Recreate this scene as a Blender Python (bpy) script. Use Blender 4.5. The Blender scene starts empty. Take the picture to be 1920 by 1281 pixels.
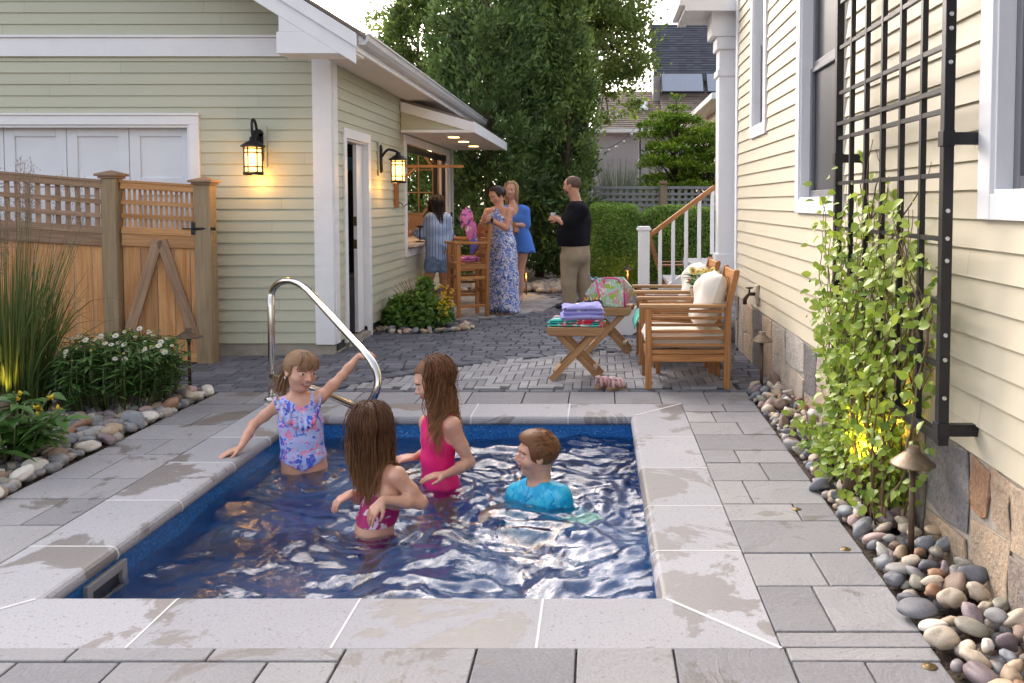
import bpy, math, random
import numpy as np
from mathutils import Vector, Matrix
S = bpy.context.scene
R_ = math.radians
# ------------------------------------------------------------------ camera, sky, sun, exposure
F_, CX_, PITCH, HCAM = 1600.0, 1122.0, R_(2.7), 1.43
CY_ = 380 + F_ * math.tan(PITCH)
cam = bpy.data.cameras.new('camera'); camo = bpy.data.objects.new('camera', cam); S.collection.objects.link(camo)
cam.sensor_width = 36; cam.lens = 36 * F_ / 1920; cam.clip_end = 500; cam.clip_start = 0.05
cam.shift_x = (960 - CX_) / 1920; cam.shift_y = (CY_ - 640.5) / 1920
cam.dof.use_dof = True; cam.dof.focus_distance = 4.8; cam.dof.aperture_fstop = 14
camo.location = (0, 0, HCAM); camo.rotation_euler = (R_(90) - PITCH, 0, 0)
S.camera = camo
W = bpy.data.worlds.new('World'); S.world = W; W.use_nodes = True
wn = W.node_tree; wn.nodes.clear()
sky = wn.nodes.new('ShaderNodeTexSky'); sky.sky_type = 'NISHITA'; sky.sun_disc = False
SUN_EL, SUN_AZ = R_(30), R_(-30)
sky.sun_elevation = SUN_EL; sky.sun_rotation = SUN_AZ; sky.air_density = 1.0; sky.dust_density = 4.0; sky.ozone_density = 1.0
hs = wn.nodes.new('ShaderNodeHueSaturation'); hs.inputs['Saturation'].default_value = 0.45
mx = wn.nodes.new('ShaderNodeMix'); mx.data_type = 'RGBA'; mx.blend_type = 'MULTIPLY'; mx.inputs[0].default_value = 1.0
mx.inputs[7].default_value = (1.0, 0.96, 0.945, 1)
bg = wn.nodes.new('ShaderNodeBackground'); bg.inputs[1].default_value = 0.15
wo = wn.nodes.new('ShaderNodeOutputWorld')
wn.links.new(sky.outputs[0], hs.inputs['Color']); wn.links.new(hs.outputs[0], mx.inputs[6])
wn.links.new(mx.outputs[2], bg.inputs[0]); wn.links.new(bg.outputs[0], wo.inputs[0])
sl = bpy.data.lights.new('sun', 'SUN'); sl.energy = 0.6; sl.angle = R_(60); sl.color = (1.0, 0.93, 0.84)
so = bpy.data.objects.new('sun', sl); S.collection.objects.link(so)
sd = Vector((math.sin(SUN_AZ) * math.cos(SUN_EL), math.cos(SUN_AZ) * math.cos(SUN_EL), math.sin(SUN_EL)))
so.rotation_euler = sd.to_track_quat('Z', 'Y').to_euler(); so.location = sd * 40
S.view_settings.view_transform = 'Standard'; S.view_settings.look = 'None'; S.view_settings.gamma = 1
S.view_settings.exposure = 1.95
cy = S.cycles; cy.use_denoising = True; cy.max_bounces = 8; cy.transparent_max_bounces = 12; cy.caustics_reflective = False
cy.caustics_refractive = True; cy.sample_clamp_indirect = 6; cy.blur_glossy = 0.5

# ------------------------------------------------------------------ pixel -> place helpers (photo pixels, 1920 wide)
_c, _s = math.cos(PITCH), math.sin(PITCH)
def _ray(u, v):
    b = (CY_ - v) / F_
    return np.array([(u - CX_) / F_, _c + b * _s, -_s + b * _c])
def G(u, v, z=0.0):
    r = _ray(u, v); return np.array([0, 0, HCAM]) + r * ((z - HCAM) / r[2])
def A(u, v, y):
    r = _ray(u, v); return np.array([0, 0, HCAM]) + r * (y / r[1])
def nrm(v):
    v = np.asarray(v, float); return v / (np.linalg.norm(v) + 1e-12)
rng = np.random.default_rng(7); random.seed(7)

# ------------------------------------------------------------------ materials
def _lin(c):
    return tuple(((x / 12.92) if x <= .04045 else ((x + .055) / 1.055) ** 2.4) for x in c)
def hexc(s):
    return _lin([int(s[i:i + 2], 16) / 255 for i in (0, 2, 4)])
class NT:
    def __init__(self, name):
        self.m = bpy.data.materials.new(name); self.m.use_nodes = True
        self.t = self.m.node_tree; self.b = self.t.nodes['Principled BSDF']; self.out = self.t.nodes['Material Output']
    def n(self, typ, **kw):
        x = self.t.nodes.new('ShaderNode' + typ)
        for k, v in kw.items(): setattr(x, k, v)
        return x
    def l(self, a, b): self.t.links.new(a, b)
    def coord(self, kind='Object', scale=(1, 1, 1)):
        if kind in ('gc',):
            c = self.n('Attribute', attribute_name='gc').outputs['Vector']
        elif kind == 'World':
            c = self.n('NewGeometry').outputs['Position']
        else:
            c = self.n('TexCoord').outputs[kind]
        mp = self.n('Mapping'); mp.inputs['Scale'].default_value = scale; self.l(c, mp.inputs[0]); return mp.outputs[0]
    def noise(self, vec, scale, detail=4, rough=.55, dist=0):
        x = self.n('TexNoise'); x.inputs['Scale'].default_value = scale; x.inputs['Detail'].default_value = detail
        x.inputs['Roughness'].default_value = rough; x.inputs['Distortion'].default_value = dist
        self.l(vec, x.inputs['Vector']); return x.outputs['Fac']
    def ramp(self, fac, stops, interp='LINEAR'):
        r = self.n('ValToRGB'); r.color_ramp.interpolation = interp
        e = r.color_ramp.elements
        while len(e) < len(stops): e.new(0.5)
        for i, (p, c) in enumerate(stops):
            e[i].position = p; e[i].color = (*c, 1) if len(c) == 3 else c
        self.l(fac, r.inputs[0]); return r.outputs[0]
    def mix(self, fac, a, b, blend='MIX'):
        x = self.n('Mix', data_type='RGBA', blend_type=blend)
        for sock, val in ((x.inputs[0], fac), (x.inputs[6], a), (x.inputs[7], b)):
            if hasattr(val, 'default_value'): self.l(val, sock)
            elif isinstance(val, (int, float)): sock.default_value = val
            else: sock.default_value = (*val, 1)
        return x.outputs[2]
    def math(self, op, a, b=0.0):
        x = self.n('Math', operation=op)
        for sock, val in ((x.inputs[0], a), (x.inputs[1], b)):
            if hasattr(val, 'default_value'): self.l(val, sock)
            else: sock.default_value = val
        return x.outputs[0]
    def rnd(self): return self.n('Attribute', attribute_name='rnd').outputs['Fac']
    def bump(self, h, strength=.3, dist=.01):
        b = self.n('Bump'); b.inputs['Strength'].default_value = strength; b.inputs['Distance'].default_value = dist
        self.l(h, b.inputs['Height']); self.l(b.outputs[0], self.b.inputs['Normal'])
    def set(self, **kw):
        for k, v in kw.items():
            s = self.b.inputs[k.replace('_', ' ')]
            if hasattr(v, 'default_value'): self.l(v, s)
            elif isinstance(v, (tuple, list)) and len(v) == 3 and s.type == 'RGBA': s.default_value = (*v, 1)
            else: s.default_value = v
        return self
def plain(name, col, rough=.5, metal=0, var=.12, scale=12, bump=0, bscale=60, coord='Object', spec=.5):
    t = NT(name); v = t.coord(coord); n = t.noise(v, scale)
    c = t.ramp(n, [(.3, tuple(x * (1 - var) for x in col)), (.7, tuple(min(1, x * (1 + var)) for x in col))])
    t.set(Base_Color=c, Roughness=rough, Metallic=metal); t.b.inputs['Specular IOR Level'].default_value = spec
    if bump: t.bump(t.noise(v, bscale, 5), bump, .005)
    return t.m
def emit(name, col, st):
    t = NT(name); t.set(Base_Color=col, Emission_Color=col, Emission_Strength=st); return t.m
def woodm(name, c1, c2, rough=.55, scale=1.0, grain=.5):
    t = NT(name); g = t.coord('gc', (1.2 * scale, 22 * scale, 22 * scale)); n = t.noise(g, 2.2, 6, .6, .4)
    n2 = t.noise(t.coord('gc', (.6, 3, 3)), 1.5, 3)
    k = t.math('ADD', t.math('MULTIPLY', n, .65), t.math('MULTIPLY', n2, .35))
    c = t.ramp(k, [(.33, c1), (.5, tuple((a + b) / 2 for a, b in zip(c1, c2))), (.68, c2)])
    v = t.math('ADD', t.math('MULTIPLY', t.rnd(), .45), .78)
    cc = t.n('HueSaturation'); t.l(c, cc.inputs['Color']); t.l(v, cc.inputs['Value'])
    t.set(Base_Color=cc.outputs[0], Roughness=rough); t.bump(n, grain, .002); return t.m
def leafm(name, dark, light, rough=.5, trans=.25, spots=None):
    t = NT(name); stops = [(0, dark), (1, light)] if not spots else [(0, dark), (.93, light), (.94, spots), (1, spots)]
    c = t.ramp(t.rnd(), stops); t.set(Base_Color=c, Roughness=rough)
    t.b.inputs['Specular IOR Level'].default_value = .35
    tr = t.n('BsdfTranslucent'); t.l(c, tr.inputs[0]); ms = t.n('MixShader'); ms.inputs[0].default_value = trans
    t.l(t.b.outputs[0], ms.inputs[1]); t.l(tr.outputs[0], ms.inputs[2]); t.l(ms.outputs[0], t.out.inputs[0]); return t.m

# ------------------------------------------------------------------ mesh builder
def _frame(d, up=(0, 0, 1)):
    d = nrm(d); up = np.asarray(up, float)
    if abs(d @ nrm(up)) > .98: up = np.array([0, 1.0, 0]) if abs(d[1]) < .9 else np.array([1.0, 0, 0])
    s = nrm(np.cross(d, up)); return d, s, np.cross(s, d)
_BF = [(0, 3, 2, 1), (4, 5, 6, 7), (0, 1, 5, 4), (1, 2, 6, 5), (2, 3, 7, 6), (3, 0, 4, 7)]
class MB:
    def __init__(self): self.V = []; self.Fs = []; self.nv = 0; self.R = []; self.GC = []
    def add(self, V, F, mi=0, rnd=None, gc=None, sm=False):
        V = np.asarray(V, float).reshape(-1, 3)
        if rnd is None: rnd = rng.random()
        self.V.append(V); self.R.append(np.broadcast_to(np.asarray(rnd, float), (len(V),)))
        self.GC.append(V if gc is None else np.asarray(gc, float))
        if isinstance(F, np.ndarray) and F.ndim == 2: self.Fs.append((F + self.nv, mi, sm))
        else:
            by = {}
            for f in F: by.setdefault(len(f), []).append(f)
            for k, L in by.items(): self.Fs.append((np.array(L, int) + self.nv, mi, sm))
        self.nv += len(V); return self
    def _hex(self, c, ax, hs, mi, rnd):
        c = np.asarray(c, float); sg = np.array([(-1, -1, -1), (1, -1, -1), (1, 1, -1), (-1, 1, -1), (-1, -1, 1), (1, -1, 1), (1, 1, 1), (-1, 1, 1)], float) * np.asarray(hs)
        o = np.argsort(-np.asarray(hs)); gc = sg[:, o] + rng.random(3) * 50
        self.add(c + sg @ np.asarray(ax), _BF, mi, rnd, gc)
    def box(self, x0, x1, y0, y1, z0, z1, mi=0, rnd=None):
        x0, x1 = min(x0, x1), max(x0, x1); y0, y1 = min(y0, y1), max(y0, y1); z0, z1 = min(z0, z1), max(z0, z1)
        self._hex(((x0 + x1) / 2, (y0 + y1) / 2, (z0 + z1) / 2), np.eye(3), ((x1 - x0) / 2, (y1 - y0) / 2, (z1 - z0) / 2), mi, rnd); return self
    def obox(self, c, ax, hs, mi=0, rnd=None): self._hex(c, ax, hs, mi, rnd); return self
    def beam(self, p, q, w, h, up=(0, 0, 1), mi=0, rnd=None):
        p = np.asarray(p, float); q = np.asarray(q, float); d, s, u = _frame(q - p, up)
        # right-handed axes d, u x d ...
        self._hex((p + q) / 2, np.array([d, np.cross(u, d), u]), (np.linalg.norm(q - p) / 2, w / 2, h / 2), mi, rnd); return self
    def tube(self, path, r, n=8, mi=0, caps=True, rnd=None, sm=True, flat=None):
        P = np.asarray(path, float); m = len(P); r = np.broadcast_to(np.asarray(r, float), (m,))
        T = np.gradient(P, axis=0); T /= np.linalg.norm(T, axis=1)[:, None] + 1e-12
        up = np.array([0, 0, 1.0]) if abs(T[0][2]) < .9 else np.array([0, 1.0, 0])
        N = nrm(np.cross(T[0], up)); V = []; gc = []; L = 0; off = rng.random() * 50
        a = np.arange(n) * 2 * math.pi / n
        for i in range(m):
            N = nrm(N - T[i] * (N @ T[i])); B = np.cross(T[i], N)
            if i: L += np.linalg.norm(P[i] - P[i - 1])
            fl = 1 if flat is None else flat
            V.append(P[i] + r[i] * (np.cos(a)[:, None] * N + fl * np.sin(a)[:, None] * B))
            gc.append(np.stack([np.full(n, L + off), np.cos(a) * .03 + off, np.sin(a) * .03], 1))
        F = []
        for i in range(m - 1):
            for j in range(n):
                k = (j + 1) % n; F.append((i * n + j, i * n + k, (i + 1) * n + k, (i + 1) * n + j))
        if caps: F += [tuple(range(n))[::-1], tuple(range((m - 1) * n, m * n))]
        return self.add(np.concatenate(V), F, mi, rnd, np.concatenate(gc), sm)
    def lathe(self, prof, c=(0, 0, 0), n=20, mi=0, rnd=None, sm=True, ax=None, sx=1, sy=1):
        a = np.arange(n) * 2 * math.pi / n; V = []
        for r, z in prof: V.append(np.stack([r * np.cos(a) * sx, r * np.sin(a) * sy, np.full(n, z)], 1))
        F = []
        for i in range(len(prof) - 1):
            for j in range(n):
                k = (j + 1) % n; F.append((i * n + j, i * n + k, (i + 1) * n + k, (i + 1) * n + j))
        if prof[0][0] > 1e-6: F.append(tuple(range(n))[::-1])
        if prof[-1][0] > 1e-6: F.append(tuple(range((len(prof) - 1) * n, len(prof) * n)))
        V = np.concatenate(V)
        if ax is not None: V = V @ np.asarray(ax)
        return self.add(V + np.asarray(c, float), F, mi, rnd, None, sm)
    def prism(self, poly, d, mi=0, rnd=None):   # 3D polygon extruded by vector d
        P = np.asarray(poly, float); n = len(P); d = np.asarray(d, float); V = np.concatenate([P, P + d])
        nn = np.zeros(3)
        for i in range(n): nn += np.cross(P[i], P[(i + 1) % n])
        fl = nn @ d > 0
        F = [tuple(range(n)), tuple(range(n, 2 * n))[::-1]] + [(i, i + n, (i + 1) % n + n, (i + 1) % n) for i in range(n)]
        if fl: F = [f[::-1] for f in F]
        ext = np.ptp(V, axis=0); o = np.argsort(-ext)
        return self.add(V, F, mi, rnd, V[:, o] + rng.random(3) * 50)
    def blob(self, c, r, seed=0, n=10, amp=.12, mi=0, rnd=None, rot=0):
        th = np.linspace(0, math.pi, n); prof = []
        m = n * 2 - 2; a = np.arange(m) * 2 * math.pi / m
        V = np.array([(math.sin(t) * math.cos(b), math.sin(t) * math.sin(b), math.cos(t)) for t in th[1:-1] for b in a] + [(0, 0, 1), (0, 0, -1)])
        q = np.random.default_rng(seed); d = np.ones(len(V))
        for k in range(9):
            w = q.normal(size=3) * (1.2 + k * .35); d += amp / (1 + .25 * k) * np.sin(V @ w + q.random() * 6.28)
        V = V * d[:, None] * np.asarray(r)
        if rot: V = V @ np.array([[math.cos(rot), math.sin(rot), 0], [-math.sin(rot), math.cos(rot), 0], [0, 0, 1]])
        F = []; k = len(th) - 2
        for i in range(k - 1):
            for j in range(m): F.append((i * m + j, (i + 1) * m + j, (i + 1) * m + (j + 1) % m, i * m + (j + 1) % m))
        for j in range(m): F.append((k * m, j, (j + 1) % m)); F.append((k * m + 1, (k - 1) * m + (j + 1) % m, (k - 1) * m + j))
        return self.add(V + np.asarray(c, float), F, mi, rnd, None, True)
    def leaves(self, C, D, N, L, Wd, rnd, mi=0, fold=.25, tip=.5, quad=False):
        # C base points, D length dirs, N face normals, L length, Wd width -> folded leaf (or one quad)
        C = np.asarray(C); n = len(C); D = D / (np.linalg.norm(D, axis=1)[:, None] + 1e-9)
        Sx = np.cross(D, N); Sx /= np.linalg.norm(Sx, axis=1)[:, None] + 1e-9; Nn = np.cross(Sx, D)
        L = np.broadcast_to(L, (n,))[:, None]; Wd = np.broadcast_to(Wd, (n,))[:, None]
        if quad:
            V = np.stack([C, C + D * L * .5 - Sx * Wd * .5, C + D * L, C + D * L * .5 + Sx * Wd * .5], 1)
            F = (np.arange(n) * 4)[:, None] + np.array([0, 1, 2, 3]); k = 4
        else:
            up = Nn * Wd * fold
            V = np.stack([C, C + D * L * .4 - Sx * Wd * .5 + up, C + D * L - Nn * L * .12, C + D * L * .4 + Sx * Wd * .5 + up, C + D * L * .45], 1)
            F = np.concatenate([(np.arange(n) * 5)[:, None] + np.array([0, 1, 2, 4]), (np.arange(n) * 5)[:, None] + np.array([0, 4, 2, 3])]); k = 5
        return self.add(V.reshape(-1, 3), F, mi, np.repeat(np.broadcast_to(rnd, (n,)), k), None, True)
    def build(self, name, mats, parent=None, bevel=0, loc=None, seg=2):
        if not isinstance(mats, (list, tuple)): mats = [mats]
        V = np.concatenate(self.V); me = bpy.data.meshes.new(name)
        org = np.zeros(3)
        if parent is not None:
            r = parent
            while r.parent: r = r.parent
            org = np.array(r.location)
        elif loc is not None: org = np.asarray(loc, float)
        V = V - org
        me.vertices.add(len(V)); me.vertices.foreach_set('co', V.astype(np.float32).ravel())
        tot = sum(f.size for f, _, _ in self.Fs); nf = sum(len(f) for f, _, _ in self.Fs)
        me.loops.add(tot); me.polygons.add(nf)
        me.loops.foreach_set('vertex_index', np.concatenate([f.ravel() for f, _, _ in self.Fs]).astype(np.int32))
        ln = np.concatenate([np.full(len(f), f.shape[1]) for f, _, _ in self.Fs]); st = np.concatenate([[0], np.cumsum(ln)[:-1]])
        me.polygons.foreach_set('loop_start', st.astype(np.int32))
        me.polygons.foreach_set('material_index', np.concatenate([np.broadcast_to(mi, (len(f),)) for f, mi, _ in self.Fs]).astype(np.int32))
        me.polygons.foreach_set('use_smooth', np.concatenate([np.full(len(f), sm) for f, _, sm in self.Fs]))
        a = me.attributes.new('rnd', 'FLOAT', 'POINT'); a.data.foreach_set('value', np.concatenate(self.R).astype(np.float32))
        a = me.attributes.new('gc', 'FLOAT_VECTOR', 'POINT'); a.data.foreach_set('vector', np.concatenate(self.GC).astype(np.float32).ravel())
        me.update(calc_edges=True); me.validate()
        for m in mats: me.materials.append(m)
        o = bpy.data.objects.new(name, me); S.collection.objects.link(o)
        if parent is not None: o.parent = parent
        else: o.location = org
        if bevel:
            b = o.modifiers.new('bevel', 'BEVEL'); b.width = bevel; b.segments = seg; b.limit_method = 'ANGLE'; b.harden_normals = False
        return o
def tag(o, label=None, cat=None, group=None, kind=None):
    if label: o['label'] = label
    if cat: o['category'] = cat
    if group: o['group'] = group
    if kind: o['kind'] = kind
    return o
def thing(name, loc, label, cat, group=None):
    o = bpy.data.objects.new(name, None); S.collection.objects.link(o); o.location = [float(x) for x in loc]; o.empty_display_size = .1
    return tag(o, label, cat, group)
def copy_tree(o, parent=None):
    c = o.copy(); S.collection.objects.link(c)
    if parent is not None: c.parent = parent
    for ch in list(o.children): copy_tree(ch, c)
    return c
def rotz(a): return np.array([[math.cos(a), math.sin(a), 0], [-math.sin(a), math.cos(a), 0], [0, 0, 1]])
def smooth_path(pts, n=6):
    P = [np.asarray(p, float) for p in pts]; P = [2 * P[0] - P[1]] + P + [2 * P[-1] - P[-2]]; out = []
    for i in range(1, len(P) - 2):
        for k in range(n):
            t = k / n; a, b, c, d = P[i - 1], P[i], P[i + 1], P[i + 2]
            out.append(.5 * (2 * b + (c - a) * t + (2 * a - 5 * b + 4 * c - d) * t * t + (3 * b - a - 3 * c + d) * t ** 3))
    out.append(P[-2]); return np.array(out)

# ------------------------------------------------------------------ shared materials
def mat_siding(name, col):
    t = NT(name); v = t.coord('World'); n = t.noise(t.coord('World', (1, 1, 6)), 1.3, 3)
    c = t.ramp(t.math('ADD', t.math('MULTIPLY', n, .5), t.math('MULTIPLY', t.rnd(), .5)), [(.2, tuple(x * .93 for x in col)), (.8, tuple(x * 1.04 for x in col))])
    t.set(Base_Color=c, Roughness=.55); t.bump(t.noise(t.coord('World', (4, 4, 40)), 6, 4), .12, .002); return t.m
M = {}
M['siding_garage'] = mat_siding('siding_garage', (.505, .505, .385))
M['siding_house'] = mat_siding('siding_house', (.565, .51, .385))
M['white'] = plain('white_paint', (.80, .80, .82), .45, var=.03, scale=5, bump=.05, bscale=30)
M['white_d'] = plain('white_door_paint', (.72, .74, .78), .5, var=.04, scale=3)
M['gutter'] = plain('gutter_metal', (.55, .55, .58), .35, var=.05, scale=4)
M['shingle'] = None
M['black'] = plain('black_metal', (.018, .017, .02), .45, .3, var=.2, scale=20, bump=.1)
M['bronze'] = plain('bronze_metal', (.11, .075, .05), .5, .6, var=.25, scale=18, bump=.15)
M['bronze2'] = plain('brass_patina', (.25, .19, .13), .5, .6, var=.25, scale=25, bump=.2)
M['steel'] = plain('stainless_steel', (.62, .60, .57), .13, 1.0, var=.04, scale=6)
M['chrome'] = plain('zinc_screw', (.6, .6, .6), .3, 1.0, var=.05)
M['teak'] = woodm('teak', (.20, .07, .018), (.50, .235, .075))
M['teak_l'] = woodm('teak_weathered', (.22, .10, .035), (.46, .265, .115))
M['cedar'] = woodm('cedar_boards', (.37, .15, .045), (.66, .375, .165), .7)
M['cedar_g'] = woodm('weathered_cedar', (.20, .115, .065), (.43, .285, .185), .75)
M['cedar_t'] = woodm('treated_post', (.24, .165, .09), (.45, .335, .205), .75)
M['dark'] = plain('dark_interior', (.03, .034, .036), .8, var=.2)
M['concrete'] = plain('foundation_concrete', (.36, .32, .27), .9, var=.22, scale=5, bump=.4, bscale=40)
M['screen'] = None
M['cream'] = plain('cream_canvas', (.74, .68, .59), .9, var=.05, scale=7, bump=.12, bscale=220)
M['amber'] = emit('amber_glass', (1.0, .50, .13), 1.7)
M['bulb'] = emit('warm_bulb', (1.0, .62, .22), 2.2)
def mat_shingle(name, c1, c2):
    t = NT(name); b = t.n('TexBrick'); v = t.n('TexCoord').outputs['UV']
    n = t.noise(t.coord('Object'), 30, 3); c = t.ramp(t.rnd(), [(0, c1), (1, c2)])
    c = t.mix(.35, c, t.ramp(n, [(.35, c1), (.65, c2)])); t.set(Base_Color=c, Roughness=.9); t.t.nodes.remove(b); return t.m
M['shingle'] = mat_shingle('grey_brown_shingles', (.16, .125, .10), (.30, .24, .20))
M['shingle_d'] = mat_shingle('dark_slate_shingles', (.035, .037, .05), (.085, .09, .11))
def point(name, loc, e, col=(1, .62, .28), r=.03, parent=None):
    l = bpy.data.lights.new(name, 'POINT'); l.energy = e; l.color = col; l.shadow_soft_size = r
    o = bpy.data.objects.new(name, l); S.collection.objects.link(o)
    if parent is not None:
        o.parent = parent; o.location = [a - b for a, b in zip(loc, parent.location)]
    else: o.location = loc
    return o
# ================================================================== GROUND, PAVING, POOL
PX0, PX1, PY0, PY1, CW = -2.0, 0.217, 3.045, 5.64, 0.37
def structure(o): return tag(o, kind='structure')
t = NT('soil_mulch'); n = t.noise(t.coord('World'), 9, 6); n2 = t.noise(t.coord('World'), 45, 4)
t.set(Base_Color=t.ramp(t.math('ADD', t.math('MULTIPLY', n, .5), t.math('MULTIPLY', n2, .5)), [(.3, (.03, .022, .016)), (.7, (.12, .085, .06))]), Roughness=.95); t.bump(n2, .8, .03); M['soil'] = t.m
b = MB(); e = 0.02
xs = [-160, PX0 - .1, PX1 + .1, 160]; ys = [-60, PY0 - .1, PY1 + .1, 220]
for i in range(3):
    for j in range(3):
        if i == 1 and j == 1: continue
        b.add([(xs[i], ys[j], -e), (xs[i + 1], ys[j], -e), (xs[i + 1], ys[j + 1], -e), (xs[i], ys[j + 1], -e)], [(0, 1, 2, 3)])
structure(b.build('ground', M['soil']))

def mat_slab(name, lo, hi, wet, sc=6, grain=.5, speck=False, wetcol=.58):
    t = NT(name); w = t.coord('World'); n = t.noise(w, sc, 6, .6); f = t.noise(w, 90, 3)
    k = t.math('ADD', t.math('MULTIPLY', t.rnd(), .66), t.math('MULTIPLY', n, .34))
    c = t.ramp(k, [(.12, lo), (.8, hi)])
    c = t.mix(.18, c, t.ramp(f, [(.35, tuple(x * .6 for x in lo)), (.65, hi)]))
    rough = .8
    if speck:
        sp = t.n('TexVoronoi'); sp.inputs['Scale'].default_value = 75; t.l(w, sp.inputs['Vector'])
        c = t.mix(t.ramp(sp.outputs['Distance'], [(.10, (1, 1, 1)), (.2, (0, 0, 0))]), c, (.20, .18, .17))
    if wet:
        wn_ = t.noise(t.coord('World', (1, 1, 1)), wet[0], 5, .62, .6); wm = t.ramp(wn_, [(wet[1], (0, 0, 0)), (wet[1] + .025, (1, 1, 1))])
        c = t.mix(wm, c, t.mix(1, c, (wetcol * 1.02, wetcol * .95, wetcol * .88), 'MULTIPLY'))
        sp = t.noise(w, 42, 2, .5); sm = t.ramp(sp, [(.665, (0, 0, 0)), (.685, (1, 1, 1))])
        c = t.mix(t.math('MULTIPLY', sm, .55), c, (.17, .16, .15))
        rr = t.n('MapRange'); t.l(wm, rr.inputs[0]); rr.inputs[3].default_value = .8; rr.inputs[4].default_value = .45; rough = rr.outputs[0]
    t.set(Base_Color=c, Roughness=rough)
    cl = t.noise(t.coord('World', (1, 1, 1)), 3.2, 8, .68, 1.2)
    t.bump(t.math('ADD', t.math('MULTIPLY', cl, 2.2), t.math('MULTIPLY', f, .25)), grain, .012); return t.m
M['slab'] = mat_slab('textured_concrete_slab', (.185, .182, .198), (.335, .327, .335), (2.3, .585), 3.5, .7)
M['coping'] = mat_slab('cast_coping_stone', (.305, .302, .325), (.41, .403, .43), (1.9, .525), 4, .12, True, .53)
M['cobble'] = mat_slab('dark_cobble', (.062, .067, .088), (.165, .17, .205), None, 8, .7)
M['herring'] = mat_slab('light_paver', (.19, .19, .205), (.375, .37, .385), None, 8, .4)
M['joint'] = plain('joint_sand', (.06, .055, .055), .95, var=.3, scale=30)
M['grout'] = plain('white_grout', (.62, .61, .61), .8, var=.05)
# bed of joint sand under all paving
b = MB(); z = -.014
for x0, x1, y0, y1 in [(-4.2, 1.06, -.5, 2.7), (-2.87, -2.3, 2.7, 6.39), (.55, 1.09, 2.7, 6.39), (-2.3, .55, 5.97, 6.39)]:
    b.box(x0, x1, y0, y1, z - .05, z)
structure(b.build('paving_bed', M['joint']))
b = MB()
def slab(x0, x1, y0, y1, h=.0, g=.0035, top=0.):
    if x1 - x0 < .03 or y1 - y0 < .03: return
    zz = top + rng.uniform(-.0015, .0015); b.box(x0 + g, x1 - g, y0 + g, y1 - g, -.05, zz)
# right hand strip, in courses with one or two joints
y = 2.685
for i, h in enumerate([.10, .34, .30, .35, .22, .34, .30, .24, .33, .30, .28, .26]):
    y1 = min(y + h, 6.385)
    xr = 1.077 + (y - 2.48) / 3.9 * .044; x0 = PX1 + CW + .002
    cut = [None, .42, .56, None, .66, .30, .58, .38, None, .6, .35, .55][i]
    if y < 6.0:
        y1 = min(y1, 6.0)
        if cut: slab(x0, x0 + (xr - x0) * cut, y, y1); slab(x0 + (xr - x0) * cut, xr, y, y1)
        else: slab(x0, xr, y, y1)
    y = y1
# far row of near-square slabs
x = -2.87
for wd in [.34, .46, .30, .46, .36, .40, .335, .335, .335, .335, .335, .335, .33]:
    x1 = min(x + wd, 1.121); slab(x, x1, 6.012, 6.39); x = x1
# left strip
y = 2.685
for i, h in enumerate([.36, .28, .40, .34, .30, .42, .32, .34, .30, .30]):
    y1 = min(y + h, 6.0); cut = [.5, None, .42, .62, None, .45, .6, None, .5, None][i]; x0, x1 = -2.885, PX0 - CW - .002
    if cut: slab(x0, x0 + (x1 - x0) * cut, y, y1); slab(x0 + (x1 - x0) * cut, x1, y, y1)
    else: slab(x0, x1, y, y1)
    y = y1
# near strip: a thin course then larger slabs
x = -3.9
for wd in [.5, .55, .36, .42, .40, .44, .42]:
    slab(x, x + wd, 2.60, 2.683); x += wd
slab(.03 - .84, .03 - .42, 2.36, 2.683); slab(-.39, -.07, 2.36, 2.683); slab(-.07, .24, 2.36, 2.683); slab(.24, .60, 2.36, 2.683)
slab(.60, 1.075, 2.60, 2.683); slab(.60, .83, 2.36, 2.60); slab(.83, 1.07, 2.36, 2.60)
x = -3.9
for wd in [.62, .5, .42, .55, .32, .46, .24]: slab(x, min(x + wd, -.81), 2.36, 2.598); x += wd
x = -4.2
for r_, (yy, hh) in enumerate([(1.98, .38), (1.62, .36), (1.25, .37), (.85, .4), (.45, .4), (0, .45), (-.5, .5)]):
    x = -4.2 + .17 * r_
    while x < 1.02:
        wd = rng.uniform(.32, .66); x1 = min(x + wd, 1.06); slab(x, x1, yy, yy + hh); x = x1
structure(b.build('patio_slabs', M['slab'], bevel=.0045))

# cobbles, herringbone field and circle
HB, HR = np.array([1.2, 4.5]), 3.8
CB, CR = np.array([-2.35, 12.1]), 1.82
b = MB(); b.box(-6.5, 1.36, 6.392, 13.6, -.06, -.016); b.box(1.36, 5.0, 8.7, 13.6, -.06, -.016)
structure(b.build('cobble_bed', M['joint']))
dark, light = MB(), MB()
def inlight(x, y):
    if math.hypot(x - HB[0], y - HB[1]) < HR and x < 1.08 and y > 6.5: return 1
    if math.hypot(x - CB[0], y - CB[1]) < CR: return 2
    return 0
def paver(bb, c, ang, l, w, g=.0045):
    ax = np.array([[math.cos(ang), math.sin(ang), 0], [-math.sin(ang), math.cos(ang), 0], [0, 0, 1]])
    bb.obox((c[0], c[1], -.025 + rng.uniform(-.002, .002)), ax, (l / 2 - g, w / 2 - g, .025))
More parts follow.
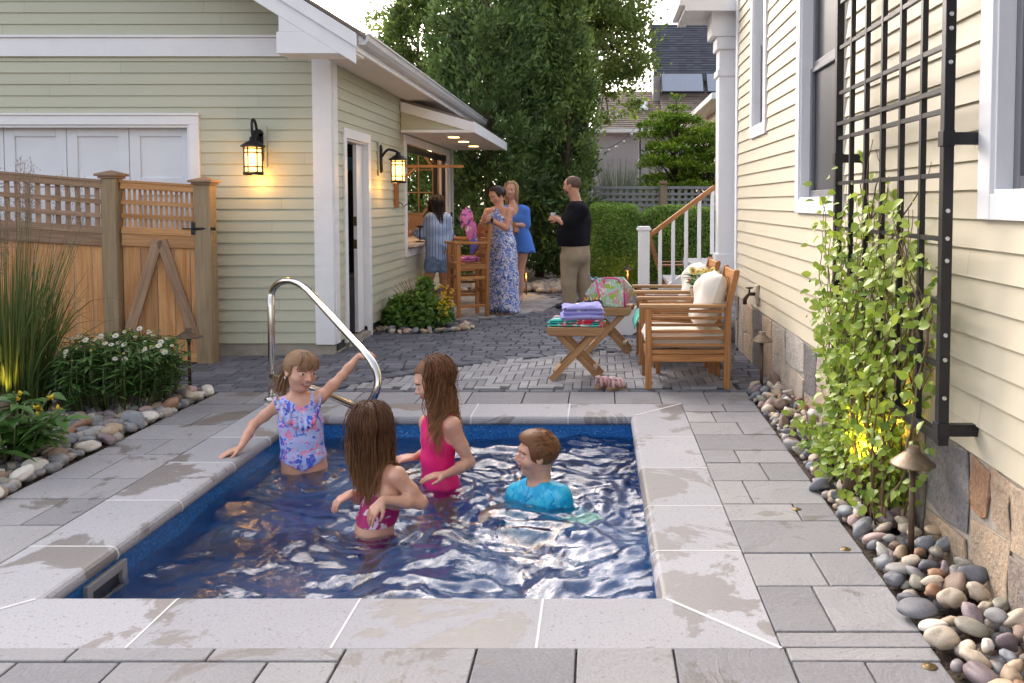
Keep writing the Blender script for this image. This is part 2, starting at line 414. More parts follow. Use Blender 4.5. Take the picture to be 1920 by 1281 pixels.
# dark running bond
y = 6.44; k = 0
while y < 13.5:
    h = .125; x = -6.4 + (k % 2) * .09 + rng.uniform(0, .03); xe = 1.34 if y < 8.7 else 2.6
    while x < xe:
        l = rng.choice([.14, .19, .235]); cx_, cy_ = x + l / 2, y + h / 2
        d1, d2 = math.hypot(cx_ - HB[0], cy_ - HB[1]) - HR, math.hypot(cx_ - CB[0], cy_ - CB[1]) - CR
        inA = d1 < .17 and cx_ < 1.08 and cy_ > 6.5; inB = d2 < .17
        if not (inA or inB or (cx_ < -2.5 and cy_ > 7.93) or (cx_ < -5 and cy_ > 7.9)) : paver(dark, (cx_, cy_), rng.normal() * .008, l, h, .006)
        x += l
    y += h; k += 1
# soldier rings and the edge courses
def ring(c, r, a0, a1):
    n = int((a1 - a0) * r / .125)
    for i in range(n):
        a = a0 + (a1 - a0) * (i + .5) / n; p = c + (r) * np.array([math.cos(a), math.sin(a)])
        if p[0] > 1.3 or p[1] < 6.5 or (p[0] < -2.42 and p[1] > 7.9): continue
        paver(dark, p, a, .155, (a1 - a0) * r / n, .006)
ring(HB, HR + .085, 0, math.pi * 2); ring(CB, CR + .085, -math.pi, math.pi)
x = -2.9
while x < 1.2: paver(dark, (x, 6.44), 0, .19, .085, .005); x += .19
y = 6.6
while y < 8.25: paver(dark, (1.14, y), math.pi / 2, .19, .11, .005); y += .19
# herringbone
l, w = .21, .07
for c0, R0, rot in ((HB, HR, .0), (CB, CR, .6)):
    N = int(R0 / w) + 6
    for i in range(-N, N + 1):
        for j in range(-N, N + 1):
            # 3:1 herringbone: cells (i,j); a horizontal paver starts where (i-j)%6==0, a vertical one where (i-j)%6==3
            m_ = (i - j) % 6
            if m_ == 0: q = np.array([(i + 1.5) * w, (j + .5) * w]); a = 0
            elif m_ == 5: q = np.array([(i + .5) * w, (j + 1.5) * w]); a = math.pi / 2
            else: continue
            q2 = np.array([q[0] * math.cos(rot) - q[1] * math.sin(rot), q[0] * math.sin(rot) + q[1] * math.cos(rot)]) + c0
            if inlight(*q2) == (1 if R0 == HR else 2) and not (q2[0] < -2.45 and q2[1] > 7.9) and q2[1] < 13.5: paver(light, q2, a + rot, l, w, .003)
structure(dark.build('cobble_paving', M['cobble'], bevel=.006, seg=1)); structure(light.build('herringbone_paving', M['herring'], bevel=.003, seg=1))

# pool
pool = thing('swimming_pool', (-.9, 4.3, 0), 'small sunken plunge pool with blue liner and pale coping in the patio', 'pool')
b = MB()
prof = [(CW, -.07), (CW, -.002), (CW - .002, .0), (.03, .0), (.016, -.004), (.005, -.015), (.0, -.03), (.0, -.043), (.006, -.053), (.02, -.06), (.1, -.06)]
def coping_side(p0, p1, outn, joints):
    p0 = np.array(p0, float); p1 = np.array(p1, float); L = np.linalg.norm(p1 - p0); d = (p1 - p0) / L; o = np.array(outn, float)
    ts = [0] + joints + [L]
    for a, c in zip(ts[:-1], ts[1:]):
        V = []
        for dd, zz in prof:
            ta = -dd if a == 0 else a + .003; tc = L + dd if c == L else c - .003
            for tt in (ta, tc): q = p0 + d * tt + o * dd; V.append((q[0], q[1], zz))
        F = [(2 * i, 2 * i + 1, 2 * i + 3, 2 * i + 2) for i in range(len(prof) - 1)]
        b.add(V, F, 0, None, None, False)
    for tt in joints:
        for i in range(1, len(prof) - 3):
            (d0, z0), (d1, z1) = prof[i], prof[i + 1]
            if abs(d0 - d1) + abs(z0 - z1) < 1e-4: continue
            q0, q1 = p0 + d * tt + o * d0, p0 + d * tt + o * d1
            b.beam((q0[0], q0[1], z0 - .001), (q1[0], q1[1], z1 - .001), .0085, .005, (0, 0, 1) if abs(z0 - z1) < .01 else tuple(-o) + (0,), 1)
coping_side((PX0, PY0), (PX1, PY0), (0, -1), [.48, 1.14, 1.80])
coping_side((PX1, PY0), (PX1, PY1), (1, 0), [.40, .92, 1.5, 2.1])
coping_side((PX1, PY1), (PX0, PY1), (0, 1), [.42, 1.07, 1.72])
coping_side((PX0, PY1), (PX0, PY0), (-1, 0), [.5, 1.0, 1.6, 2.15])
for sx, sy, X, Y in ((-1, -1, PX0, PY0), (1, -1, PX1, PY0), (1, 1, PX1, PY1), (-1, 1, PX0, PY1)):
    b.beam((X + sx * .03, Y + sy * .03, -.0005), (X + sx * CW, Y + sy * CW, -.0005), .013, .006, (0, 0, 1), 1)
# smooth the nose
for i, (f, mi, sm) in enumerate(b.Fs):
    if mi == 0: b.Fs[i] = (f, mi, False)
b.build('coping', [M['coping'], M['grout']], pool)
t = NT('pool_liner'); w = t.coord('World'); v = t.n('TexVoronoi'); v.inputs['Scale'].default_value = 130; t.l(w, v.inputs['Vector'])
c = t.ramp(v.outputs['Color'], [(.0, (.006, .06, .20)), (.55, (.012, .15, .46)), (.85, (.04, .25, .62)), (1, (.26, .45, .78))])
n = t.noise(w, 2.2, 3); c = t.mix(t.ramp(n, [(.4, (0, 0, 0)), (.7, (.35, .35, .35))]), c, (.012, .10, .40)); t.set(Base_Color=c, Roughness=.35); M['liner'] = t.m
b = MB(); zf = -1.0; o_ = .02
X0, X1, Y0, Y1 = PX0 - o_, PX1 + o_, PY0 - o_, PY1 + o_
cs = [(X0, Y0), (X1, Y0), (X1, Y1), (X0, Y1)]
for i in range(4):
    a, c = cs[i], cs[(i + 1) % 4]; b.add([(*a, -.058), (*c, -.058), (*c, zf), (*a, zf)], [(0, 3, 2, 1)][0:1] if 0 else [(0, 1, 2, 3)])
b.add([(X0, Y0, zf), (X1, Y0, zf), (X1, Y1, zf), (X0, Y1, zf)], [(0, 1, 2, 3)])
b.box(X0, X0 + .75, Y1 - .85, Y1, zf, -.55); b.box(X0, X0 + .9, Y1 - 1.2, Y1 - .85, zf, -.75)
b.build('liner', M['liner'], pool)
# skimmer frame on the left wall
M['skim'] = plain('grey_plastic', (.33, .32, .33), .5, var=.06)
b = MB(); ya, yb = 3.27, 3.55; x = X0 + .001
for y0, y1, z0, z1 in ((ya, ya + .035, -.24, -.075), (yb - .035, yb, -.24, -.075), (ya + .035, yb - .035, -.11, -.075), (ya + .035, yb - .035, -.24, -.215)):
    b.box(x, x + .022, y0, y1, z0, z1)
b.box(x, x + .004, ya + .034, yb - .034, -.22, -.105, 1)
b.build('skimmer', [M['skim'], plain('skimmer_mouth', (.05, .055, .06), .6)], pool, bevel=.004)
# water
WZ = -.15
nx_, ny_ = 260, 300
gx = np.linspace(X0 + .001, X1 - .001, nx_); gy = np.linspace(Y0 + .001, Y1 - .001, ny_); XX, YY = np.meshgrid(gx, gy, indexing='ij')
q = np.random.default_rng(3); Hh = np.zeros_like(XX)
calm = .45 + .55 / (1 + np.exp(-(XX + 1.05) * 4)); wx = XX + .05 * np.sin(4.1 * YY + 1) + .03 * np.sin(9 * XX - 3 * YY); wy = YY + .05 * np.sin(5.3 * XX + 2) + .03 * np.sin(8 * YY + 2 * XX)
for k in range(46):
    lam = .075 * (1.058 ** k); a = q.normal() * .9 + math.pi / 2 * (q.random() < .6); kk = 2 * math.pi / lam
    ph = kk * (math.cos(a) * wx + math.sin(a) * wy) + q.random() * 6.28
    s_ = np.sin(ph); Hh += lam * .0078 * (s_ + .35 * np.abs(s_) - .2)
Hh *= calm
for cx_, cy_, ra in ((-1.65, 4.86, .16), (-1.08, 4.04, .16), (-.85, 4.65, .17), (-.32, 4.45, .22)):
    r = np.hypot(XX - cx_, YY - cy_); Hh += .0045 * np.exp(-np.maximum(r - ra, 0) * 4) * np.sin((r - ra) * 60 + np.sin(XX * 9) * 1.2)
b = MB(); I = np.arange(nx_ * ny_).reshape(nx_, ny_)
F = np.stack([I[:-1, :-1], I[1:, :-1], I[1:, 1:], I[:-1, 1:]], -1).reshape(-1, 4)
b.add(np.stack([XX, YY, WZ + Hh], -1).reshape(-1, 3), F, 0, None, None, True)
t = NT('water'); t.set(Base_Color=(.86, .95, 1), Roughness=.02, IOR=1.5); t.b.inputs['Transmission Weight'].default_value = 1
t.bump(t.math('ADD', t.noise(t.coord('World', (1, 1, 1)), 26, 4, .6, 1.5), t.math('MULTIPLY', t.noise(t.coord('World'), 9, 3, .5, 1.0), 2)), .13, .02); M['water'] = t.m
structure(b.build('water', M['water']))

# ================================================================== CLAPBOARD WALLS
def siding(b, axis, c, a0, a1, z0, z1, openings=(), sgn=-1, expo=.105, clip=None, boards=True):
    """courses of bevelled boards on the plane axis=c ('x' or 'y'); outward direction sgn"""
    z = z0
    while z < z1 - 1e-4:
        zt = min(z + expo, z1); cuts = {z, zt}
        for o in openings:
            for zz in (o[2], o[3]):
                if z + .002 < zz < zt - .002: cuts.add(zz)
        cuts = sorted(cuts)
        js = []; q = a0 + rng.uniform(.3, 3.5)
        while q < a1: js.append(q); q += rng.uniform(1.6, 3.6)
        rv = [rng.random() for _ in range(len(js) + 1)]
        for s0, s1 in zip(cuts[:-1], cuts[1:]):
            zm = (s0 + s1) / 2; iv = [(a0, a1)]
            if clip: l_, h_ = clip(zm); iv = [(max(a0, l_), min(a1, h_))]
            for o in openings:
                if o[2] < zm < o[3]:
                    nv = []
                    for p, r in iv:
                        if o[1] <= p or o[0] >= r: nv.append((p, r)); continue
                        if p < o[0]: nv.append((p, o[0]))
                        if o[1] < r: nv.append((o[1], r))
                    iv = nv
            for p, r in iv:
                if r - p < .004: continue
                ks = [p] + [j for j in js if p + .05 < j < r - .05] + [r]
                for m, (u0, u1) in enumerate(zip(ks[:-1], ks[1:])):
                    u0_ = u0 + (.0012 if m else 0); idx = sum(1 for j in js if j <= u0 + 1e-6)
                    def off(zz): return .004 + .013 * (1 - (zz - z) / expo)
                    d0, d1 = off(s0), off(s1); P = []
                    base = 0.0
                    for (u, zz, d) in ((u0_, s0, base), (u1, s0, base), (u0_, s0, d0), (u1, s0, d0), (u0_, s1, d1), (u1, s1, d1)):
                        cc = c + sgn * d
                        P.append((u, cc, zz) if axis == 'y' else (cc, u, zz))
                    b.add(P, [(2, 3, 5, 4), (0, 1, 3, 2)], 0, rv[min(idx, len(rv) - 1)])
        z = zt
    return b

# ------------------------------------------------------------------ GARAGE (left)
GX, GY, GE = -2.48, 7.97, 14.5      # side wall plane, front wall plane, far end
gar = thing('garage_building', (GX - 1, GY + 1, 0), 'cream green clapboard garage with white trim, open bar window and lit canopy', 'building')
def roofz(x, t=0): return 2.86 + .62 * (-2.03 - x) + t
b = MB()
siding(b, 'y', GY, -8.5, -2.64, .11, 2.80, [(-8.6, -3.70, -1, 2.24)])
siding(b, 'y', GY, -8.5, -2.62, 2.97, 5.5, clip=lambda z: (-9, min(-2.66, -2.03 - (z - 2.70) / .62)))
b.build('front_wall', M['siding_garage'], gar)
b = MB()
siding(b, 'x', GX, GY + .02, GE, .11, 2.98, [(8.27, 9.22, -1, 2.15), (10.87, 14.17, .75, 2.28), (GY, 8.10, -1, 9)], sgn=1)
b.build('side_wall', M['siding_garage'], gar)
b = MB(); b.box(-8.4, -3.72, GY + .12, GY + .16, 0, 3); b.prism([(-8.4, GY + .02, 2.26), (-2.7, GY + .02, 2.26), (-2.7, GY + .02, 3.05), (-8.4, GY + .02, 6.55)], (0, .06, 0))
b.box(-3.70, GX - .03, GY + .005, GY + .10, .02, 2.9); b.box(-8.4, GX - .03, GY + .005, GY + .1, 2.25, 5.0) if 0 else None
for y0, y1, z0, z1 in ((GY + .1, 8.32, .02, 2.95), (9.17, 10.92, .02, 2.95), (14.12, GE, .02, 2.95), (8.32, 9.17, 2.10, 2.95), (10.92, 14.12, 2.25, 2.95), (10.92, 14.12, .02, .78)):
    b.box(GX - .10, GX - .002, y0, y1, z0, z1)
b.box(-8.4, GX - .1, 9.75, 9.85, 0, 2.95)          # partition
b.box(-5.2, -5.1, GY + .16, GE, 0, 2.95)            # back of rooms
b.box(-8.4, GX - .1, GY + .17, 9.74, -.01, .01, 0)
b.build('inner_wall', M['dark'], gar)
# bar room: timber lined end wall with a gridded window
M['pine'] = woodm('pine_lining', (.42, .25, .15), (.62, .42, .28), .6)
b = MB(); ex0, ex1, ez0, ez1 = -3.30, -2.75, 1.22, 2.36; Yb = GE - .12
b.box(-5.1, ex0, Yb, Yb + .08, 0, 2.95); b.box(ex1, GX - .1, Yb, Yb + .08, 0, 2.95); b.box(ex0, ex1, Yb, Yb + .08, 0, ez0); b.box(ex0, ex1, Yb, Yb + .08, ez1, 2.95)
b.box(-5.1, GX - .1, 9.86, Yb - .002, 2.50, 2.54); b.box(-5.08, -5.04, 9.86, Yb - .002, 0, 2.5)
b.beam((ex1 + .02, Yb - .05, 1.95), (ex1 - .24, Yb - .05, 2.36), .05, .09, (0, 1, 0)); b.beam((ex1 + .06, Yb - .05, 1.6), (ex1 - .2, Yb - .05, 1.22), .05, .09, (0, 1, 0))
b.build('bar_lining', M['pine'], gar)
glass_t = NT('window_glass'); gb = glass_t.n('BsdfGlossy'); gb.inputs['Roughness'].default_value = .03; tb = glass_t.n('BsdfTransparent'); tb.inputs[0].default_value = (.75, .8, .75, 1)
fr = glass_t.n('Fresnel'); fr.inputs[0].default_value = 1.5; ms = glass_t.n('MixShader'); glass_t.l(fr.outputs[0], ms.inputs[0]); glass_t.l(tb.outputs[0], ms.inputs[1]); glass_t.l(gb.outputs[0], ms.inputs[2]); glass_t.l(ms.outputs[0], glass_t.out.inputs[0]); M['glass'] = glass_t.m
wb = MB(); wb.box(ex0, ex0 + .04, Yb - .01, Yb + .06, ez0, ez1); wb.box(ex1 - .04, ex1, Yb - .01, Yb + .06, ez0, ez1); wb.box(ex0 + .04, ex1 - .04, Yb - .01, Yb + .06, ez0, ez0 + .04); wb.box(ex0 + .04, ex1 - .04, Yb - .01, Yb + .06, ez1 - .04, ez1)
for k in (1,): wb.box((ex0 + ex1) / 2 - .011, (ex0 + ex1) / 2 + .011, Yb, Yb + .04, ez0 + .04, ez1 - .04)
for k in (1, 2): wb.box(ex0 + .04, ex1 - .04, Yb + .002, Yb + .038, ez0 + (ez1 - ez0) * k / 3 - .011, ez0 + (ez1 - ez0) * k / 3 + .011)
wf = wb.build('grid_window', M['pine'], gar)
g_ = MB(); g_.box(ex0 + .04, ex1 - .04, Yb + .017, Yb + .021, ez0 + .04, ez1 - .04); g_.build('pane', M['glass'], wf)
# foundation
b = MB(); b.box(-3.72, GX - .012, GY + .001, GY + .1, -.1, .105)
for y0, y1 in ((GY + .1, 8.36), (9.13, GE)): b.box(GX - .06, GX - .004, y0, y1, -.1, .105)
b.box(GX - .1, GX + .03, 8.36, 9.13, -.05, .055)
b.build('foundation', M['concrete'], gar)
# trim
b = MB()
b.box(-2.645, GX + .012, GY - .035, GY - .006, .10, 2.78); b.box(GX - .005, GX + .024, GY - .006, 8.09, .10, 2.95)
b.build('corner_board', M['white'], gar, bevel=.003)
b = MB(); b.box(GX - .01, GX + .024, GE - .1, GE + .02, .1, 2.95); b.build('corner_board', M['white'], gar, bevel=.003)
b = MB(); b.box(-8.5, -2.44, GY - .045, GY - .002, 2.775, 2.945); b.box(-8.5, -2.43, GY - .065, GY - .002, 2.945, 2.968); b.build('frieze_band', M['white'], gar, bevel=.003)
# main roof with overhang at the front, soffit, rake, gutter
RY0, RY1 = 7.22, 14.85
def roofpoly(x0, x1, t0, t1, y): return [(x0, y, roofz(x0, t0)), (x1, y, roofz(x1, t0)), (x1, y, roofz(x1, t1)), (x0, y, roofz(x0, t1))]
b = MB(); b.prism(roofpoly(-9, -1.99, .0, .03, RY0 - .03), (0, RY1 - RY0, 0)); b.build('roof', M['shingle'], gar)
b = MB(); b.prism(roofpoly(-9, -2.42, -.20, -.035, RY0 + .045), (0, GY - RY0 - .06, 0)); b.prism([(-2.40, RY0 + .3, 2.70), (-2.05, RY0 + .3, 2.70), (-2.05, RY0 + .3, 2.84), (-2.40, RY0 + .3, 3.02)], (0, RY1 - RY0 - .32, 0))
b.box(GX - .2, -2.39, GY - .02, RY1 - .1, 2.73, 2.95)
b.build('soffit', plain('soffit_paint', (.60, .575, .56), .6, var=.04), gar)
b = MB(); b.prism(roofpoly(-9, -2.04, -.27, -.04, RY0), (0, .04, 0)); b.prism(roofpoly(-9, -2.02, -.13, -.01, RY0 - .025), (0, .02, 0))
b.box(-2.70, -2.045, RY0 + .003, RY0 + .30, 2.68, 2.86); b.box(-2.70, -2.045, RY0 + .3, GY - .05, 2.70, 2.80) if 0 else None
b.prism([(-2.68, RY0 + .005, 2.86), (-2.05, RY0 + .005, 2.86), (-2.30, RY0 + .005, 3.0), (-2.68, RY0 + .005, 3.0)], (0, .034, 0))
b.box(-2.05, -2.025, RY0 + .03, RY1, 2.70, 2.85)
b.build('rake_board', M['white'], gar, bevel=.004)
b = MB(); gp = [(-2.022, 2.845), (-2.022, 2.755), (-1.96, 2.755), (-1.935, 2.79), (-1.93, 2.83), (-1.915, 2.835), (-1.915, 2.85), (-1.95, 2.85), (-1.955, 2.80), (-1.975, 2.775), (-2.01, 2.775), (-2.01, 2.845)]
b.prism([(x, RY0 + .02, z) for x, z in gp], (0, RY1 - RY0, 0)); b.build('gutter', M['gutter'], gar)
# garage door and its frame
b = MB(); b.box(-8.5, -3.70, GY - .035, GY - .001, 2.15, 2.235); b.box(-8.5, -3.69, GY - .05, GY - .001, 2.235, 2.255); b.box(-3.79, -3.70, GY - .035, GY - .001, 0, 2.15); b.box(-3.815, -3.79, GY - .02, GY + .11, 0, 2.15); b.box(-8.5, -3.79, GY - .015, GY + .11, 2.125, 2.15)
b.build('garage_door_frame', M['white'], gar, bevel=.003)
b = MB(); x1 = -3.818
for k in range(8):
    x0 = x1 - .588
    for z0, z1 in ((1.58, 2.125), (.82, 1.572), (.06, .812)):
        ya = GY + .075
        b.box(x0 + .004, x0 + .10, ya, ya + .035, z0, z1); b.box(x1 - .10, x1 - .004, ya, ya + .035, z0, z1); b.box(x0 + .10, x1 - .10, ya, ya + .035, z1 - .075, z1); b.box(x0 + .10, x1 - .10, ya, ya + .035, z0, z0 + .085)
        b.box(x0 + .1, x1 - .1, ya + .018, ya + .03, z0 + .08, z1 - .07)
    b.box(x0 - .004, x0 + .004, GY + .095, GY + .11, .06, 2.125)
    x1 = x0
b.build('garage_door', M['white_d'], gar, bevel=.003)
# side doorway, with a sliding door left half open
b = MB(); b.box(GX + .002, GX + .03, 8.27, 8.36, .06, 2.06); b.box(GX + .002, GX + .03, 9.13, 9.22, .0, 2.06); b.box(GX + .002, GX + .032, 8.27, 9.22, 2.06, 2.155)
b.box(GX - .12, GX + .004, 8.34, 8.36, .06, 2.06); b.box(GX - .12, GX + .004, 9.13, 9.15, .06, 2.06); b.box(GX - .12, GX + .004, 8.36, 9.13, 2.04, 2.06)
b.build('door_frame', M['white'], gar, bevel=.003)
b = MB(); b.box(GX - .075, GX - .035, 8.90, 9.128, .07, 2.035); d = b.build('sliding_door', M['white'], gar, bevel=.003)
M['brass_l'] = plain('brass_latch', (.30, .16, .06), .35, 1)
for z in (.95, 1.19): b = MB(); b.box(GX - .07, GX - .04, 8.894, 8.899, z, z + .095); b.build('latch', M['brass_l'], d)
# bar window trim, sill and counter
b = MB(); b.box(GX + .002, GX + .03, 10.86, 10.97, .73, 2.29); b.box(GX + .002, GX + .03, 14.07, 14.18, .73, 2.29); b.box(GX + .003, GX + .029, 10.97, 14.07, 2.19, 2.29); b.box(GX + .003, GX + .029, 10.97, 14.07, .73, .83)
b.box(GX - .14, GX + .003, 10.95, 10.97, .83, 2.19); b.box(GX - .14, GX + .003, 14.07, 14.09, .83, 2.19)
b.build('bar_window_frame', M['white'], gar, bevel=.003)
b = MB(); b.box(GX - .5, GX + .13, 10.98, 14.06, .855, .895); b.build('counter', plain('pale_stone_counter', (.55, .46, .38), .4, var=.1, scale=20), gar, bevel=.006)
b = MB(); b.box(GX - .06, GX - .015, 13.15, 13.25, .9, 2.19); b.box(GX - .06, GX - .015, 13.85, 13.95, .9, 2.19); b.box(GX - .07, GX - .02, 10.98, 14.05, 2.10, 2.188)
b.build('folding_sash', M['black'], gar)
# shed canopy with three downlights
cxo, cy0, cy1 = -1.565, 10.68, 14.42
b = MB(); b.prism([(GX + .02, cy0, 2.69), (cxo, cy0, 2.43), (cxo, cy0, 2.46), (GX + .02, cy0, 2.72)], (0, cy1 - cy0, 0), 0); b.build('canopy_roof', M['shingle'], gar)
b = MB(); b.prism([(GX + .02, cy0 - .02, 2.685), (cxo, cy0 - .02, 2.43), (cxo, cy0 - .02, 2.305), (GX + .02, cy0 - .02, 2.56)], (0, .03, 0)); b.box(cxo, cxo + .028, cy0 - .02, cy1, 2.30, 2.432); b.box(GX + .02, cxo, cy0 - .012, cy0 + .015, 2.30, 2.335)
b.box(GX + .02, cxo, cy0 + .016, cy1 - .01, 2.31, 2.325); b.build('canopy_fascia', M['white'], gar, bevel=.003)
b = MB(); b.prism([(GX + .02, cy0 + .012, 2.335), (cxo - .05, cy0 + .012, 2.335), (cxo - .05, cy0 + .012, 2.36), (GX + .02, cy0 + .012, 2.60)], (0, .01, 0)); b.build('canopy_end', M['siding_garage'], gar)
for k, (yy) in enumerate((11.55, 12.4, 13.4)):
    b = MB(); b.lathe([(0, 2.3085), (.055, 2.3085), (.075, 2.304), (.075, 2.3095)][::-1], (-1.95, yy, 0), 16); dl = b.build('downlight', M['bulb'], gar)
    ld = bpy.data.lights.new('downlight_lamp', 'SPOT'); ld.energy = 9; ld.color = (1, .72, .42); ld.spot_size = R_(95); ld.spot_blend = .7; ld.shadow_soft_size = .04; lo = bpy.data.objects.new('downlight_lamp', ld); S.collection.objects.link(lo); lo.location = (-1.95, yy, 2.29)
point('bar_lamp', (-3.2, 12.4, 2.35), 9, (1, .66, .38), .1)

# ------------------------------------------------------------------ HOUSE (right)
HX, HY = 1.39, 8.56
house = thing('house', (HX + 1, 5, 0), 'pale yellow clapboard house on a stone base, white windows and back porch', 'building')
win = [(1.6, 3.07, 1.37, 3.6), (4.80, 5.93, 1.36, 3.6), (7.03, 7.73, 2.0, 3.7)]
b = MB(); siding(b, 'x', HX, -1.5, HY - .1, .51, 5.2, win, sgn=-1, expo=.1075); b.build('clapboard_wall', M['siding_house'], house)
b = MB(); b.box(HX + .16, HX + .25, -1.5, HY, 0, 5.2); b.box(HX + .003, HX + 6, HY - .02, HY, 0, 5.2); b.build('inner_wall', M['dark'], house)
b = MB(); b.box(HX - .025, HX + .1, HY - .1, HY + .006, .5, 5.2); b.build('corner_board', M['white'], house, bevel=.003)
# screens with fine weave over dim panes
t = NT('window_screen'); wv = t.n('TexWave', wave_type='BANDS', bands_direction='Y'); wv.inputs['Scale'].default_value = 9; wv.inputs['Distortion'].default_value = 1.5; t.l(t.coord('World', (1, 1, .1)), wv.inputs['Vector'])
c = t.ramp(wv.outputs['Fac'], [(.2, (.035, .035, .04)), (.8, (.075, .075, .085))]); f = t.noise(t.coord('World', (1, 1, 1)), 240, 2); c = t.mix(.4, c, t.ramp(f, [(.4, (.02, .02, .023)), (.6, (.12, .12, .13))]))
t.set(Base_Color=c, Roughness=.4); M['screen'] = t.m
for k, (y0, y1, z0, z1) in enumerate(win):
    tr = .095; b = MB()
    b.box(HX - .03, HX + .02, y0, y0 + tr, z0, z1); b.box(HX - .03, HX + .02, y1 - tr, y1, z0, z1); b.box(HX - .029, HX + .02, y0 + tr, y1 - tr, z0, z0 + .09); b.box(HX - .029, HX + .02, y0 + tr, y1 - tr, z1 - .1, z1)
    b.box(HX - .015, HX + .15, y0 + tr, y0 + tr + .012, z0 + .09, z1 - .1); b.box(HX - .015, HX + .15, y1 - tr - .012, y1 - tr, z0 + .09, z1 - .1); b.box(HX - .02, HX + .15, y0 + tr + .012, y1 - tr - .012, z0 + .09, z0 + .105)
    w_ = b.build('window', M['white'], house, bevel=.003)
    sb = MB(); a0, a1 = y0 + tr + .013, y1 - tr - .013; zb = z0 + .106; zm = {0: 2.55, 1: 2.33, 2: 2.82}[k]; zt = z1 - .101
    for (p, r, xo) in ((zb, zm, .045), (zm, zt, .06)):
        sb.box(HX + xo, HX + xo + .025, a0, a0 + .045, p, r); sb.box(HX + xo, HX + xo + .025, a1 - .045, a1, p, r); sb.box(HX + xo + .001, HX + xo + .024, a0 + .045, a1 - .045, p, p + .045); sb.box(HX + xo + .001, HX + xo + .024, a0 + .045, a1 - .045, r - .03, r)
    sb.build('sash', plain('grey_sash', (.17, .17, .185), .5, var=.04), w_, bevel=.003)
    pb = MB(); pb.box(HX + .07, HX + .073, a0 + .04, a1 - .04, zb + .04, zm - .02); pb.box(HX + .085, HX + .088, a0 + .04, a1 - .04, zm, zt - .02); pb.build('pane', M['screen'], w_)
    scb = MB(); scb.box(HX + .034, HX + .036, a0 + .002, a1 - .002, zb, zm + .01)
# rubble stone base: irregular stones with mortar
t = NT('fieldstone'); w = t.coord('World'); n = t.noise(w, 7, 7, .65, .5); f = t.noise(w, 40, 4, .6)
c = t.ramp(t.rnd(), [(0, (.17, .165, .175)), (.10, (.42, .31, .21)), (.30, (.125, .12, .13)), (.38, (.48, .37, .26)), (.56, (.33, .17, .08)), (.68, (.48, .42, .35)), (.88, (.24, .205, .18)), (.95, (.50, .46, .41))], 'CONSTANT')
c = t.mix(.5, c, t.mix(1, c, t.ramp(n, [(.3, (.42, .40, .40)), (.5, (1, .95, .9)), (.68, (1.5, 1.2, .9))]), 'MULTIPLY')); c = t.mix(.16, c, t.ramp(f, [(.35, (.10, .095, .09)), (.6, (.5, .46, .42))]))
t.set(Base_Color=c, Roughness=.85); t.bump(t.math('ADD', t.math('MULTIPLY', n, 1.6), f), .7, .02); M['fieldstone'] = t.m
b = MB(); xw = HX - .005; b.box(xw + .001, xw + .12, -1.5, HY, -.05, .50, 1)
ycut = -1.4; q = np.random.default_rng(29)
def stone(y0, y1, z0, z1):
    g = .009; m = 5; V = []
    j = lambda: q.uniform(-.022, .022)
    P = [(y0 + g + j(), z0 + g + j()), ((y0 + y1) / 2 + j(), z0 + g + j() * .7), (y1 - g + j(), z0 + g + j()), (y1 - g + j() * .7, (z0 + z1) / 2), (y1 - g + j(), z1 - g + j()), ((y0 + y1) / 2, z1 - g + j() * .7), (y0 + g + j(), z1 - g + j()), (y0 + g + j() * .7, (z0 + z1) / 2)]
    c_ = np.mean(P, 0); bulge = q.uniform(.002, .009)
    for s_, d_ in ((1, .0), (.992, .7), (.95, 1.0)):
        for p in P: r = c_ + (np.array(p) - c_) * s_; V.append((xw - .004 - bulge * d_ + q.uniform(-.003, .003), r[0], r[1]))
    F = []
    for k in range(2):
        for i in range(8): F.append((k * 8 + i, k * 8 + 8 + i, k * 8 + 8 + (i + 1) % 8, k * 8 + (i + 1) % 8))
    F.append(tuple(range(16, 24))[::-1]); b.add(V, F, 0, q.random(), None, False)
while ycut < HY:
    wd = q.uniform(.24, .55); y1 = min(ycut + wd, HY); k = q.random()
    if k < .12: stone(ycut, y1, -.04, .505)
    elif k < .8: zc = q.uniform(.17, .34); stone(ycut, y1, -.04, zc); stone(ycut, y1, zc, .505)
    else:
        zc = q.uniform(.18, .32); stone(ycut, y1, -.04, zc); ym = ycut + wd * q.uniform(.4, .6); stone(ycut, min(ym, y1), zc, .505); stone(min(ym, y1 - .05), y1, zc, .505)
    ycut = y1
b.build('stone_base', [M['fieldstone'], plain('lime_mortar', (.40, .35, .29), .95, var=.15, scale=30, bump=.4)], house)
# roof eave and porch
b = MB(); b.box(HX - .5, HX + 6, -1.6, HY + .4, 5.2, 5.3); b.prism([(HX - .5, -1.6, 5.3), (HX + 6, -1.6, 8.3), (HX + 6, -1.6, 8.4), (HX - .5, -1.6, 5.4)], (0, 10.6, 0)); b.build('roof', M['shingle'], house)
M['porchgrey'] = plain('porch_boards', (.30, .29, .29), .7, var=.1)
b = MB(); b.box(1.05, 5, HY + .01, 10.6, .66, .74); b.build('porch_floor', M['porchgrey'], house)
b = MB(); b.box(1.235, 1.47, 8.80, 9.03, .74, 3.1); b.box(1.21, 1.49, 8.775, 9.055, .74, .90); b.box(1.215, 1.485, 8.78, 9.05, 2.72, 2.79); b.box(1.205, 1.495, 8.77, 9.06, 2.99, 3.12); b.build('porch_column', M['white'], house, bevel=.008)
b = MB(); b.box(1.15, 5, 8.75, 9.10, 3.12, 3.5); b.box(.9, 5, 8.62, 9.4, 3.36, 3.42); b.box(.86, .95, 8.63, 9.4, 3.34, 3.50); b.box(.86, 5, 8.60, 8.63, 3.34, 3.50); b.build('porch_beam', M['white'], house, bevel=.005)
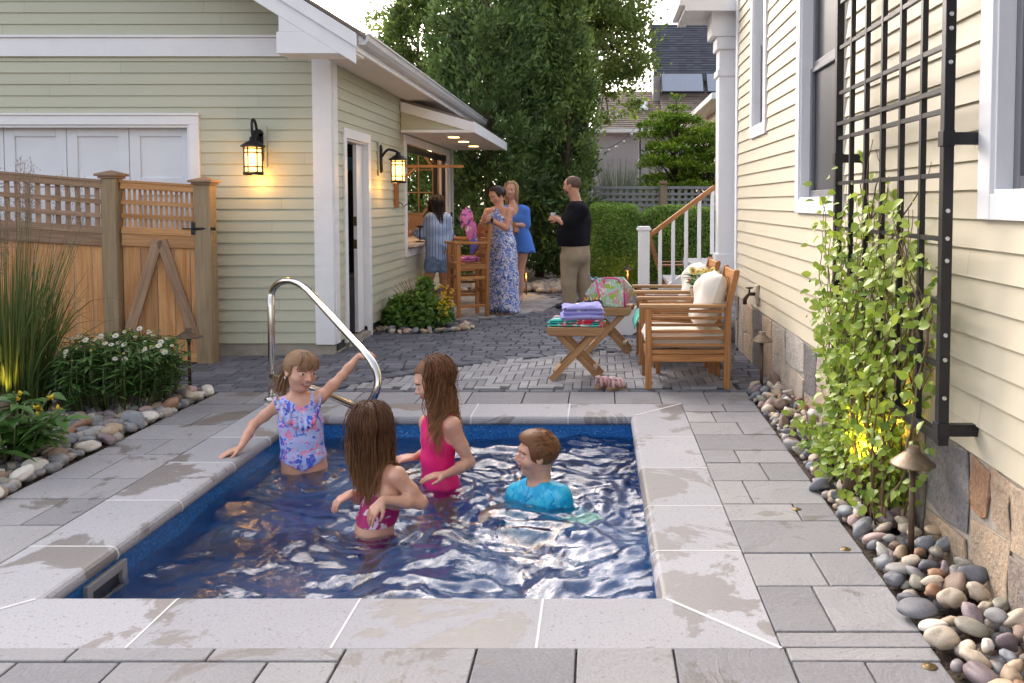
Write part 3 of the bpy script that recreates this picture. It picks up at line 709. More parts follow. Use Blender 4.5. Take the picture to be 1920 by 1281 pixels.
b = MB(); b.box(.80, .86, 8.55, 9.4, 3.38, 3.50); b.build('porch_gutter', M['white'], house, bevel=.01)
# porch stairs with handrail, descending to the left
st = thing('porch_stairs', (.8, 9.2, 0), 'white porch stairs with square balusters and a brown wooden handrail', 'stairs')
b = MB()
for k in range(4): b.box(1.05 - .28 * (k + 1), 1.05 - .28 * k + .02, 9.22, 10.3, .555 - .185 * k - .04 + .0, .555 - .185 * k)
b.build('treads', M['porchgrey'], st, bevel=.006)
b = MB(); b.prism([(1.05, 9.16, .76), (.06, 9.16, .06), (.06, 9.16, 0), (.36, 9.16, 0), (1.05, 9.16, .46)], (0, .05, 0)); b.build('stringer', M['white'], st, bevel=.003)
nz = 1.13; b = MB(); b.box(.43, .55, 9.13, 9.25, 0, nz); b.box(.415, .565, 9.115, 9.265, nz, nz + .025); b.prism([(.425, 9.125, nz + .025), (.555, 9.125, nz + .025), (.555, 9.255, nz + .025), (.425, 9.255, nz + .025)], (0, 0, .02)); b.build('newel_post', M['white'], st, bevel=.006)
b = MB(); b.beam((.53, 9.19, 1.06), (1.25, 9.19, 1.60), .075, .05); b.build('handrail', M['teak'], st, bevel=.012)
for k in range(5):
    x = .665 + .14 * k; b = MB(); b.box(x - .019, x + .019, 9.165, 9.205, max(.05, .06 + (x - .06) * .7), 1.04 + (x - .53) * .75); b.build('baluster', M['white'], st, bevel=.003)
# hose bib
sp = thing('hose_spigot', (HX - .02, 7.35, .62), 'small dark brass garden spigot on the house wall behind the wooden chairs', 'spigot')
b = MB(); b.box(HX - .035, HX - .014, 7.29, 7.41, .56, .72); b.build('mounting_block', M['siding_house'], sp)
b = MB(); b.tube([(HX - .03, 7.35, .64), (HX - .09, 7.35, .64), (HX - .12, 7.35, .60), (HX - .125, 7.35, .55)], [.016, .016, .018, .018], 10); b.tube([(HX - .085, 7.35, .64), (HX - .085, 7.35, .69)], .008, 8); b.lathe([(0, .685), (.032, .688), (.034, .70), (0, .702)], (HX - .085, 7.35, 0), 12); b.build('tap', M['bronze'], sp)
# ================================================================== VEGETATION
def ovate(b, C, D, N, L, Wd, rnd, mi=0, droop=.25, fold=.18, st=((0, .04), (.16, .40), (.42, .5), (.74, .27), (1, .0))):
    C = np.asarray(C, float); n = len(C); D = D / (np.linalg.norm(D, axis=1)[:, None] + 1e-9)
    Sx = np.cross(D, N); Sx /= np.linalg.norm(Sx, axis=1)[:, None] + 1e-9; Nn = np.cross(Sx, D)
    L = np.broadcast_to(L, (n,))[:, None]; Wd = np.broadcast_to(Wd, (n,))[:, None]; V = []
    for s, w in st:
        m = C + D * L * s - Nn * L * droop * s * s
        V += [m - Sx * Wd * w + Nn * Wd * fold * w * 2, m, m + Sx * Wd * w + Nn * Wd * fold * w * 2]
    V = np.stack(V, 1); k = V.shape[1]; q = []
    for i in range(len(st) - 1): q += [(3 * i, 3 * i + 1, 3 * i + 4, 3 * i + 3), (3 * i + 1, 3 * i + 2, 3 * i + 5, 3 * i + 4)]
    F = (np.arange(n) * k)[:, None, None] + np.array(q); b.add(V.reshape(-1, 3), F.reshape(-1, 4), mi, np.repeat(np.broadcast_to(rnd, (n,)), k), None, True)
def ribbons(b, P, Wd, rnd, mi=0):
    P = np.asarray(P); n, m, _ = P.shape; T = np.gradient(P, axis=1); a = rng.uniform(0, 6.28, n); side = np.stack([np.cos(a), np.sin(a), np.zeros(n)], 1)[:, None, :]
    Sd = np.cross(T, np.cross(np.broadcast_to(side, T.shape), T)); Sd /= np.linalg.norm(Sd, axis=2)[:, :, None] + 1e-9
    V = np.stack([P - Sd * Wd[:, :, None] / 2, P + Sd * Wd[:, :, None] / 2], 2).reshape(-1, 3); i = np.arange(n)[:, None] * 2 * m + np.arange(m - 1)[None, :] * 2
    F = np.stack([i, i + 1, i + 3, i + 2], -1).reshape(-1, 4); b.add(V, F, mi, np.repeat(rnd, 2 * m), None, True)
def rdir(n, up=.0):
    v = rng.normal(size=(n, 3)); v[:, 2] += up; return v / np.linalg.norm(v, axis=1)[:, None]
LF = {}
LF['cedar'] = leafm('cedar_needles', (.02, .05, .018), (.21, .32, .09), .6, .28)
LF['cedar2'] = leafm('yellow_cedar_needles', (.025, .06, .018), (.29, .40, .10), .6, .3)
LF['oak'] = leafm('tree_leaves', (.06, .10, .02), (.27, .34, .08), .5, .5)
LF['hedge'] = leafm('hedge_leaves', (.085, .18, .03), (.43, .60, .12), .45, .3)
LF['hinoki'] = leafm('hinoki_sprays', (.05, .13, .01), (.48, .62, .06), .5, .25)
LF['soft'] = leafm('grey_green_fronds', (.09, .12, .07), (.26, .30, .19), .6, .25)
LF['shrub'] = leafm('shrub_leaves', (.035, .10, .018), (.22, .38, .06), .4, .3)
LF['vine'] = leafm('vine_leaves', (.09, .19, .015), (.46, .56, .09), .38, .4)
LF['daisy'] = leafm('daisy_leaves', (.03, .085, .02), (.15, .27, .075), .4, .25)
LF['hosta'] = leafm('broad_leaves', (.03, .085, .02), (.13, .27, .06), .35, .3)
LF['grass'] = leafm('grass_blades', (.035, .075, .02), (.20, .25, .075), .45, .35)
LF['plume'] = leafm('grass_plumes', (.20, .13, .11), (.42, .31, .26), .8, .4)
LF['yellow'] = leafm('yellow_petals', (.65, .38, .01), (.85, .62, .05), .5, .3)
LF['petal'] = leafm('white_petals', (.70, .70, .62), (.84, .84, .78), .5, .25)
M['bark'] = plain('bark', (.10, .07, .05), .95, var=.35, scale=20, bump=.6, bscale=30)
M['stem'] = plain('green_stem', (.10, .13, .04), .6, var=.2)
M['vstem'] = plain('vine_stem', (.16, .10, .05), .7, var=.2)

def conifer(name, label, base, H, rad, nC, m, L, mat, group, upness=.9, rmin=.35, trunk_r=.1, holes=6):
    base = np.asarray(base, float); root = thing(name, base, label, 'tree', group)
    tb = MB(); tb.tube([base + (0, 0, -.1), base + (.03, 0, H * .45), base + (0, .02, H * .96)], [trunk_r, trunk_r * .6, .015], 8)
    u = rng.random(nC) ** .85; u = np.sort(u); z = u * H; ang = rng.uniform(0, 6.283, nC)
    lob = 1 + .20 * np.sin(ang * 3 + z * 2.3) + .13 * np.sin(ang * 5 - z * 3.9 + 1)
    R = np.array([rad(a) for a in u]) * lob; rr = R * (rmin + (1 - rmin) * np.sqrt(rng.random(nC)))
    keep = np.ones(nC, bool)
    for k in range(holes):
        a0, z0 = rng.uniform(0, 6.28), rng.uniform(.1, .9) * H; keep &= ~((np.abs((ang - a0 + 3.14) % 6.28 - 3.14) < .35) & (np.abs(z - z0) < .06 * H))
    C = np.stack([np.cos(ang) * rr, np.sin(ang) * rr, z], 1)[keep]; ang = ang[keep]; n = len(C); rr = rr[keep]; R = R[keep]
    out = np.stack([np.cos(ang), np.sin(ang), np.full(n, upness)], 1) + rng.normal(size=(n, 3)) * .25; out /= np.linalg.norm(out, axis=1)[:, None]
    for k in rng.choice(n, min(n, 70), False):
        p = base + C[k]; tb.tube([base + (0, 0, max(.1, C[k][2] - .35)), (base + (0, 0, C[k][2] - .15)) * .5 + p * .5 - (0, 0, .05), p], [.02, .014, .006], 4, caps=False)
    tb.build('trunk', M['bark'], root)
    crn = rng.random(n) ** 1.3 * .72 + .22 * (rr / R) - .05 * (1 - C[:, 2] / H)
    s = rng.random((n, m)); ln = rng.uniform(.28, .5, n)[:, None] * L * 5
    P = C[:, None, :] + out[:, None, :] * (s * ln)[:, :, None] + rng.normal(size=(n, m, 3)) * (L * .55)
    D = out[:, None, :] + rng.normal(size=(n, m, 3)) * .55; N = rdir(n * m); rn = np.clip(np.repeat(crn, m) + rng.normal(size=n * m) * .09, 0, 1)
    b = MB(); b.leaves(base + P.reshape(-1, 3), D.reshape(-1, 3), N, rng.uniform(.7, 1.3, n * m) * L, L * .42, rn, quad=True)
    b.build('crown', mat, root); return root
def profA(t): return 1.28 * min(1, (t + .12) * 4) * (1 - t) ** .55 + .05
gt = 'tall evergreens behind the patio'
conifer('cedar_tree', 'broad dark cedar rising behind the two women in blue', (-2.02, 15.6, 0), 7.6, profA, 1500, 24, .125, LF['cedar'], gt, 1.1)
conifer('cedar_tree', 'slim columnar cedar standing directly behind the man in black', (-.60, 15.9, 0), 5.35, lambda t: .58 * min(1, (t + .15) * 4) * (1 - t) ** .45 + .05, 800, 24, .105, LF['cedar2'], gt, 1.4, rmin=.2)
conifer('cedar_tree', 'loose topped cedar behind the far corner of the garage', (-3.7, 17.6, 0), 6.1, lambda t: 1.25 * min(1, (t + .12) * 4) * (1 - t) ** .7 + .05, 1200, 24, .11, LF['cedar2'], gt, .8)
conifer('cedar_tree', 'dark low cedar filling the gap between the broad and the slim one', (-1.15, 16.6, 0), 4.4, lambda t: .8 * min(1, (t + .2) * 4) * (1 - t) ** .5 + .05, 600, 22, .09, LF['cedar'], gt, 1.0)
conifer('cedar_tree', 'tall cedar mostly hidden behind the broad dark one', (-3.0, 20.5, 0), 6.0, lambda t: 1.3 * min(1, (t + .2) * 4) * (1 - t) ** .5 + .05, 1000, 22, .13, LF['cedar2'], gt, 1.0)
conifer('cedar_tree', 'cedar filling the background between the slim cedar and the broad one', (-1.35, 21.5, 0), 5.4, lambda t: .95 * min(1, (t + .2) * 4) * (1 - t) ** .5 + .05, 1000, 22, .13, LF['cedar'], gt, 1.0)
def broadleaf(name, label, base, blobs, nl, L, mat, trunk_h, group=None):
    base = np.asarray(base, float); root = thing(name, base, label, 'tree', group); tb = MB(); top = base + (0, 0, trunk_h)
    tb.tube([base + (0, 0, -.1), base + (.1, 0, trunk_h * .5), top], [.32, .24, .2], 10)
    P = []; RN = []
    tot = sum(r ** 2 for *_, r in blobs)
    for x, y, z, r in blobs:
        c = base + (x, y, z); tb.tube(smooth_path([top - (0, 0, .4), (top + c) / 2 + rng.normal(size=3) * .15, c], 3), [.14, .11, .09, .07, .05, .04, .03], 6, caps=False)
        k = int(nl * r * r / tot); nc = max(8, k // 42); d = rdir(nc, .2); cc = c + d * r * (.45 + .55 * np.cbrt(rng.random(nc)))[:, None] * np.array([1, 1, .8]); cr = rng.uniform(.12, .26, nc) * r ** .5
        for i in range(0, nc, 5): tb.tube([c, (c + cc[i]) / 2 + rng.normal(size=3) * .06, cc[i]], [.03, .02, .01], 4, caps=False)
        q = cc[:, None, :] + rng.normal(size=(nc, 42, 3)) * cr[:, None, None] * np.array([1, 1, .55]); P.append(q.reshape(-1, 3))
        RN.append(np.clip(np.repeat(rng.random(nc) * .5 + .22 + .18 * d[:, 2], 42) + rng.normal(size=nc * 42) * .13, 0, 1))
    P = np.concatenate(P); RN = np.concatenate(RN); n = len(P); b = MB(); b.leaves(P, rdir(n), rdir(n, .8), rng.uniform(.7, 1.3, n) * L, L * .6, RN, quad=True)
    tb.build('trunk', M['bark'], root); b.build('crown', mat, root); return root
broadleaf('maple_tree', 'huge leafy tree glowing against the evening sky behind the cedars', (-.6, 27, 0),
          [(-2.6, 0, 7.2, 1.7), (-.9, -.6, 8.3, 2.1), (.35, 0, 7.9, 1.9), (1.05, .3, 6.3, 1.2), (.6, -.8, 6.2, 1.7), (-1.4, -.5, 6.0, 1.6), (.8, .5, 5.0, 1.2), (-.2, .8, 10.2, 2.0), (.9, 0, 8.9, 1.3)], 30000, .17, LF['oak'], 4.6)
broadleaf('young_tree', 'thin leafy tree peeking over the garage roof', (-6.2, 24, 0), [(0, 0, 5.6, .8), (.7, 0, 5.2, .7), (.3, .2, 6.3, .6), (1.3, 0, 4.6, .8), (-.4, 0, 4.7, .7)], 2600, .15, LF['oak'], 3.6)

# clipped hedges
def hedge(label, x0, x1, y0, y1, h, n, L=.045):
    root = thing('hedge', ((x0 + x1) / 2, (y0 + y1) / 2, 0), label, 'hedge', 'clipped hedges along the back fence'); c = np.array([(x0 + x1) / 2, (y0 + y1) / 2, h / 2]); hs = np.array([(x1 - x0) / 2, (y1 - y0) / 2, h / 2])
    d = rng.uniform(-1, 1, (n, 3)); ax = rng.choice(3, n, p=[.2, .45, .35]); sg = np.where(ax == 0, rng.choice([-1, 1], n), np.where(ax == 1, -1, 1)); d[np.arange(n), ax] = sg
    rr = np.linalg.norm(d / np.array([1, 1, 1]), ord=8, axis=1); P = c + d / rr[:, None] * hs * (1 - .10 * rng.random(n) ** 2)[:, None]
    P += (np.sin(P[:, [1, 2, 0]] * 5.1 + 1) + np.sin(P[:, [2, 0, 1]] * 9.7)) * .022
    N = d / np.linalg.norm(d, axis=1)[:, None] + rng.normal(size=(n, 3)) * .5; cl = .45 + .2 * np.sin(P[:, 0] * 7) * np.sin(P[:, 2] * 6 + P[:, 1] * 5)
    b = MB(); b.leaves(P, rdir(n, .5), N, rng.uniform(.6, 1.3, n) * L, L * .7, np.clip(cl + rng.normal(size=n) * .22, 0, 1), quad=True); b.build('foliage', LF['hedge'], root)
    s = MB(); q = MB()
    for k in range(14): x = rng.uniform(x0 + .1, x1 - .1); y = rng.uniform(y0 + .2, y1 - .1); s.tube([(x, y, -.05), (x + rng.normal() * .08, y, h * .5), (x + rng.normal() * .15, y, h * .85)], [.02, .014, .006], 5)
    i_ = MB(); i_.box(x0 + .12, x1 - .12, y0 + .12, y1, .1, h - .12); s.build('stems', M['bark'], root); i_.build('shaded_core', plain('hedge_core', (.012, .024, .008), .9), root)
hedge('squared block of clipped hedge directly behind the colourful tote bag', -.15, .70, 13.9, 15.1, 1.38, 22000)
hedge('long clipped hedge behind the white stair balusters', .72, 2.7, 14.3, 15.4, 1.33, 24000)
# bright layered conifer pair
def layered(label, base, pads, n, L):
    base = np.asarray(base, float); root = thing('cypress_tree', base, label, 'tree', 'bright layered cypresses'); tb = MB(); P = []; RN = []; D = []
    tb.tube([base, base + (0, 0, pads[0][2] * .98)], [.09, .02], 7)
    for x, y, z, r in pads:
        c = base + (x, y, z); tb.tube([base + (0, 0, z * .75), c], [.03, .01], 5); k = int(n * r * r); a = rng.uniform(0, 6.28, k); q = np.sqrt(rng.random(k)) * r
        p = np.stack([np.cos(a) * q, np.sin(a) * q, .35 * np.sqrt(np.maximum(r * r - q * q, 0)) * rng.uniform(.2, 1, k) - .1 * r], 1); P.append(c + p + rng.normal(size=(k, 3)) * .03)
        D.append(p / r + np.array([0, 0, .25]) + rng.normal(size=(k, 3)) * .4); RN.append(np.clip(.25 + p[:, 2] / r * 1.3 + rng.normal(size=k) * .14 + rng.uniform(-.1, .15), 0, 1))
    P = np.concatenate(P); b = MB(); b.leaves(P, np.concatenate(D), rdir(len(P), 1.5), rng.uniform(.7, 1.3, len(P)) * L, L * .5, np.concatenate(RN), quad=True)
    tb.build('trunk', M['bark'], root); b.build('crown', LF['hinoki'], root)
pads = [(0, 0, 3.75, .12), (.03, 0, 3.5, .22), (-.1, -.1, 3.3, .26)]
for k in range(44):
    t_ = k / 44; z = 3.35 - 2.3 * t_; R = .35 + .75 * t_ ** .7; a = k * 2.4; pads.append((math.cos(a) * R * rng.uniform(.5, 1), math.sin(a) * R * rng.uniform(.5, 1), z + rng.uniform(-.12, .12), rng.uniform(.24, .4)))
layered('bright green layered cypress above the back lattice fence', (1.72, 19, 0), pads, 3300, .09)
pads = [(0, 0, 3.1, .2)]
for k in range(26):
    t_ = k / 26; z = 3.0 - 1.9 * t_; R = .2 + .5 * t_; a = k * 2.4 + 1; pads.append((math.cos(a) * R, math.sin(a) * R, z, rng.uniform(.22, .36)))
layered('shorter bright cypress half hidden by the white porch column', (2.42, 18.6, 0), pads, 3300, .085)
# fountain of fine grey-green fronds
n = 900; base = np.array([.42, 18.2, 0]); a = rng.uniform(0, 6.28, n); r0 = rng.random(n) ** .5 * .25; hgt = rng.uniform(1.4, 2.6, n); sp_ = rng.uniform(.05, .45, n)
tt = np.linspace(0, 1, 6)[None, :]; P = np.stack([base[0] + np.cos(a)[:, None] * (r0[:, None] + sp_[:, None] * tt ** 2), base[1] + np.sin(a)[:, None] * (r0[:, None] + sp_[:, None] * tt ** 2), hgt[:, None] * tt * (1 - .08 * tt ** 3)], -1)
fs = thing('feathery_shrub', base, 'soft grey green feathery shrub left of the bright cypress', 'shrub'); b = MB(); ribbons(b, P, np.full((n, 6), .02) * (1.15 - tt), rng.random(n)); b.build('fronds', LF['soft'], fs)

# ---------------------------------------------------------------- shrub by the garage doorway
def leafy_shrub(b, c, rad, n, L, Wd, mi=0, hole=.35):
    d = rdir(n, .25); d[:, 2] = np.abs(d[:, 2]); P = c + d * rad * (hole + (1 - hole) * np.cbrt(rng.random(n)))[:, None]
    ovate(b, P, d * .6 + rdir(n) * .7 + (0, 0, .1), d + rdir(n) * .4 + (0, 0, .7), rng.uniform(.7, 1.25, n) * L, Wd * rng.uniform(.8, 1.2, n), np.clip(.2 + .45 * d[:, 2] + rng.normal(size=n) * .2, 0, 1), mi)
c0 = np.array([-2.03, 9.75, 0.0]); sh = thing('garden_shrub', c0, 'green leafy shrub with yellow blooms beside the garage doorway', 'shrub')
b = MB(); leafy_shrub(b, c0 + (-.05, 0, .05), np.array([.41, .36, .35]), 1600, .075, .042); leafy_shrub(b, c0 + (.03, .05, .32), np.array([.10, .10, .26]), 170, .07, .04)
b.build('foliage', LF['shrub'], sh)
b = MB(); 
for k in range(24):
    b = MB(); p = c0 + np.array([.28, -.16, .31]) + rng.normal(size=3) * (.09, .07, .10); d = rdir(6, .4); b.leaves(p + d * .006, d, rdir(6, .6), .034, .026, rng.random(6)); b.build('flower', LF['yellow'], sh)
b = MB()
for k in range(22): a = rng.uniform(0, 6.28); b.tube([c0 + (rng.normal() * .04, rng.normal() * .04, -.02), c0 + (math.cos(a) * .15, math.sin(a) * .15, .3), c0 + (math.cos(a) * .32, math.sin(a) * .3, rng.uniform(.3, .6))], [.008, .006, .003], 5)
b.build('stems', M['vstem'], sh)
# ---------------------------------------------------------------- left bed
c0 = np.array([-3.36, 5.95, 0.0]); ds = thing('daisy_bush', c0, 'rounded bush of white daisies in the bed before the wooden gate', 'plant')
b = MB(); s = MB(); dc = plain('daisy_centre', (.55, .42, .05), .7); n = 210
for k in range(n):
    a = rng.uniform(0, 6.28); r = math.sqrt(rng.random()); top = c0 + (math.cos(a) * r * .42, math.sin(a) * r * .42, (.26 + .24 * math.sqrt(max(0, 1 - r * r * .8))) * rng.uniform(.85, 1.08)); bot = c0 + (math.cos(a) * r * .35, math.sin(a) * r * .35, 0); mid = (top + bot) / 2 + (math.cos(a) * .04, math.sin(a) * .04, .03)
    s.tube([bot, mid, top], [.004, .0035, .003], 4); m = 15; q = rng.uniform(.25, 1, m); pp = bot + (top - bot) * q[:, None] + (mid - (top + bot) / 2) * (4 * q * (1 - q))[:, None]; an = rng.uniform(0, 6.28, m)
    ovate(b, pp, np.stack([np.cos(an), np.sin(an), rng.uniform(-.2, .7, m)], 1), np.tile([0, 0, 1.0], (m, 1)) + rdir(m) * .3, rng.uniform(.07, .12, m), rng.uniform(.018, .028, m), np.clip(rng.normal(.45, .22, m) + .25 * (q - .6), 0, 1), 0, .3)
    if rng.random() < .48 and r < .97:
        fl = MB(); nn = nrm(np.array([math.cos(a) * .5 - .1, math.sin(a) * .5 - .55, 1]) + rng.normal(size=3) * .25); t0 = top + (0, 0, .02); m = 12; e1 = nrm(np.cross(nn, (1, .2, 0))); e2 = np.cross(nn, e1); ph = np.arange(m) * 6.283 / m; R = rng.choice([.008, .015, .020, .024])
        ovate(fl, np.tile(t0, (m, 1)), e1 * np.cos(ph)[:, None] + e2 * np.sin(ph)[:, None], np.tile(nn, (m, 1)), R, R * .5, rng.random(m), 0, .15)
        fl.blob(t0 + nn * .003, (.008, .008, .005), 1, 5, 0, 1); fl.build('flower', [LF['petal'], dc], ds)
s.build('stems', M['stem'], ds); b.build('foliage', LF['daisy'], ds)
# ornamental grass with plumes
c0 = np.array([-3.95, 5.65, 0.0]); gr = thing('feather_reed_grass', c0, 'tall ornamental grass with pinkish plumes beside the lattice fence', 'plant')
n = 520; a = rng.uniform(0, 6.28, n); hgt = rng.uniform(.7, 1.35, n); sp_ = rng.uniform(.03, .30, n) + (rng.random(n) < .25) * rng.uniform(.1, .4, n); r0 = rng.random(n) ** .5 * .24
tt = np.linspace(0, 1, 8)[None, :]; dr = np.where(sp_ > .32, .45, .06)[:, None]
P = np.stack([c0[0] + np.cos(a)[:, None] * (r0[:, None] + sp_[:, None] * tt ** 2), c0[1] + np.sin(a)[:, None] * (r0[:, None] + sp_[:, None] * tt ** 2), hgt[:, None] * (tt - dr * tt ** 4)], -1)
b = MB(); ribbons(b, P, .011 * (1.05 - tt ** 2) * np.ones((n, 1)), np.clip(rng.normal(.45, .25, n), 0, 1)); b.build('blades', LF['grass'], gr)
b = MB(); pl = MB(); n = 42
for k in range(n):
    a = rng.uniform(0, 6.28); h = rng.uniform(1.25, 1.80); sp1 = rng.uniform(.02, .42); p0 = c0 + (math.cos(a) * .12, math.sin(a) * .12, 0); p2 = c0 + (math.cos(a) * (.12 + sp1), math.sin(a) * (.12 + sp1), h); p1 = (p0 + p2) / 2 + (0, 0, .12); path = smooth_path([p0, p1, p2], 4); b.tube(path, np.linspace(.0032, .0012, len(path)), 4)
    m = 130; q = rng.random(m) ** .8; L = .34; ax = nrm(p2 - p1); pp = p2 - ax * L * q[:, None] + rng.normal(size=(m, 3)) * (.006 + .028 * q[:, None] * (1.05 - q[:, None]) * 3)
    pl.leaves(pp, rdir(m, .8) + ax, rdir(m), rng.uniform(.012, .03, m), .004, rng.random(m), quad=True)
b.build('stems', M['stem'], gr); pl.build('plumes', LF['plume'], gr)
# broad leaved plant at the corner of the bed
c0 = np.array([-3.10, 4.55, 0.0]); ho = thing('balloon_flower', c0, 'low broad leaved green plant spilling over stones at the paving edge', 'plant'); b = MB(); s = MB()
for k in range(30):
    a = rng.uniform(0, 6.28); r = rng.uniform(.05, .34); top = c0 + (math.cos(a) * r - .12, math.sin(a) * r, rng.uniform(.16, .44) * (1.1 - r)); bot = c0 + (-.1 + math.cos(a) * .08, math.sin(a) * .08, 0); s.tube([bot, (bot + top) / 2 + (0, 0, .05), top], .005, 5)
    m = 8; q = rng.uniform(.4, 1, m); an = rng.uniform(0, 6.28, m); ovate(b, bot + (top - bot) * q[:, None], np.stack([np.cos(an), np.sin(an), rng.uniform(-.15, .45, m)], 1), np.tile([0, 0, 1.0], (m, 1)) + rdir(m) * .25, rng.uniform(.09, .17, m), rng.uniform(.05, .09, m), np.clip(rng.normal(.5, .2, m), 0, 1), 0, .35)
s.build('stems', M['stem'], ho); b.build('foliage', LF['hosta'], ho)

for k in range(7):
    b = MB(); p = c0 + (.0, .10, .30) + rng.normal(size=3) * (.08, .08, .06); d = rdir(5, .6); b.leaves(p + d * .004, d, rdir(5, .5), .03, .02, rng.random(5)); b.build('flower', LF['yellow'], ho)

# ---------------------------------------------------------------- trellis and vine
TX, TY0, TY1 = 1.255, 3.085, 4.48
tr = thing('wall_trellis', (TX, 3.8, .56), 'tall black metal grid trellis bracketed to the yellow clapboard wall', 'trellis')
b = MB(); b.box(TX - .019, TX + .019, TY0 - .019, TY0 + .019, .545, 4.2); b.box(TX - .019, TX + .019, TY1 - .019, TY1 + .019, .545, 4.2); b.box(TX - .018, TX + .018, TY0 + .019, TY1 - .019, .55, .588); b.build('frame', M['black'], tr, bevel=.002)
b = MB(); zs = [.60 + .2325 * k for k in range(1, 16)]
for k in range(1, 6): y = TY0 + (TY1 - TY0) * k / 6; b.box(TX - .011, TX + .011, y - .011, y + .011, .588, 4.2)
for z in zs: b.box(TX - .0095, TX + .0095, TY0 + .019, TY1 - .019, z - .009, z + .009)
b.box(TX - .016, TX + .016, TY0 + .019, TY1 - .019, 1.828, 1.846); b.build('grid_bars', M['black'], tr)
for y, z in ((TY0, 1.66), (TY1, 1.66), (TY0, .60), (TY1, .60), (TY0, 2.9), (TY1, 2.9)):
    b = MB(); b.box(TX + .0195, HX - .004, y - .016, y + .016, z - .022, z + .022); b.box(TX - .024, TX - .0195, y - .024, y + .024, z - .028, z + .028); b.box(TX - .0195, TX + .0195, y - .024, y - .0195, z - .028, z + .028); b.build('bracket', M['black'], tr, bevel=.0015)
scz = [.72, .86, .95, 1.22, 1.30, 1.40, 1.93, 2.05, 2.10, 2.16]
for z in scz:
    b = MB(); b.lathe([(0, .003), (.004, .003), (.0045, .0035), (.008, .0025), (.0085, 0)][::-1], (0, 0, 0), 10, ax=np.array([[1, 0, 0], [0, 0, 1], [0, -1, 0]])); 
    b.V[0] += np.array([TX, TY0 - .019, z]) - 0; b.build('screw', M['chrome'], tr)
vine = thing('climbing_vine', (1.27, 3.95, 0), 'yellow green climbing vine scrambling up the black trellis', 'vine')
b = MB(); s = MB(); P = []; N_ = []; L_ = []; RN = []
def vine_stem(p, steps, drift, dens, lmax, wob=.05):
    pts = [np.array(p, float)]; v = np.array(drift, float)
    for k in range(steps):
        v = nrm(v + rng.normal(size=3) * (.15, .45, .25) + np.array(drift) * .4); q = pts[-1] + v * .055; q[0] = np.clip(q[0], 1.17, 1.36); q[1] = np.clip(q[1], 3.22, 4.85); pts.append(q)
    pts = np.array(pts); s.tube(pts, np.linspace(.0055, .0016, len(pts)), 5)
    for k in range(2, len(pts)):
        for _ in range(rng.poisson(dens)):
            P.append(pts[k] + rng.normal(size=3) * (.035, .05, .04)); L_.append(rng.uniform(.03, lmax)); RN.append(rng.normal(.5, .2) + .12 * (pts[k][2] - .5))
for k in range(60):
    y = rng.uniform(3.6, 4.45); vine_stem((rng.uniform(1.20, 1.33), y, .02), int(rng.uniform(14, 32)), (0, rng.normal() * .25, 1), 2.1, .064)
for k in range(20): vine_stem((rng.uniform(1.2, 1.3), rng.uniform(3.7, 4.1), .2), int(rng.uniform(16, 24)), (0, -.35 + rng.normal() * .2, .9), 1.5, .062)
for k in range(13): vine_stem((1.26, rng.uniform(3.2, 3.7), rng.uniform(.7, .9)), int(rng.uniform(7, 14)), (0, rng.normal() * .3, .9), 1.2, .060)
for k in range(16): vine_stem((rng.uniform(1.13, 1.27), rng.uniform(4.05, 4.6), .06), int(rng.uniform(5, 11)), (-.3, rng.normal() * .5, .25), 2.2, .058)
for k in range(5): vine_stem((1.28, rng.uniform(3.2, 4.2), 1.25), 9, (0, rng.normal() * .4, .9), .25, .04)
P = np.array(P); n = len(P); D = np.stack([rng.normal(-.5, .5, n), rng.normal(-.1, .7, n), rng.normal(-.25, .5, n)], 1); Nn = np.stack([rng.normal(-.8, .35, n), rng.normal(-.45, .4, n), rng.normal(.5, .35, n)], 1)
ovate(b, P, D, Nn, np.array(L_) * .95, np.array(L_) * .64, np.clip(RN, 0, 1), 0, .2, .12)
s.build('stems', M['vstem'], vine); b.build('foliage', LF['vine'], vine)

# ---------------------------------------------------------------- river stones
t = NT('river_stone'); oi = t.n('ObjectInfo'); nz_ = t.noise(t.coord('Object', (1, 1, 1)), 30, 5, .65, .6); ba = t.noise(t.coord('Object', (1, 1.4, 5)), 14, 3, .5, 1.2)
c = t.mix(t.ramp(nz_, [(.4, (0, 0, 0)), (.75, (.5, .5, .5))]), oi.outputs['Color'], t.mix(1, oi.outputs['Color'], (1.7, 1.55, 1.4), 'MULTIPLY')); c = t.mix(t.ramp(ba, [(.32, (.7, .7, .7)), (.5, (0, 0, 0))]), c, t.mix(1, oi.outputs['Color'], (.55, .52, .5), 'MULTIPLY'))
t.set(Base_Color=c, Roughness=.6); t.bump(nz_, .15, .004); M['river'] = t.m
t = NT('small_river_stones'); nz_ = t.noise(t.coord('World'), 40, 4)
c = t.ramp(t.rnd(), [(0, (.13, .13, .15)), (.2, (.36, .31, .26)), (.4, (.22, .18, .19)), (.55, (.46, .42, .37)), (.7, (.30, .21, .14)), (.85, (.20, .205, .225)), (1, (.40, .36, .33))], 'CONSTANT'); c = t.mix(.3, c, t.ramp(nz_, [(.3, (.08, .08, .08)), (.7, (.5, .48, .45))])); t.set(Base_Color=c, Roughness=.6); M['river_s'] = t.m
protos = []
for k in range(14):
    bb = MB(); q = np.random.default_rng(100 + k); bb.blob((0, 0, 0), (.5 * q.uniform(.85, 1.15), .5 * q.uniform(.62, .85), .5 * q.uniform(.45, .68)), 50 + k, 12, .11); protos.append(bb)
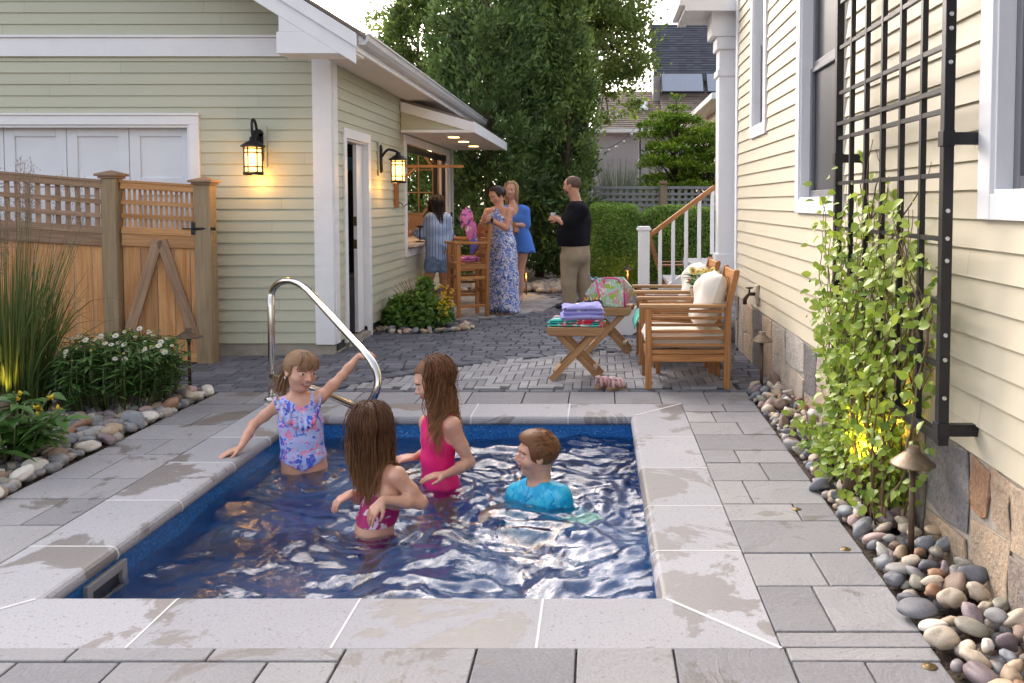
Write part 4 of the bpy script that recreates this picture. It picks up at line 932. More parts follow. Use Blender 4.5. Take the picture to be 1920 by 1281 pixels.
PAL = [('pale cream', (.50, .43, .34)), ('off white', (.58, .55, .50)), ('dark grey', (.13, .135, .155)), ('bluish grey', (.21, .225, .25)), ('purple grey', (.22, .175, .19)), ('tan', (.38, .29, .20)), ('brown', (.20, .14, .105)), ('rusty', (.29, .165, .10)), ('olive grey', (.24, .23, .19)), ('pinkish', (.43, .31, .28)), ('mid grey', (.30, .29, .285))]
pm = {}
def put_stone(p, sz, bed, grp):
    k = int(rng.integers(14)); ci = int(rng.choice(len(PAL), p=[.15, .10, .09, .10, .10, .11, .08, .05, .08, .07, .07])); nm, col = PAL[ci]
    if k not in pm:
        o = protos[k].build('river_stone', M['river'], None, loc=(0, 0, 0)); pm[k] = o.data
    else: o = bpy.data.objects.new('river_stone', pm[k]); S.collection.objects.link(o)
    o.location = p; o.scale = (sz, sz, sz); o.rotation_euler = (rng.normal() * .35, rng.normal() * .35, rng.uniform(0, 6.28)); f = rng.uniform(.82, 1.15); o.color = (*[min(1, x * f) for x in col], 1)
    tag(o, f'{nm} rounded river stone in the {bed}', 'stone', f'{nm} stones in the {bed}')
def pack(region, target, smin, smax, tries=6000):
    pts = []
    for _ in range(tries):
        x, y = region(); r = rng.uniform(smin, smax) * (.5)
        ok = all((x - a) ** 2 + (y - c_) ** 2 > ((r + d) * .80) ** 2 for a, c_, d in pts)
        if ok: pts.append((x, y, r))
        if len(pts) >= target: break
    return pts
def edgeR(y): return 1.077 + (y - 2.48) / 3.9 * .044
def regR():
    y = 2.05 + 4.4 * rng.random() ** 1.15; return rng.uniform(edgeR(y) + .015, 1.36), y
big = pack(regR, 172, .06, .115)
for x, y, r in big: put_stone((x, y, .012 + r * .35 + .10 * max(0, (x - edgeR(y)) / .3) * rng.uniform(.5, 1)), 2 * r, 'bed along the stone house base', '')
def regL():
    y = rng.uniform(3.9, 6.38); return rng.uniform(-3.42 + .06 * (y - 4), -2.91), y
for x, y, r in pack(regL, 92, .075, .135): put_stone((x, y, .01 + r * .45), 2 * r, 'bed beside the daisies', '')
def regS():
    a = rng.uniform(3.4, 6.6); r = rng.uniform(.42, .54); return -2.0 + math.cos(a) * r * 1.05, 9.72 + math.sin(a) * r * .85
for x, y, r in pack(regS, 34, .07, .12): put_stone((x, y, r * .5), 2 * r, 'ring round the garage shrub', '')
# the many smaller stones: fillers under the big ones and the far bed by the hedge
b = MB()
for (rg, cnt, s0, s1) in ((regR, 420, .03, .06), (regL, 380, .035, .07)):
    for _ in range(cnt): x, y = rg(); r = rng.uniform(s0, s1); b.blob((x, y, r * .3), (r * .6, r * .48, r * .38), int(rng.integers(1e6)), 6, .1, 0, rng.random(), rng.uniform(0, 6))
for _ in range(700):
    x = rng.uniform(-4.3, -2.9); y = rng.uniform(2.3, 6.3); r = rng.uniform(.05, .10); b.blob((x, y, r * .2), (r * .6, r * .5, r * .4), int(rng.integers(1e6)), 6, .1, 0, rng.random(), rng.uniform(0, 6))
for _ in range(420):
    x = rng.uniform(-2.3, .3); y = rng.uniform(13.45, 14.4); r = rng.uniform(.07, .16); b.blob((x, y, r * .3 + (y - 13.4) * .05), (r * .6, r * .5, r * .4), int(rng.integers(1e6)), 6, .12, 0, rng.random(), rng.uniform(0, 6))
tag(b.build('pebbles', M['river_s']), 'many smaller mixed pebbles filling the planting beds', 'pebbles', kind='stuff')
# ================================================================== FENCE AND GATE
def post(root_or_none, c, zt, w, name, label=None):
    b = MB(); x, y = c; b.box(x - w / 2, x + w / 2, y - w / 2, y + w / 2, -.05, zt); cb = MB()
    h = w / 2
    cb.box(x - h - .014, x + h + .014, y - h - .014, y + h + .014, zt + .001, zt + .022); cb.box(x - h - .035, x + h + .035, y - h - .035, y + h + .035, zt + .022, zt + .044)
    k = h + .028; cb.add([(x - k, y - k, zt + .044), (x + k, y - k, zt + .044), (x + k, y + k, zt + .044), (x - k, y + k, zt + .044), (x, y, zt + .075)], [(0, 1, 4), (1, 2, 4), (2, 3, 4), (3, 0, 4)])
    r = thing('fence_post', (x, y, 0), label, 'post'); b.build('shaft', M['cedar_t'], r, bevel=.006); cb.build('cap', M['cedar_g'], r, bevel=.004); return r
post(None, (-4.20, 7.38), 1.635, .13, '', 'capped greenish fence post between the lattice panel and the gate')
post(None, (-3.50, 7.60), 1.585, .14, '', 'capped brown gate post against the garage siding')
def panel(root, p, q, zt0, zt1, nlat, ntop, mats, dropbot=.08):
    p = np.array([*p, 0.]); q = np.array([*q, 0.]); d = q - p; L = np.linalg.norm(d); d /= L; nrm_ = np.array([d[1], -d[0], 0])   # towards the camera
    if nrm_[1] > 0: nrm_ = -nrm_
    def Z(t, k): return (zt0 + (zt1 - zt0) * t / L) * 1 - k
    def bd(t0, k0, t1, k1, w, th, off, bb, rn=None): bb.beam(p + d * t0 + nrm_ * off + (0, 0, Z(t0, k0)), p + d * t1 + nrm_ * off + (0, 0, Z(t1, k1)), th, w, (0, 0, 1), 0, rn)
    pk = MB(); t = .0
    while t < L - .02:
        w = min(rng.uniform(.125, .145), L - t); c = p + d * (t + w / 2); pk.obox(c + (0, 0, (dropbot + Z(t, .50)) / 2), np.array([d, np.cross((0, 0, 1), d), (0, 0, 1)]), (w / 2 - .0025, .009, (Z(t, .50) - dropbot) / 2)); t += w
    pk.build('board_panel', mats[0], root, bevel=.002)
    lt = MB()
    for i in range(nlat): t = L * (i + .5) / nlat; c = p + d * t + nrm_ * .004; lt.obox(c + (0, 0, (Z(t, .02) + Z(t, .40)) / 2), np.array([d, np.cross((0, 0, 1), d), (0, 0, 1)]), (L / nlat * .27, .006, .19))
    for k in range(1, ntop): kk = .045 + k * .355 / ntop; bd(0, kk, L, kk, .040, .012, .022, lt)
    lt.build('lattice', mats[1], root)
    rb = MB(); bd(0, .02, L, .02, .06, .03, .026, rb); rb.build('rail', mats[1], root, bevel=.003); rb = MB(); bd(-.01, -.015, L + .01, -.015, .022, .075, .01, rb); rb.build('rail', mats[1], root, bevel=.003); rb = MB(); bd(0, .405, L, .405, .06, .03, .026, rb); rb.build('rail', mats[1], root, bevel=.003); rb = MB(); bd(0, .39, L, .39, .02, .07, .035, rb) if 0 else None; bd(0, .475, L, .475, .135, .028, .022, rb); rb.build('rail', mats[1], root, bevel=.003)
    rb = MB(); bd(0, 1.5, L, 1.5, .11, .028, .022, rb); rb.build('rail', mats[1], root, bevel=.003)
fe = thing('lattice_fence', (-5.0, 7.0, 0), 'weathered cedar fence panel with open lattice top behind the ornamental grass', 'fence')
panel(fe, (-5.95, 6.55), (-4.27, 7.35), 1.76, 1.60, 26, 3, [M['cedar'], M['cedar_g']])
ga = thing('wooden_gate', (-3.85, 7.48, 0), 'reddish cedar gate with lattice top and an A shaped brace', 'gate')
panel(ga, (-4.13, 7.40), (-3.58, 7.575), 1.60, 1.565, 14, 3, [M['cedar'], M['cedar']], .06)
d = nrm(np.array([.55, .175, 0])); off = np.array([.3, -.95, 0]) * .042; g0 = np.array([-4.13, 7.40, 0]) + off
b = MB(); b.beam(g0 + d * .30 + (0, 0, 1.10), g0 + d * .03 + (0, 0, .22), .03, .10, tuple(-np.cross(d, (0, 0, 1)))); 
def flatbeam(bb, p, q, w, th, n): 
    dd = nrm(q - p); s = nrm(np.cross(n, dd)); bb.obox((p + q) / 2, np.array([dd, s, np.cross(dd, s)]), (np.linalg.norm(q - p) / 2, w / 2, th / 2))
nn = nrm(np.cross((0, 0, 1), d)); nn = nn if nn[1] < 0 else -nn
b = MB(); flatbeam(b, g0 + d * .285 + (0, 0, 1.11), g0 + d * .02 + (0, 0, .22), .085, .03, nn); b.build('brace', M['cedar_g'], ga, bevel=.003)
b = MB(); flatbeam(b, g0 + d * .31 + (0, 0, 1.10), g0 + d * .555 + (0, 0, .25), .085, .03, nn); b.build('brace', M['cedar_g'], ga, bevel=.003)
b = MB(); lp = g0 + d * .58 + (0, 0, 1.20) - nn * .01; b.obox(lp + nn * .01, np.array([d, nn, np.cross(d, nn)]), (.03, .008, .055)); b.tube([lp + nn * .03, lp + nn * .035 + d * .10, lp + nn * .03 + d * .17], [.011, .011, .016], 8); b.tube([lp - d * .10 + nn * .01, lp + nn * .025], .006, 6); b.build('latch', M['black'], ga)

# ================================================================== LANTERNS AND GARDEN LIGHTS
M['hat'] = M['bronze2']
def lantern(name, label, wall, n, drop, reach, curl):
    wall = np.array(wall, float); n = np.array(n, float); s = np.cross((0, 0, 1), n); root = thing(name, wall, label, 'lantern')
    b = MB(); b.obox(wall + n * .010 - (0, 0, .0), np.array([s, n, (0, 0, -1)]), (.065, .009, .19)); b.build('mounting_block', M['siding_garage'], root, bevel=.003)
    b = MB(); F = np.array([s, n, np.cross(s, n)])
    b.obox(wall + n * .027, F, (.038, .008, .12)); b.lathe([(0, .019), (.038, .019), (.038, .035), (0, .035)][::-1], wall + (0, 0, .12), 16, ax=np.array([s, np.cross(n, s), n])); b.lathe([(0, .019), (.038, .019), (.038, .035), (0, .035)][::-1], wall - (0, 0, .12), 16, ax=np.array([s, np.cross(n, s), n]))
    top = wall + n * reach + (0, 0, drop + .19)
    if curl:
        path = [wall + n * .035 + (0, 0, .02)] + [wall + n * (.095 + .06 * math.cos(a)) + (0, 0, .10 + .11 * math.sin(a)) for a in np.linspace(-1.2, 0, 3)]
        path = smooth_path([wall + n * .03 + (0, 0, 0), wall + n * .06 + (0, 0, .10), wall + n * .10 + (0, 0, .20), wall + n * .15 + (0, 0, .235), wall + n * .185 + (0, 0, .20), wall + n * .18 + (0, 0, .12), top], 5); b.tube(path, .013, 8)
        b.tube(smooth_path([wall + n * .165 + (0, 0, .05), wall + n * .13 + (0, 0, .13), wall + n * .085 + (0, 0, .12), wall + n * .09 + (0, 0, .07), wall + n * .115 + (0, 0, .085)], 5), .009, 8)
    else: b.tube(smooth_path([wall + n * .03 + (0, 0, .02), wall + n * .10 + (0, 0, .10), wall + n * .18 + (0, 0, .09), top], 5), .014, 8)
    b.build('bracket', M['black'], root)
    c = wall + n * reach + (0, 0, drop); b = MB(); b.lathe([(0, .20), (.028, .195), (.03, .165), (.05, .155), (.108, .115), (.108, .105), (.085, .10)][::-1], c, 16); b.build('cap', M['black'], root)
    b = MB()
    for z in (.09, .052, -.075, -.125): b.lathe([(.070, z - .006), (.081, z - .006), (.081, z + .006), (.070, z + .006)], c, 16)
    b.lathe([(0, -.15), (.088, -.15), (.088, -.122), (0, -.122)], c, 16)
    for k in range(6): a = k * math.pi / 3 + .3; b.beam(c + (.077 * math.cos(a), .077 * math.sin(a), -.13), c + (.077 * math.cos(a), .077 * math.sin(a), .10), .011, .011)
    b.build('cage', M['black'], root)
    b = MB(); b.lathe([(.068, -.12), (.068, .10)], c, 20); b.build('glass', M['amber'], root)
    point(name + '_lamp', c + n * .12 - (0, 0, .02), 1.3, (1, .50, .13), .06); point(name + '_lamp', c - n * .05 - (0, 0, .19), .9, (1, .50, .13), .03); return root
lantern('wall_lantern', 'black lantern with lit amber panes and a scrolled arm beside the garage door', (-3.14, GY - .012, 1.95), (0, -1, 0), -.12, .17, True)
lantern('wall_lantern', 'lit amber lantern on a plain arm beside the open doorway', (GX + .012, 9.62, 1.92), (1, 0, 0), -.12, .22, False)
# swing arm of timber beside the bar window
sw = thing('hanging_bracket', (GX, 10.35, 1.4), 'red brown timber swing bracket projecting beside the bar window', 'bracket')
b = MB(); b.box(GX + .018, GX + .06, 10.31, 10.38, 1.37, 1.93); b.build('upright', M['teak'], sw, bevel=.004)
b = MB(); b.box(GX + .062, GX + .85, 10.325, 10.365, 1.85, 1.885); b.beam((GX + .06, 10.345, 1.66), (GX + .27, 10.345, 1.85), .03, .03); b.build('arm', M['teak'], sw, bevel=.003)
b = MB(); b.tube(smooth_path([(GX + .06, 10.345, 1.43), (GX + .10, 10.345, 1.42), (GX + .12, 10.345, 1.38), (GX + .16, 10.345, 1.41), (GX + .2, 10.345, 1.38)], 4), .005, 6); b.build('hook', M['black'], sw)
def path_light(loc, h, label, r=.085, lit=False, mat=None):
    x, y = loc; root = thing('path_light', (x, y, 0), label, 'garden light', 'path lights'); mm = mat or M['bronze']
    b = MB(); b.tube([(x, y, -.05), (x, y, h - .06)], .0125, 10); b.lathe([(.0125, h - .10), (.018, h - .095), (.018, h - .06), (.0125, h - .055)], (x, y, 0), 12); b.build('stem', M['bronze'], root)
    b = MB(); b.lathe([(0, h), (.024, h), (.028, h - .004), (.028, h - .022), (.034, h - .026), (r * .95, h - .064), (r, h - .068), (r, h - .073), (.03, h - .062)][::-1], (x, y, 0), 22); b.build('hat', mm, root)
    if lit: b = MB(); b.lathe([(.0, h - .063), (.03, h - .064), (.055, h - .076), (0, h - .078)][::-1], (x, y, 0), 12); b.build('lens', emit('path_lens', (1, .55, .12), 2.5), root); point('path_lamp', (x, y - .02, h - .12), 1.2, (1, .55, .15), .04)
path_light((1.235, 3.31), .475, 'domed brass path light among stones in front of the trellis', .086, mat=M['hat'])
path_light((1.23, 6.38), .46, 'domed path light at the foot of the stone wall behind the chairs', .083, mat=M['hat'])
path_light((-3.11, 6.44), .48, 'bronze path light between the daisies and the gate', .098)
path_light((-1.12, 13.2), .42, 'lit path light on the pebbles behind the woman in blue', .10, True)
path_light((.46, 13.4), .44, 'path light glowing yellow in front of the hedge beside the stairs', .085, True)
def uplight(p, q, label, name='spot_light', e=40, col=(1, .66, .10), ang=75):
    p = np.array(p, float); q = np.array(q, float); d = nrm(q - p); root = thing(name, p, label, 'garden light'); b = MB()
    _, s, u = _frame(d); b.lathe([(0, -.005), (.025, 0), (.034, .02), (.036, .12), (.036, .165), (.031, .165), (.031, .145), (0, .145)], p, 16, ax=np.array([s, np.cross(d, s), d])); b.tube([p + d * .03, p - (0, 0, .08)], .012, 8); b.build('housing', M['bronze'], root)
    l = bpy.data.lights.new(name + '_lamp', 'SPOT'); l.energy = e; l.color = col; l.spot_size = R_(ang); l.spot_blend = .6; l.shadow_soft_size = .03; o = bpy.data.objects.new(name + '_lamp', l); S.collection.objects.link(o); o.location = p + d * .17; o.rotation_euler = Vector(-d).to_track_quat('Z', 'Y').to_euler()
uplight((1.165, 3.93, .07), (1.275, 3.80, .55), 'bronze spot light shining up into the vine', e=60)
uplight((-3.75, 5.35, .05), (-3.95, 5.65, .8), 'small bronze spot light at the base of the tall grass', e=1.2)
# brass deck anchors
M['anchor'] = plain('tarnished_brass', (.22, .16, .08), .4, .9, var=.3, scale=80)
for lab, (u, v) in (('round brass anchor cap in the paving by the pebble bed, farthest of three', (1493, 955)), ('round brass anchor cap in the paving opposite the domed path light', (1585, 1030)), ('round brass anchor cap in the paving at the bottom corner, nearest of three', (1743, 1250))):
    p = G(u, v); b = MB(); b.lathe([(0, .006), (.008, .006), (.012, .003), (.019, .0035), (.023, .0015), (.023, -.004)][::-1], p, 18); tag(b.build('deck_anchor', M['anchor'], loc=p), lab, 'anchor cap', 'brass deck anchors')

# ================================================================== POOL RAIL
hr = thing('pool_handrail', G(508, 748), 'polished stainless grab rail looping over the back corner of the pool', 'handrail')
p0 = G(510, 750); p1 = A(508, 575, p0[1] - .02)
path = [p0, p0 * .5 + p1 * .5, p1]
crv = smooth_path([p1, A(510, 548, 6.14), A(523, 531, 6.08), A(545, 527, 6.0), A(570, 538, 5.92), A(592, 560, 5.80)], 6)
crv2 = smooth_path([A(592, 560, 5.80), A(640, 613, 5.53), A(680, 657, 5.30), A(700, 683, 5.21), A(709, 712, 5.16), A(704, 738, 5.15), A(690, 757, 5.19), A(668, 763, 5.28)], 6)
pe = p0 * .74 + p1 * .26; l2 = smooth_path([A(668, 763, 5.28), A(636, 749, 5.48), A(604, 735, 5.70), pe * .5 + A(604, 735, 5.70) * .5, pe], 4)
b = MB(); b.tube(np.concatenate([[p0, p0 * .5 + p1 * .5], crv[:-1], crv2[:-1], l2]), .0245, 14); b.build('rail', M['steel'], hr)
b = MB(); b.lathe([(0, .002), (.055, .002), (.055, .012), (.03, .03), (0, .03)], p0, 18); b.build('flange', M['steel'], hr)

# ================================================================== TEAK FURNITURE
def puff(bb, c, hs, ax, mi=0, n=22, px=5, ez=.55, amp=.02, seed=0, rnd=None):
    u = np.linspace(-1, 1, n); U, V_ = np.meshgrid(u, u, indexing='ij'); th = np.maximum((1 - np.abs(U) ** px) * (1 - np.abs(V_) ** px), 0) ** ez
    q = np.random.default_rng(seed); wob = sum(amp * np.sin(U * q.normal() * 4 + V_ * q.normal() * 4 + q.random() * 6) for _ in range(5)) * th
    pin = 1 - .05 * (1 - np.abs(U)) * np.abs(V_) ** 4; pin2 = 1 - .05 * (1 - np.abs(V_)) * np.abs(U) ** 4
    P = []
    for sg in (1, -1): P.append(np.stack([U * pin2 * hs[0], V_ * pin * hs[1], (sg * th + wob) * hs[2]], -1).reshape(-1, 3))
    Vv = np.concatenate(P) @ np.asarray(ax, float) + np.asarray(c, float); I = np.arange(n * n).reshape(n, n)
    f = np.stack([I[:-1, :-1], I[1:, :-1], I[1:, 1:], I[:-1, 1:]], -1).reshape(-1, 4); bb.add(Vv, np.concatenate([f, f[:, ::-1] + n * n]), mi, rnd, None, True)
def armchair(label):
    root = thing('patio_armchair', (0, 0, 0), label, 'armchair', 'teak armchairs by the house'); W_, D_ = .57, .65
    for y in (.0, W_ - .048):
        b = MB(); b.box(0, .048, y, y + .048, 0, .625); b.build('leg', M['teak'], root, bevel=.005)
        b = MB(); b.prism([(D_ - .05, y, 0), (D_, y, 0), (D_ + .005, y, .62), (D_ + .068, y, .905), (D_ + .055, y, .92), (D_ + .025, y, .915), (D_ - .045, y, .62)], (0, .048, 0)); b.build('leg', M['teak'], root, bevel=.005)
        b = MB(); b.box(-.045, D_ - .035, y - .008, y + .062, .626, .655); b.build('armrest', M['teak_l'], root, bevel=.008)
        b = MB(); ym = y + .024
        for z in (.60, .548, .494, .444, .394, .34): b.box(.046, D_ - .04, ym - .011, ym + .011, z - .011, z + .011)
        b.build('side_slats', M['teak'], root, bevel=.003)
        b = MB(); b.box(.047, D_ - .045, ym - .014, ym + .014, .272, .304); b.box(.047, D_ - .045, ym - .016, ym + .016, .212, .268); b.build('side_rail', M['teak'], root, bevel=.004)
    b = MB(); b.box(.01, .04, .05, W_ - .05, .215, .275); b.box(D_ - .04, D_ - .012, .05, W_ - .05, .215, .275); b.build('front_rail', M['teak'], root, bevel=.004)
    b = MB()
    for k in range(7): x = .05 + k * .083; b.box(x, x + .06, .045, W_ - .045, .277, .295)
    b.build('seat_slats', M['teak'], root, bevel=.003)
    b = MB(); b.beam((D_ + .04, .05, .87), (D_ + .04, W_ - .05, .87), .025, .07); b.beam((D_ + .0, .05, .68), (D_ + .0, W_ - .05, .68), .025, .05)
    for k in range(6): y = .095 + k * .076; b.beam((D_ + .003, y, .70), (D_ + .035, y, .85), .035, .014, (1, 0, 0))
    b.build('back_slats', M['teak'], root, bevel=.003)
    b = MB(); puff(b, (D_ / 2 - .015, W_ / 2, .375), (D_ / 2 - .005, W_ / 2 - .06, .078), np.eye(3), n=26, px=14, ez=.4, amp=.03, seed=1); b.build('seat_cushion', M['cream'], root)
    a = .33; ax = np.array([[0, 1, 0], [math.sin(a), 0, math.cos(a)], [math.cos(a), 0, -math.sin(a)]]); b = MB(); puff(b, (D_ - .135, W_ / 2 - .0, .655), (.24, .235, .105), ax, n=30, px=4, ez=.55, amp=.09, seed=5); b.build('back_pillow', M['cream'], root)
    return root
ac = armchair('teak armchair with cream cushions nearest the pool, its side to us'); ac.location = (.36, 6.47, 0)
a2 = copy_tree(ac); a2['label'] = 'teak armchair with a mint towel on its seat, nearer the stairs'; a2.location = (.36, 7.48, 0)
# small side table with flower pot between them
ts = thing('side_table', (.62, 7.2, 0), 'small square teak table squeezed between the two armchairs', 'table'); b = MB()
for k in range(5): b.box(.46, 1.0, 7.075 + k * .062, 7.13 + k * .062, .52, .54)
b.build('tabletop', M['teak'], ts, bevel=.003)
for x in (.50, .94):
    for y in (7.09, 7.35): b = MB(); b.box(x - .02, x + .02, y - .02, y + .02, 0, .519); b.build('leg', M['teak'], ts, bevel=.003)
pt = thing('flower_pot', (.86, 7.22, .541), 'woven pot of yellow flowers standing between the armchairs', 'potted plant'); pc = np.array([.86, 7.22, .541])
t = NT('woven_pot'); v = t.n('TexChecker'); v.inputs['Scale'].default_value = 60; t.l(t.coord('Object'), v.inputs['Vector']); v.inputs[1].default_value = (.40, .30, .19, 1); v.inputs[2].default_value = (.24, .17, .10, 1); t.set(Base_Color=v.outputs[0], Roughness=.85)
b = MB(); b.lathe([(0, 0), (.065, 0), (.085, .17), (.075, .17), (.07, .15), (0, .15)], pc, 20); b.build('pot', t.m, pt)
b = MB(); n = 46; a = rng.uniform(0, 6.28, n); P = pc + (0, 0, .17) + np.stack([np.cos(a) * .05, np.sin(a) * .05, rng.uniform(0, .10, n)], 1); ovate(b, P, np.stack([np.cos(a), np.sin(a), rng.uniform(0, .7, n)], 1), np.tile([0, 0, 1.0], (n, 1)) + rdir(n) * .3, rng.uniform(.07, .12, n), rng.uniform(.035, .055, n), rng.random(n)); b.build('foliage', LF['hosta'], pt)
for k in range(11):
    c = pc + (rng.normal() * .05 + .01, rng.normal() * .05, .29 + rng.normal() * .025); nn = nrm(rdir(1, .8)[0] + (-.3, -.8, .2)); b = MB(); m = 14; e1 = nrm(np.cross(nn, (1, .2, 0))); e2 = np.cross(nn, e1); ph = np.arange(m) * 6.283 / m
    ovate(b, np.tile(c, (m, 1)), e1 * np.cos(ph)[:, None] + e2 * np.sin(ph)[:, None], np.tile(nn, (m, 1)), .034, .016, rng.random(m), 0, .1); b.blob(c + nn * .004, (.011, .011, .007), 2, 6, 0, 1); b.build('flower', [leafm('pale_yellow_petals', (.75, .55, .08), (.85, .75, .30), .5, .2) if k == 0 else M['pyel'], M['teak']], pt); M['pyel'] = bpy.data.materials['pale_yellow_petals']
b = MB(); c = pc + (-.09, -.05, .225); m = 9; d_ = rdir(m, .8); b.leaves(np.tile(c, (m, 1)), d_, rdir(m), .035, .022, rng.random(m)); b.build('pink_bud', leafm('pink_petals', (.65, .22, .25), (.8, .4, .4)), pt)
# folding tables
def fold_table(label):
    root = thing('folding_table', (0, 0, 0), label, 'table', 'small folding teak tables'); b = MB(); w = .46; d = .42
    for k in range(6): y = .035 + k * .0605; b.box(.015, w - .015, y, y + .053, .418, .438)
    b.build('top_slats', M['teak_l'], root, bevel=.003)
    for y in (0, d - .03):
        b = MB(); P = [(0, y, .405), (.012, y, .385), (.035, y, .37), (w - .035, y, .37), (w - .012, y, .385), (w, y, .405), (w, y, .432), (w - .012, y, .44), (.012, y, .44), (0, y, .432)]; b.prism(P, (0, .032, 0)); b.build('end_rail', M['teak_l'], root, bevel=.005)
    for y, sg in ((.036, 1), (.07, -1), (d - .10, -1), (d - .066, 1)):
        b = MB(); x0, x1 = (.03, w - .06) if sg > 0 else (w - .03, .06); b.beam((x0, y + .014, 0.012), (x1, y + .014, .39), .028, .052, (0, 1, 0)) if 0 else flatbeam(b, np.array([x0, y + .014, .008]), np.array([x1, y + .014, .40]), .05, .026, np.array([0, 1., 0])); b.build('leg', M['teak_l'], root, bevel=.004)
    b = MB(); b.box(.05, .09, .05, d - .05, .06, .085); b.build('stretcher', M['teak_l'], root, bevel=.003); b = MB(); b.box(w - .1, w - .06, .05, d - .05, .07, .095); b.build('stretcher', M['teak_l'], root, bevel=.003)
    return root
ft = fold_table('folding teak table carrying the lavender towels, pink sandals at its foot'); ft.location = (-.415, 6.74, 0); ft.rotation_euler = (0, 0, -.05)
f2 = copy_tree(ft); f2['label'] = 'folding teak table carrying the floral tote bag'; f2.location = (-.15, 7.98, 0); f2.rotation_euler = (0, 0, -.12)

# ---------------------------------------------------------------- printed cloth materials
def printm(name, base, spots, scale=14, rough=.9, thr=.0, lines=None, sheen=.2, coord='Object'):
    t = NT(name); w = t.coord(coord); dn = t.noise(w, scale * .7, 2); ad = t.n('Mix', data_type='RGBA'); ad.inputs[0].default_value = .12
    nv = t.n('TexNoise'); nv.inputs['Scale'].default_value = scale * .8; t.l(w, nv.inputs['Vector']); t.l(w, ad.inputs[6]); t.l(nv.outputs['Color'], ad.inputs[7]); v = ad.outputs[2]
    c = base
    for i, (col, sc, th, kind) in enumerate(spots):
        if kind == 'v':
            x = t.n('TexVoronoi'); x.inputs['Scale'].default_value = scale * sc; mp = t.n('Mapping'); mp.inputs['Location'].default_value = (i * 3.1, i * 1.7, i * .9); t.l(v, mp.inputs[0]); t.l(mp.outputs[0], x.inputs['Vector']); f = t.ramp(x.outputs['Distance'], [(th, (1, 1, 1)), (th + .03, (0, 0, 0))])
        elif kind == 'n':
            mp = t.n('Mapping'); mp.inputs['Location'].default_value = (i * 2.3, i * 5.7, i); t.l(w, mp.inputs[0]); f = t.ramp(t.noise(mp.outputs[0], scale * sc, 3, .55, 1.0), [(th, (0, 0, 0)), (th + .02, (1, 1, 1))])
        else:
            x = t.n('TexWave', wave_type='BANDS' if kind == 'w' else 'RINGS', bands_direction='DIAGONAL'); x.inputs['Scale'].default_value = scale * sc; x.inputs['Distortion'].default_value = 9; x.inputs['Detail'].default_value = 2; x.inputs['Detail Scale'].default_value = 1.6; mp = t.n('Mapping'); mp.inputs['Location'].default_value = (i, i * 2, i * 3); t.l(v, mp.inputs[0]); t.l(mp.outputs[0], x.inputs['Vector']); f = t.ramp(x.outputs['Fac'], [(th, (0, 0, 0)), (th + .06, (1, 1, 1))])
        c = t.mix(f, c, col)
    t.set(Base_Color=c, Roughness=rough); t.bump(t.noise(w, 180, 3), .15, .002); return t.m
M['lav'] = printm('lavender_towel', (.34, .33, .68), [((.75, .70, .78), 1.0, .16, 'v'), ((.80, .55, .05), .9, .13, 'v'), ((.65, .08, .35), 1.0, .12, 'v'), ((.06, .05, .12), 1.6, .10, 'v')], 9)
M['mixc'] = printm('teal_red_cloth', (.03, .42, .36), [((.70, .04, .10), .7, .52, 'n'), ((.78, .76, .72), 1.1, .60, 'n'), ((.05, .08, .25), 1.7, .64, 'n')], 11)
M['mint'] = plain('mint_towel', (.16, .62, .50), .95, var=.1, scale=30, bump=.25, bscale=150)
M['pinkt'] = printm('pink_print_towel', (.72, .22, .50), [((.10, .04, .20), .9, .60, 'n'), ((.82, .66, .72), 1.2, .62, 'n'), ((.24, .08, .45), .8, .60, 'n')], 16)
M['bluet'] = printm('blue_print_towel', (.16, .16, .55), [((.75, .6, .8), 1, .6, 'n')], 18)
M['tote'] = printm('floral_tote_print', (.45, .62, .54), [((.72, .30, .42), .9, .54, 'n'), ((.36, .52, .06), 1.1, .56, 'n'), ((.75, .77, .70), 1.4, .60, 'n'), ((.10, .42, .40), 1.7, .64, 'n')], 13, .6)
M['pinkb'] = plain('hot_pink_binding', (.75, .05, .28), .6)
M['hothem'] = M['pinkb']
def towel(bb, c, hs, rot, layers=3, mi=0, seed=0):
    ax = rotz(rot)
    for k in range(layers):
        h = hs[2] / layers; s = 1 - .03 * k; puff(bb, np.array(c) + (rng.normal() * .006, rng.normal() * .006, h * (2 * k + 1) - 0), (hs[0] * s, hs[1] * s, h * 1.18), ax, mi, 22, 7, .45, .20, seed + k)
tw = MB(); towel(tw, (-.175, 6.92, .4385), (.225, .16, .028), -.1, 3, 0, 3); tag(tw.build('folded_towels', M['mixc'], loc=(-.17, 6.92, .438)), 'teal red and white cloths folded beneath the lavender towel', 'towel')
tw = MB(); towel(tw, (-.135, 6.90, .497), (.178, .14, .054), .06, 3, 0, 9); tag(tw.build('lavender_towel', M['lav'], loc=(-.13, 6.9, .49)), 'folded lavender towel with suns and flowers on the folding table', 'towel')
def drape(name, label, mat, P0, U, V_, n=26, amp=.012, sag=None, cat='towel', th=.012):
    b = MB(); u = np.linspace(0, 1, n); A_, B_ = np.meshgrid(u, u, indexing='ij'); X = np.array(P0) + A_[..., None] * np.array(U) + B_[..., None] * np.array(V_); q = np.random.default_rng(int(abs(P0[1]) * 100)); dz = sum(amp * np.sin(A_ * q.uniform(4, 16) + B_ * q.uniform(-14, 14) + q.random() * 6) for _ in range(5)); X[..., 2] += dz
    if sag is not None: X += sag(A_, B_)
    I = np.arange(n * n).reshape(n, n); f = np.stack([I[:-1, :-1], I[1:, :-1], I[1:, 1:], I[:-1, 1:]], -1).reshape(-1, 4); b.add(X.reshape(-1, 3), f, 0, None, None, True); o = b.build(name, mat, loc=P0); m = o.modifiers.new('thick', 'SOLIDIFY'); m.thickness = th; return tag(o, label, cat)
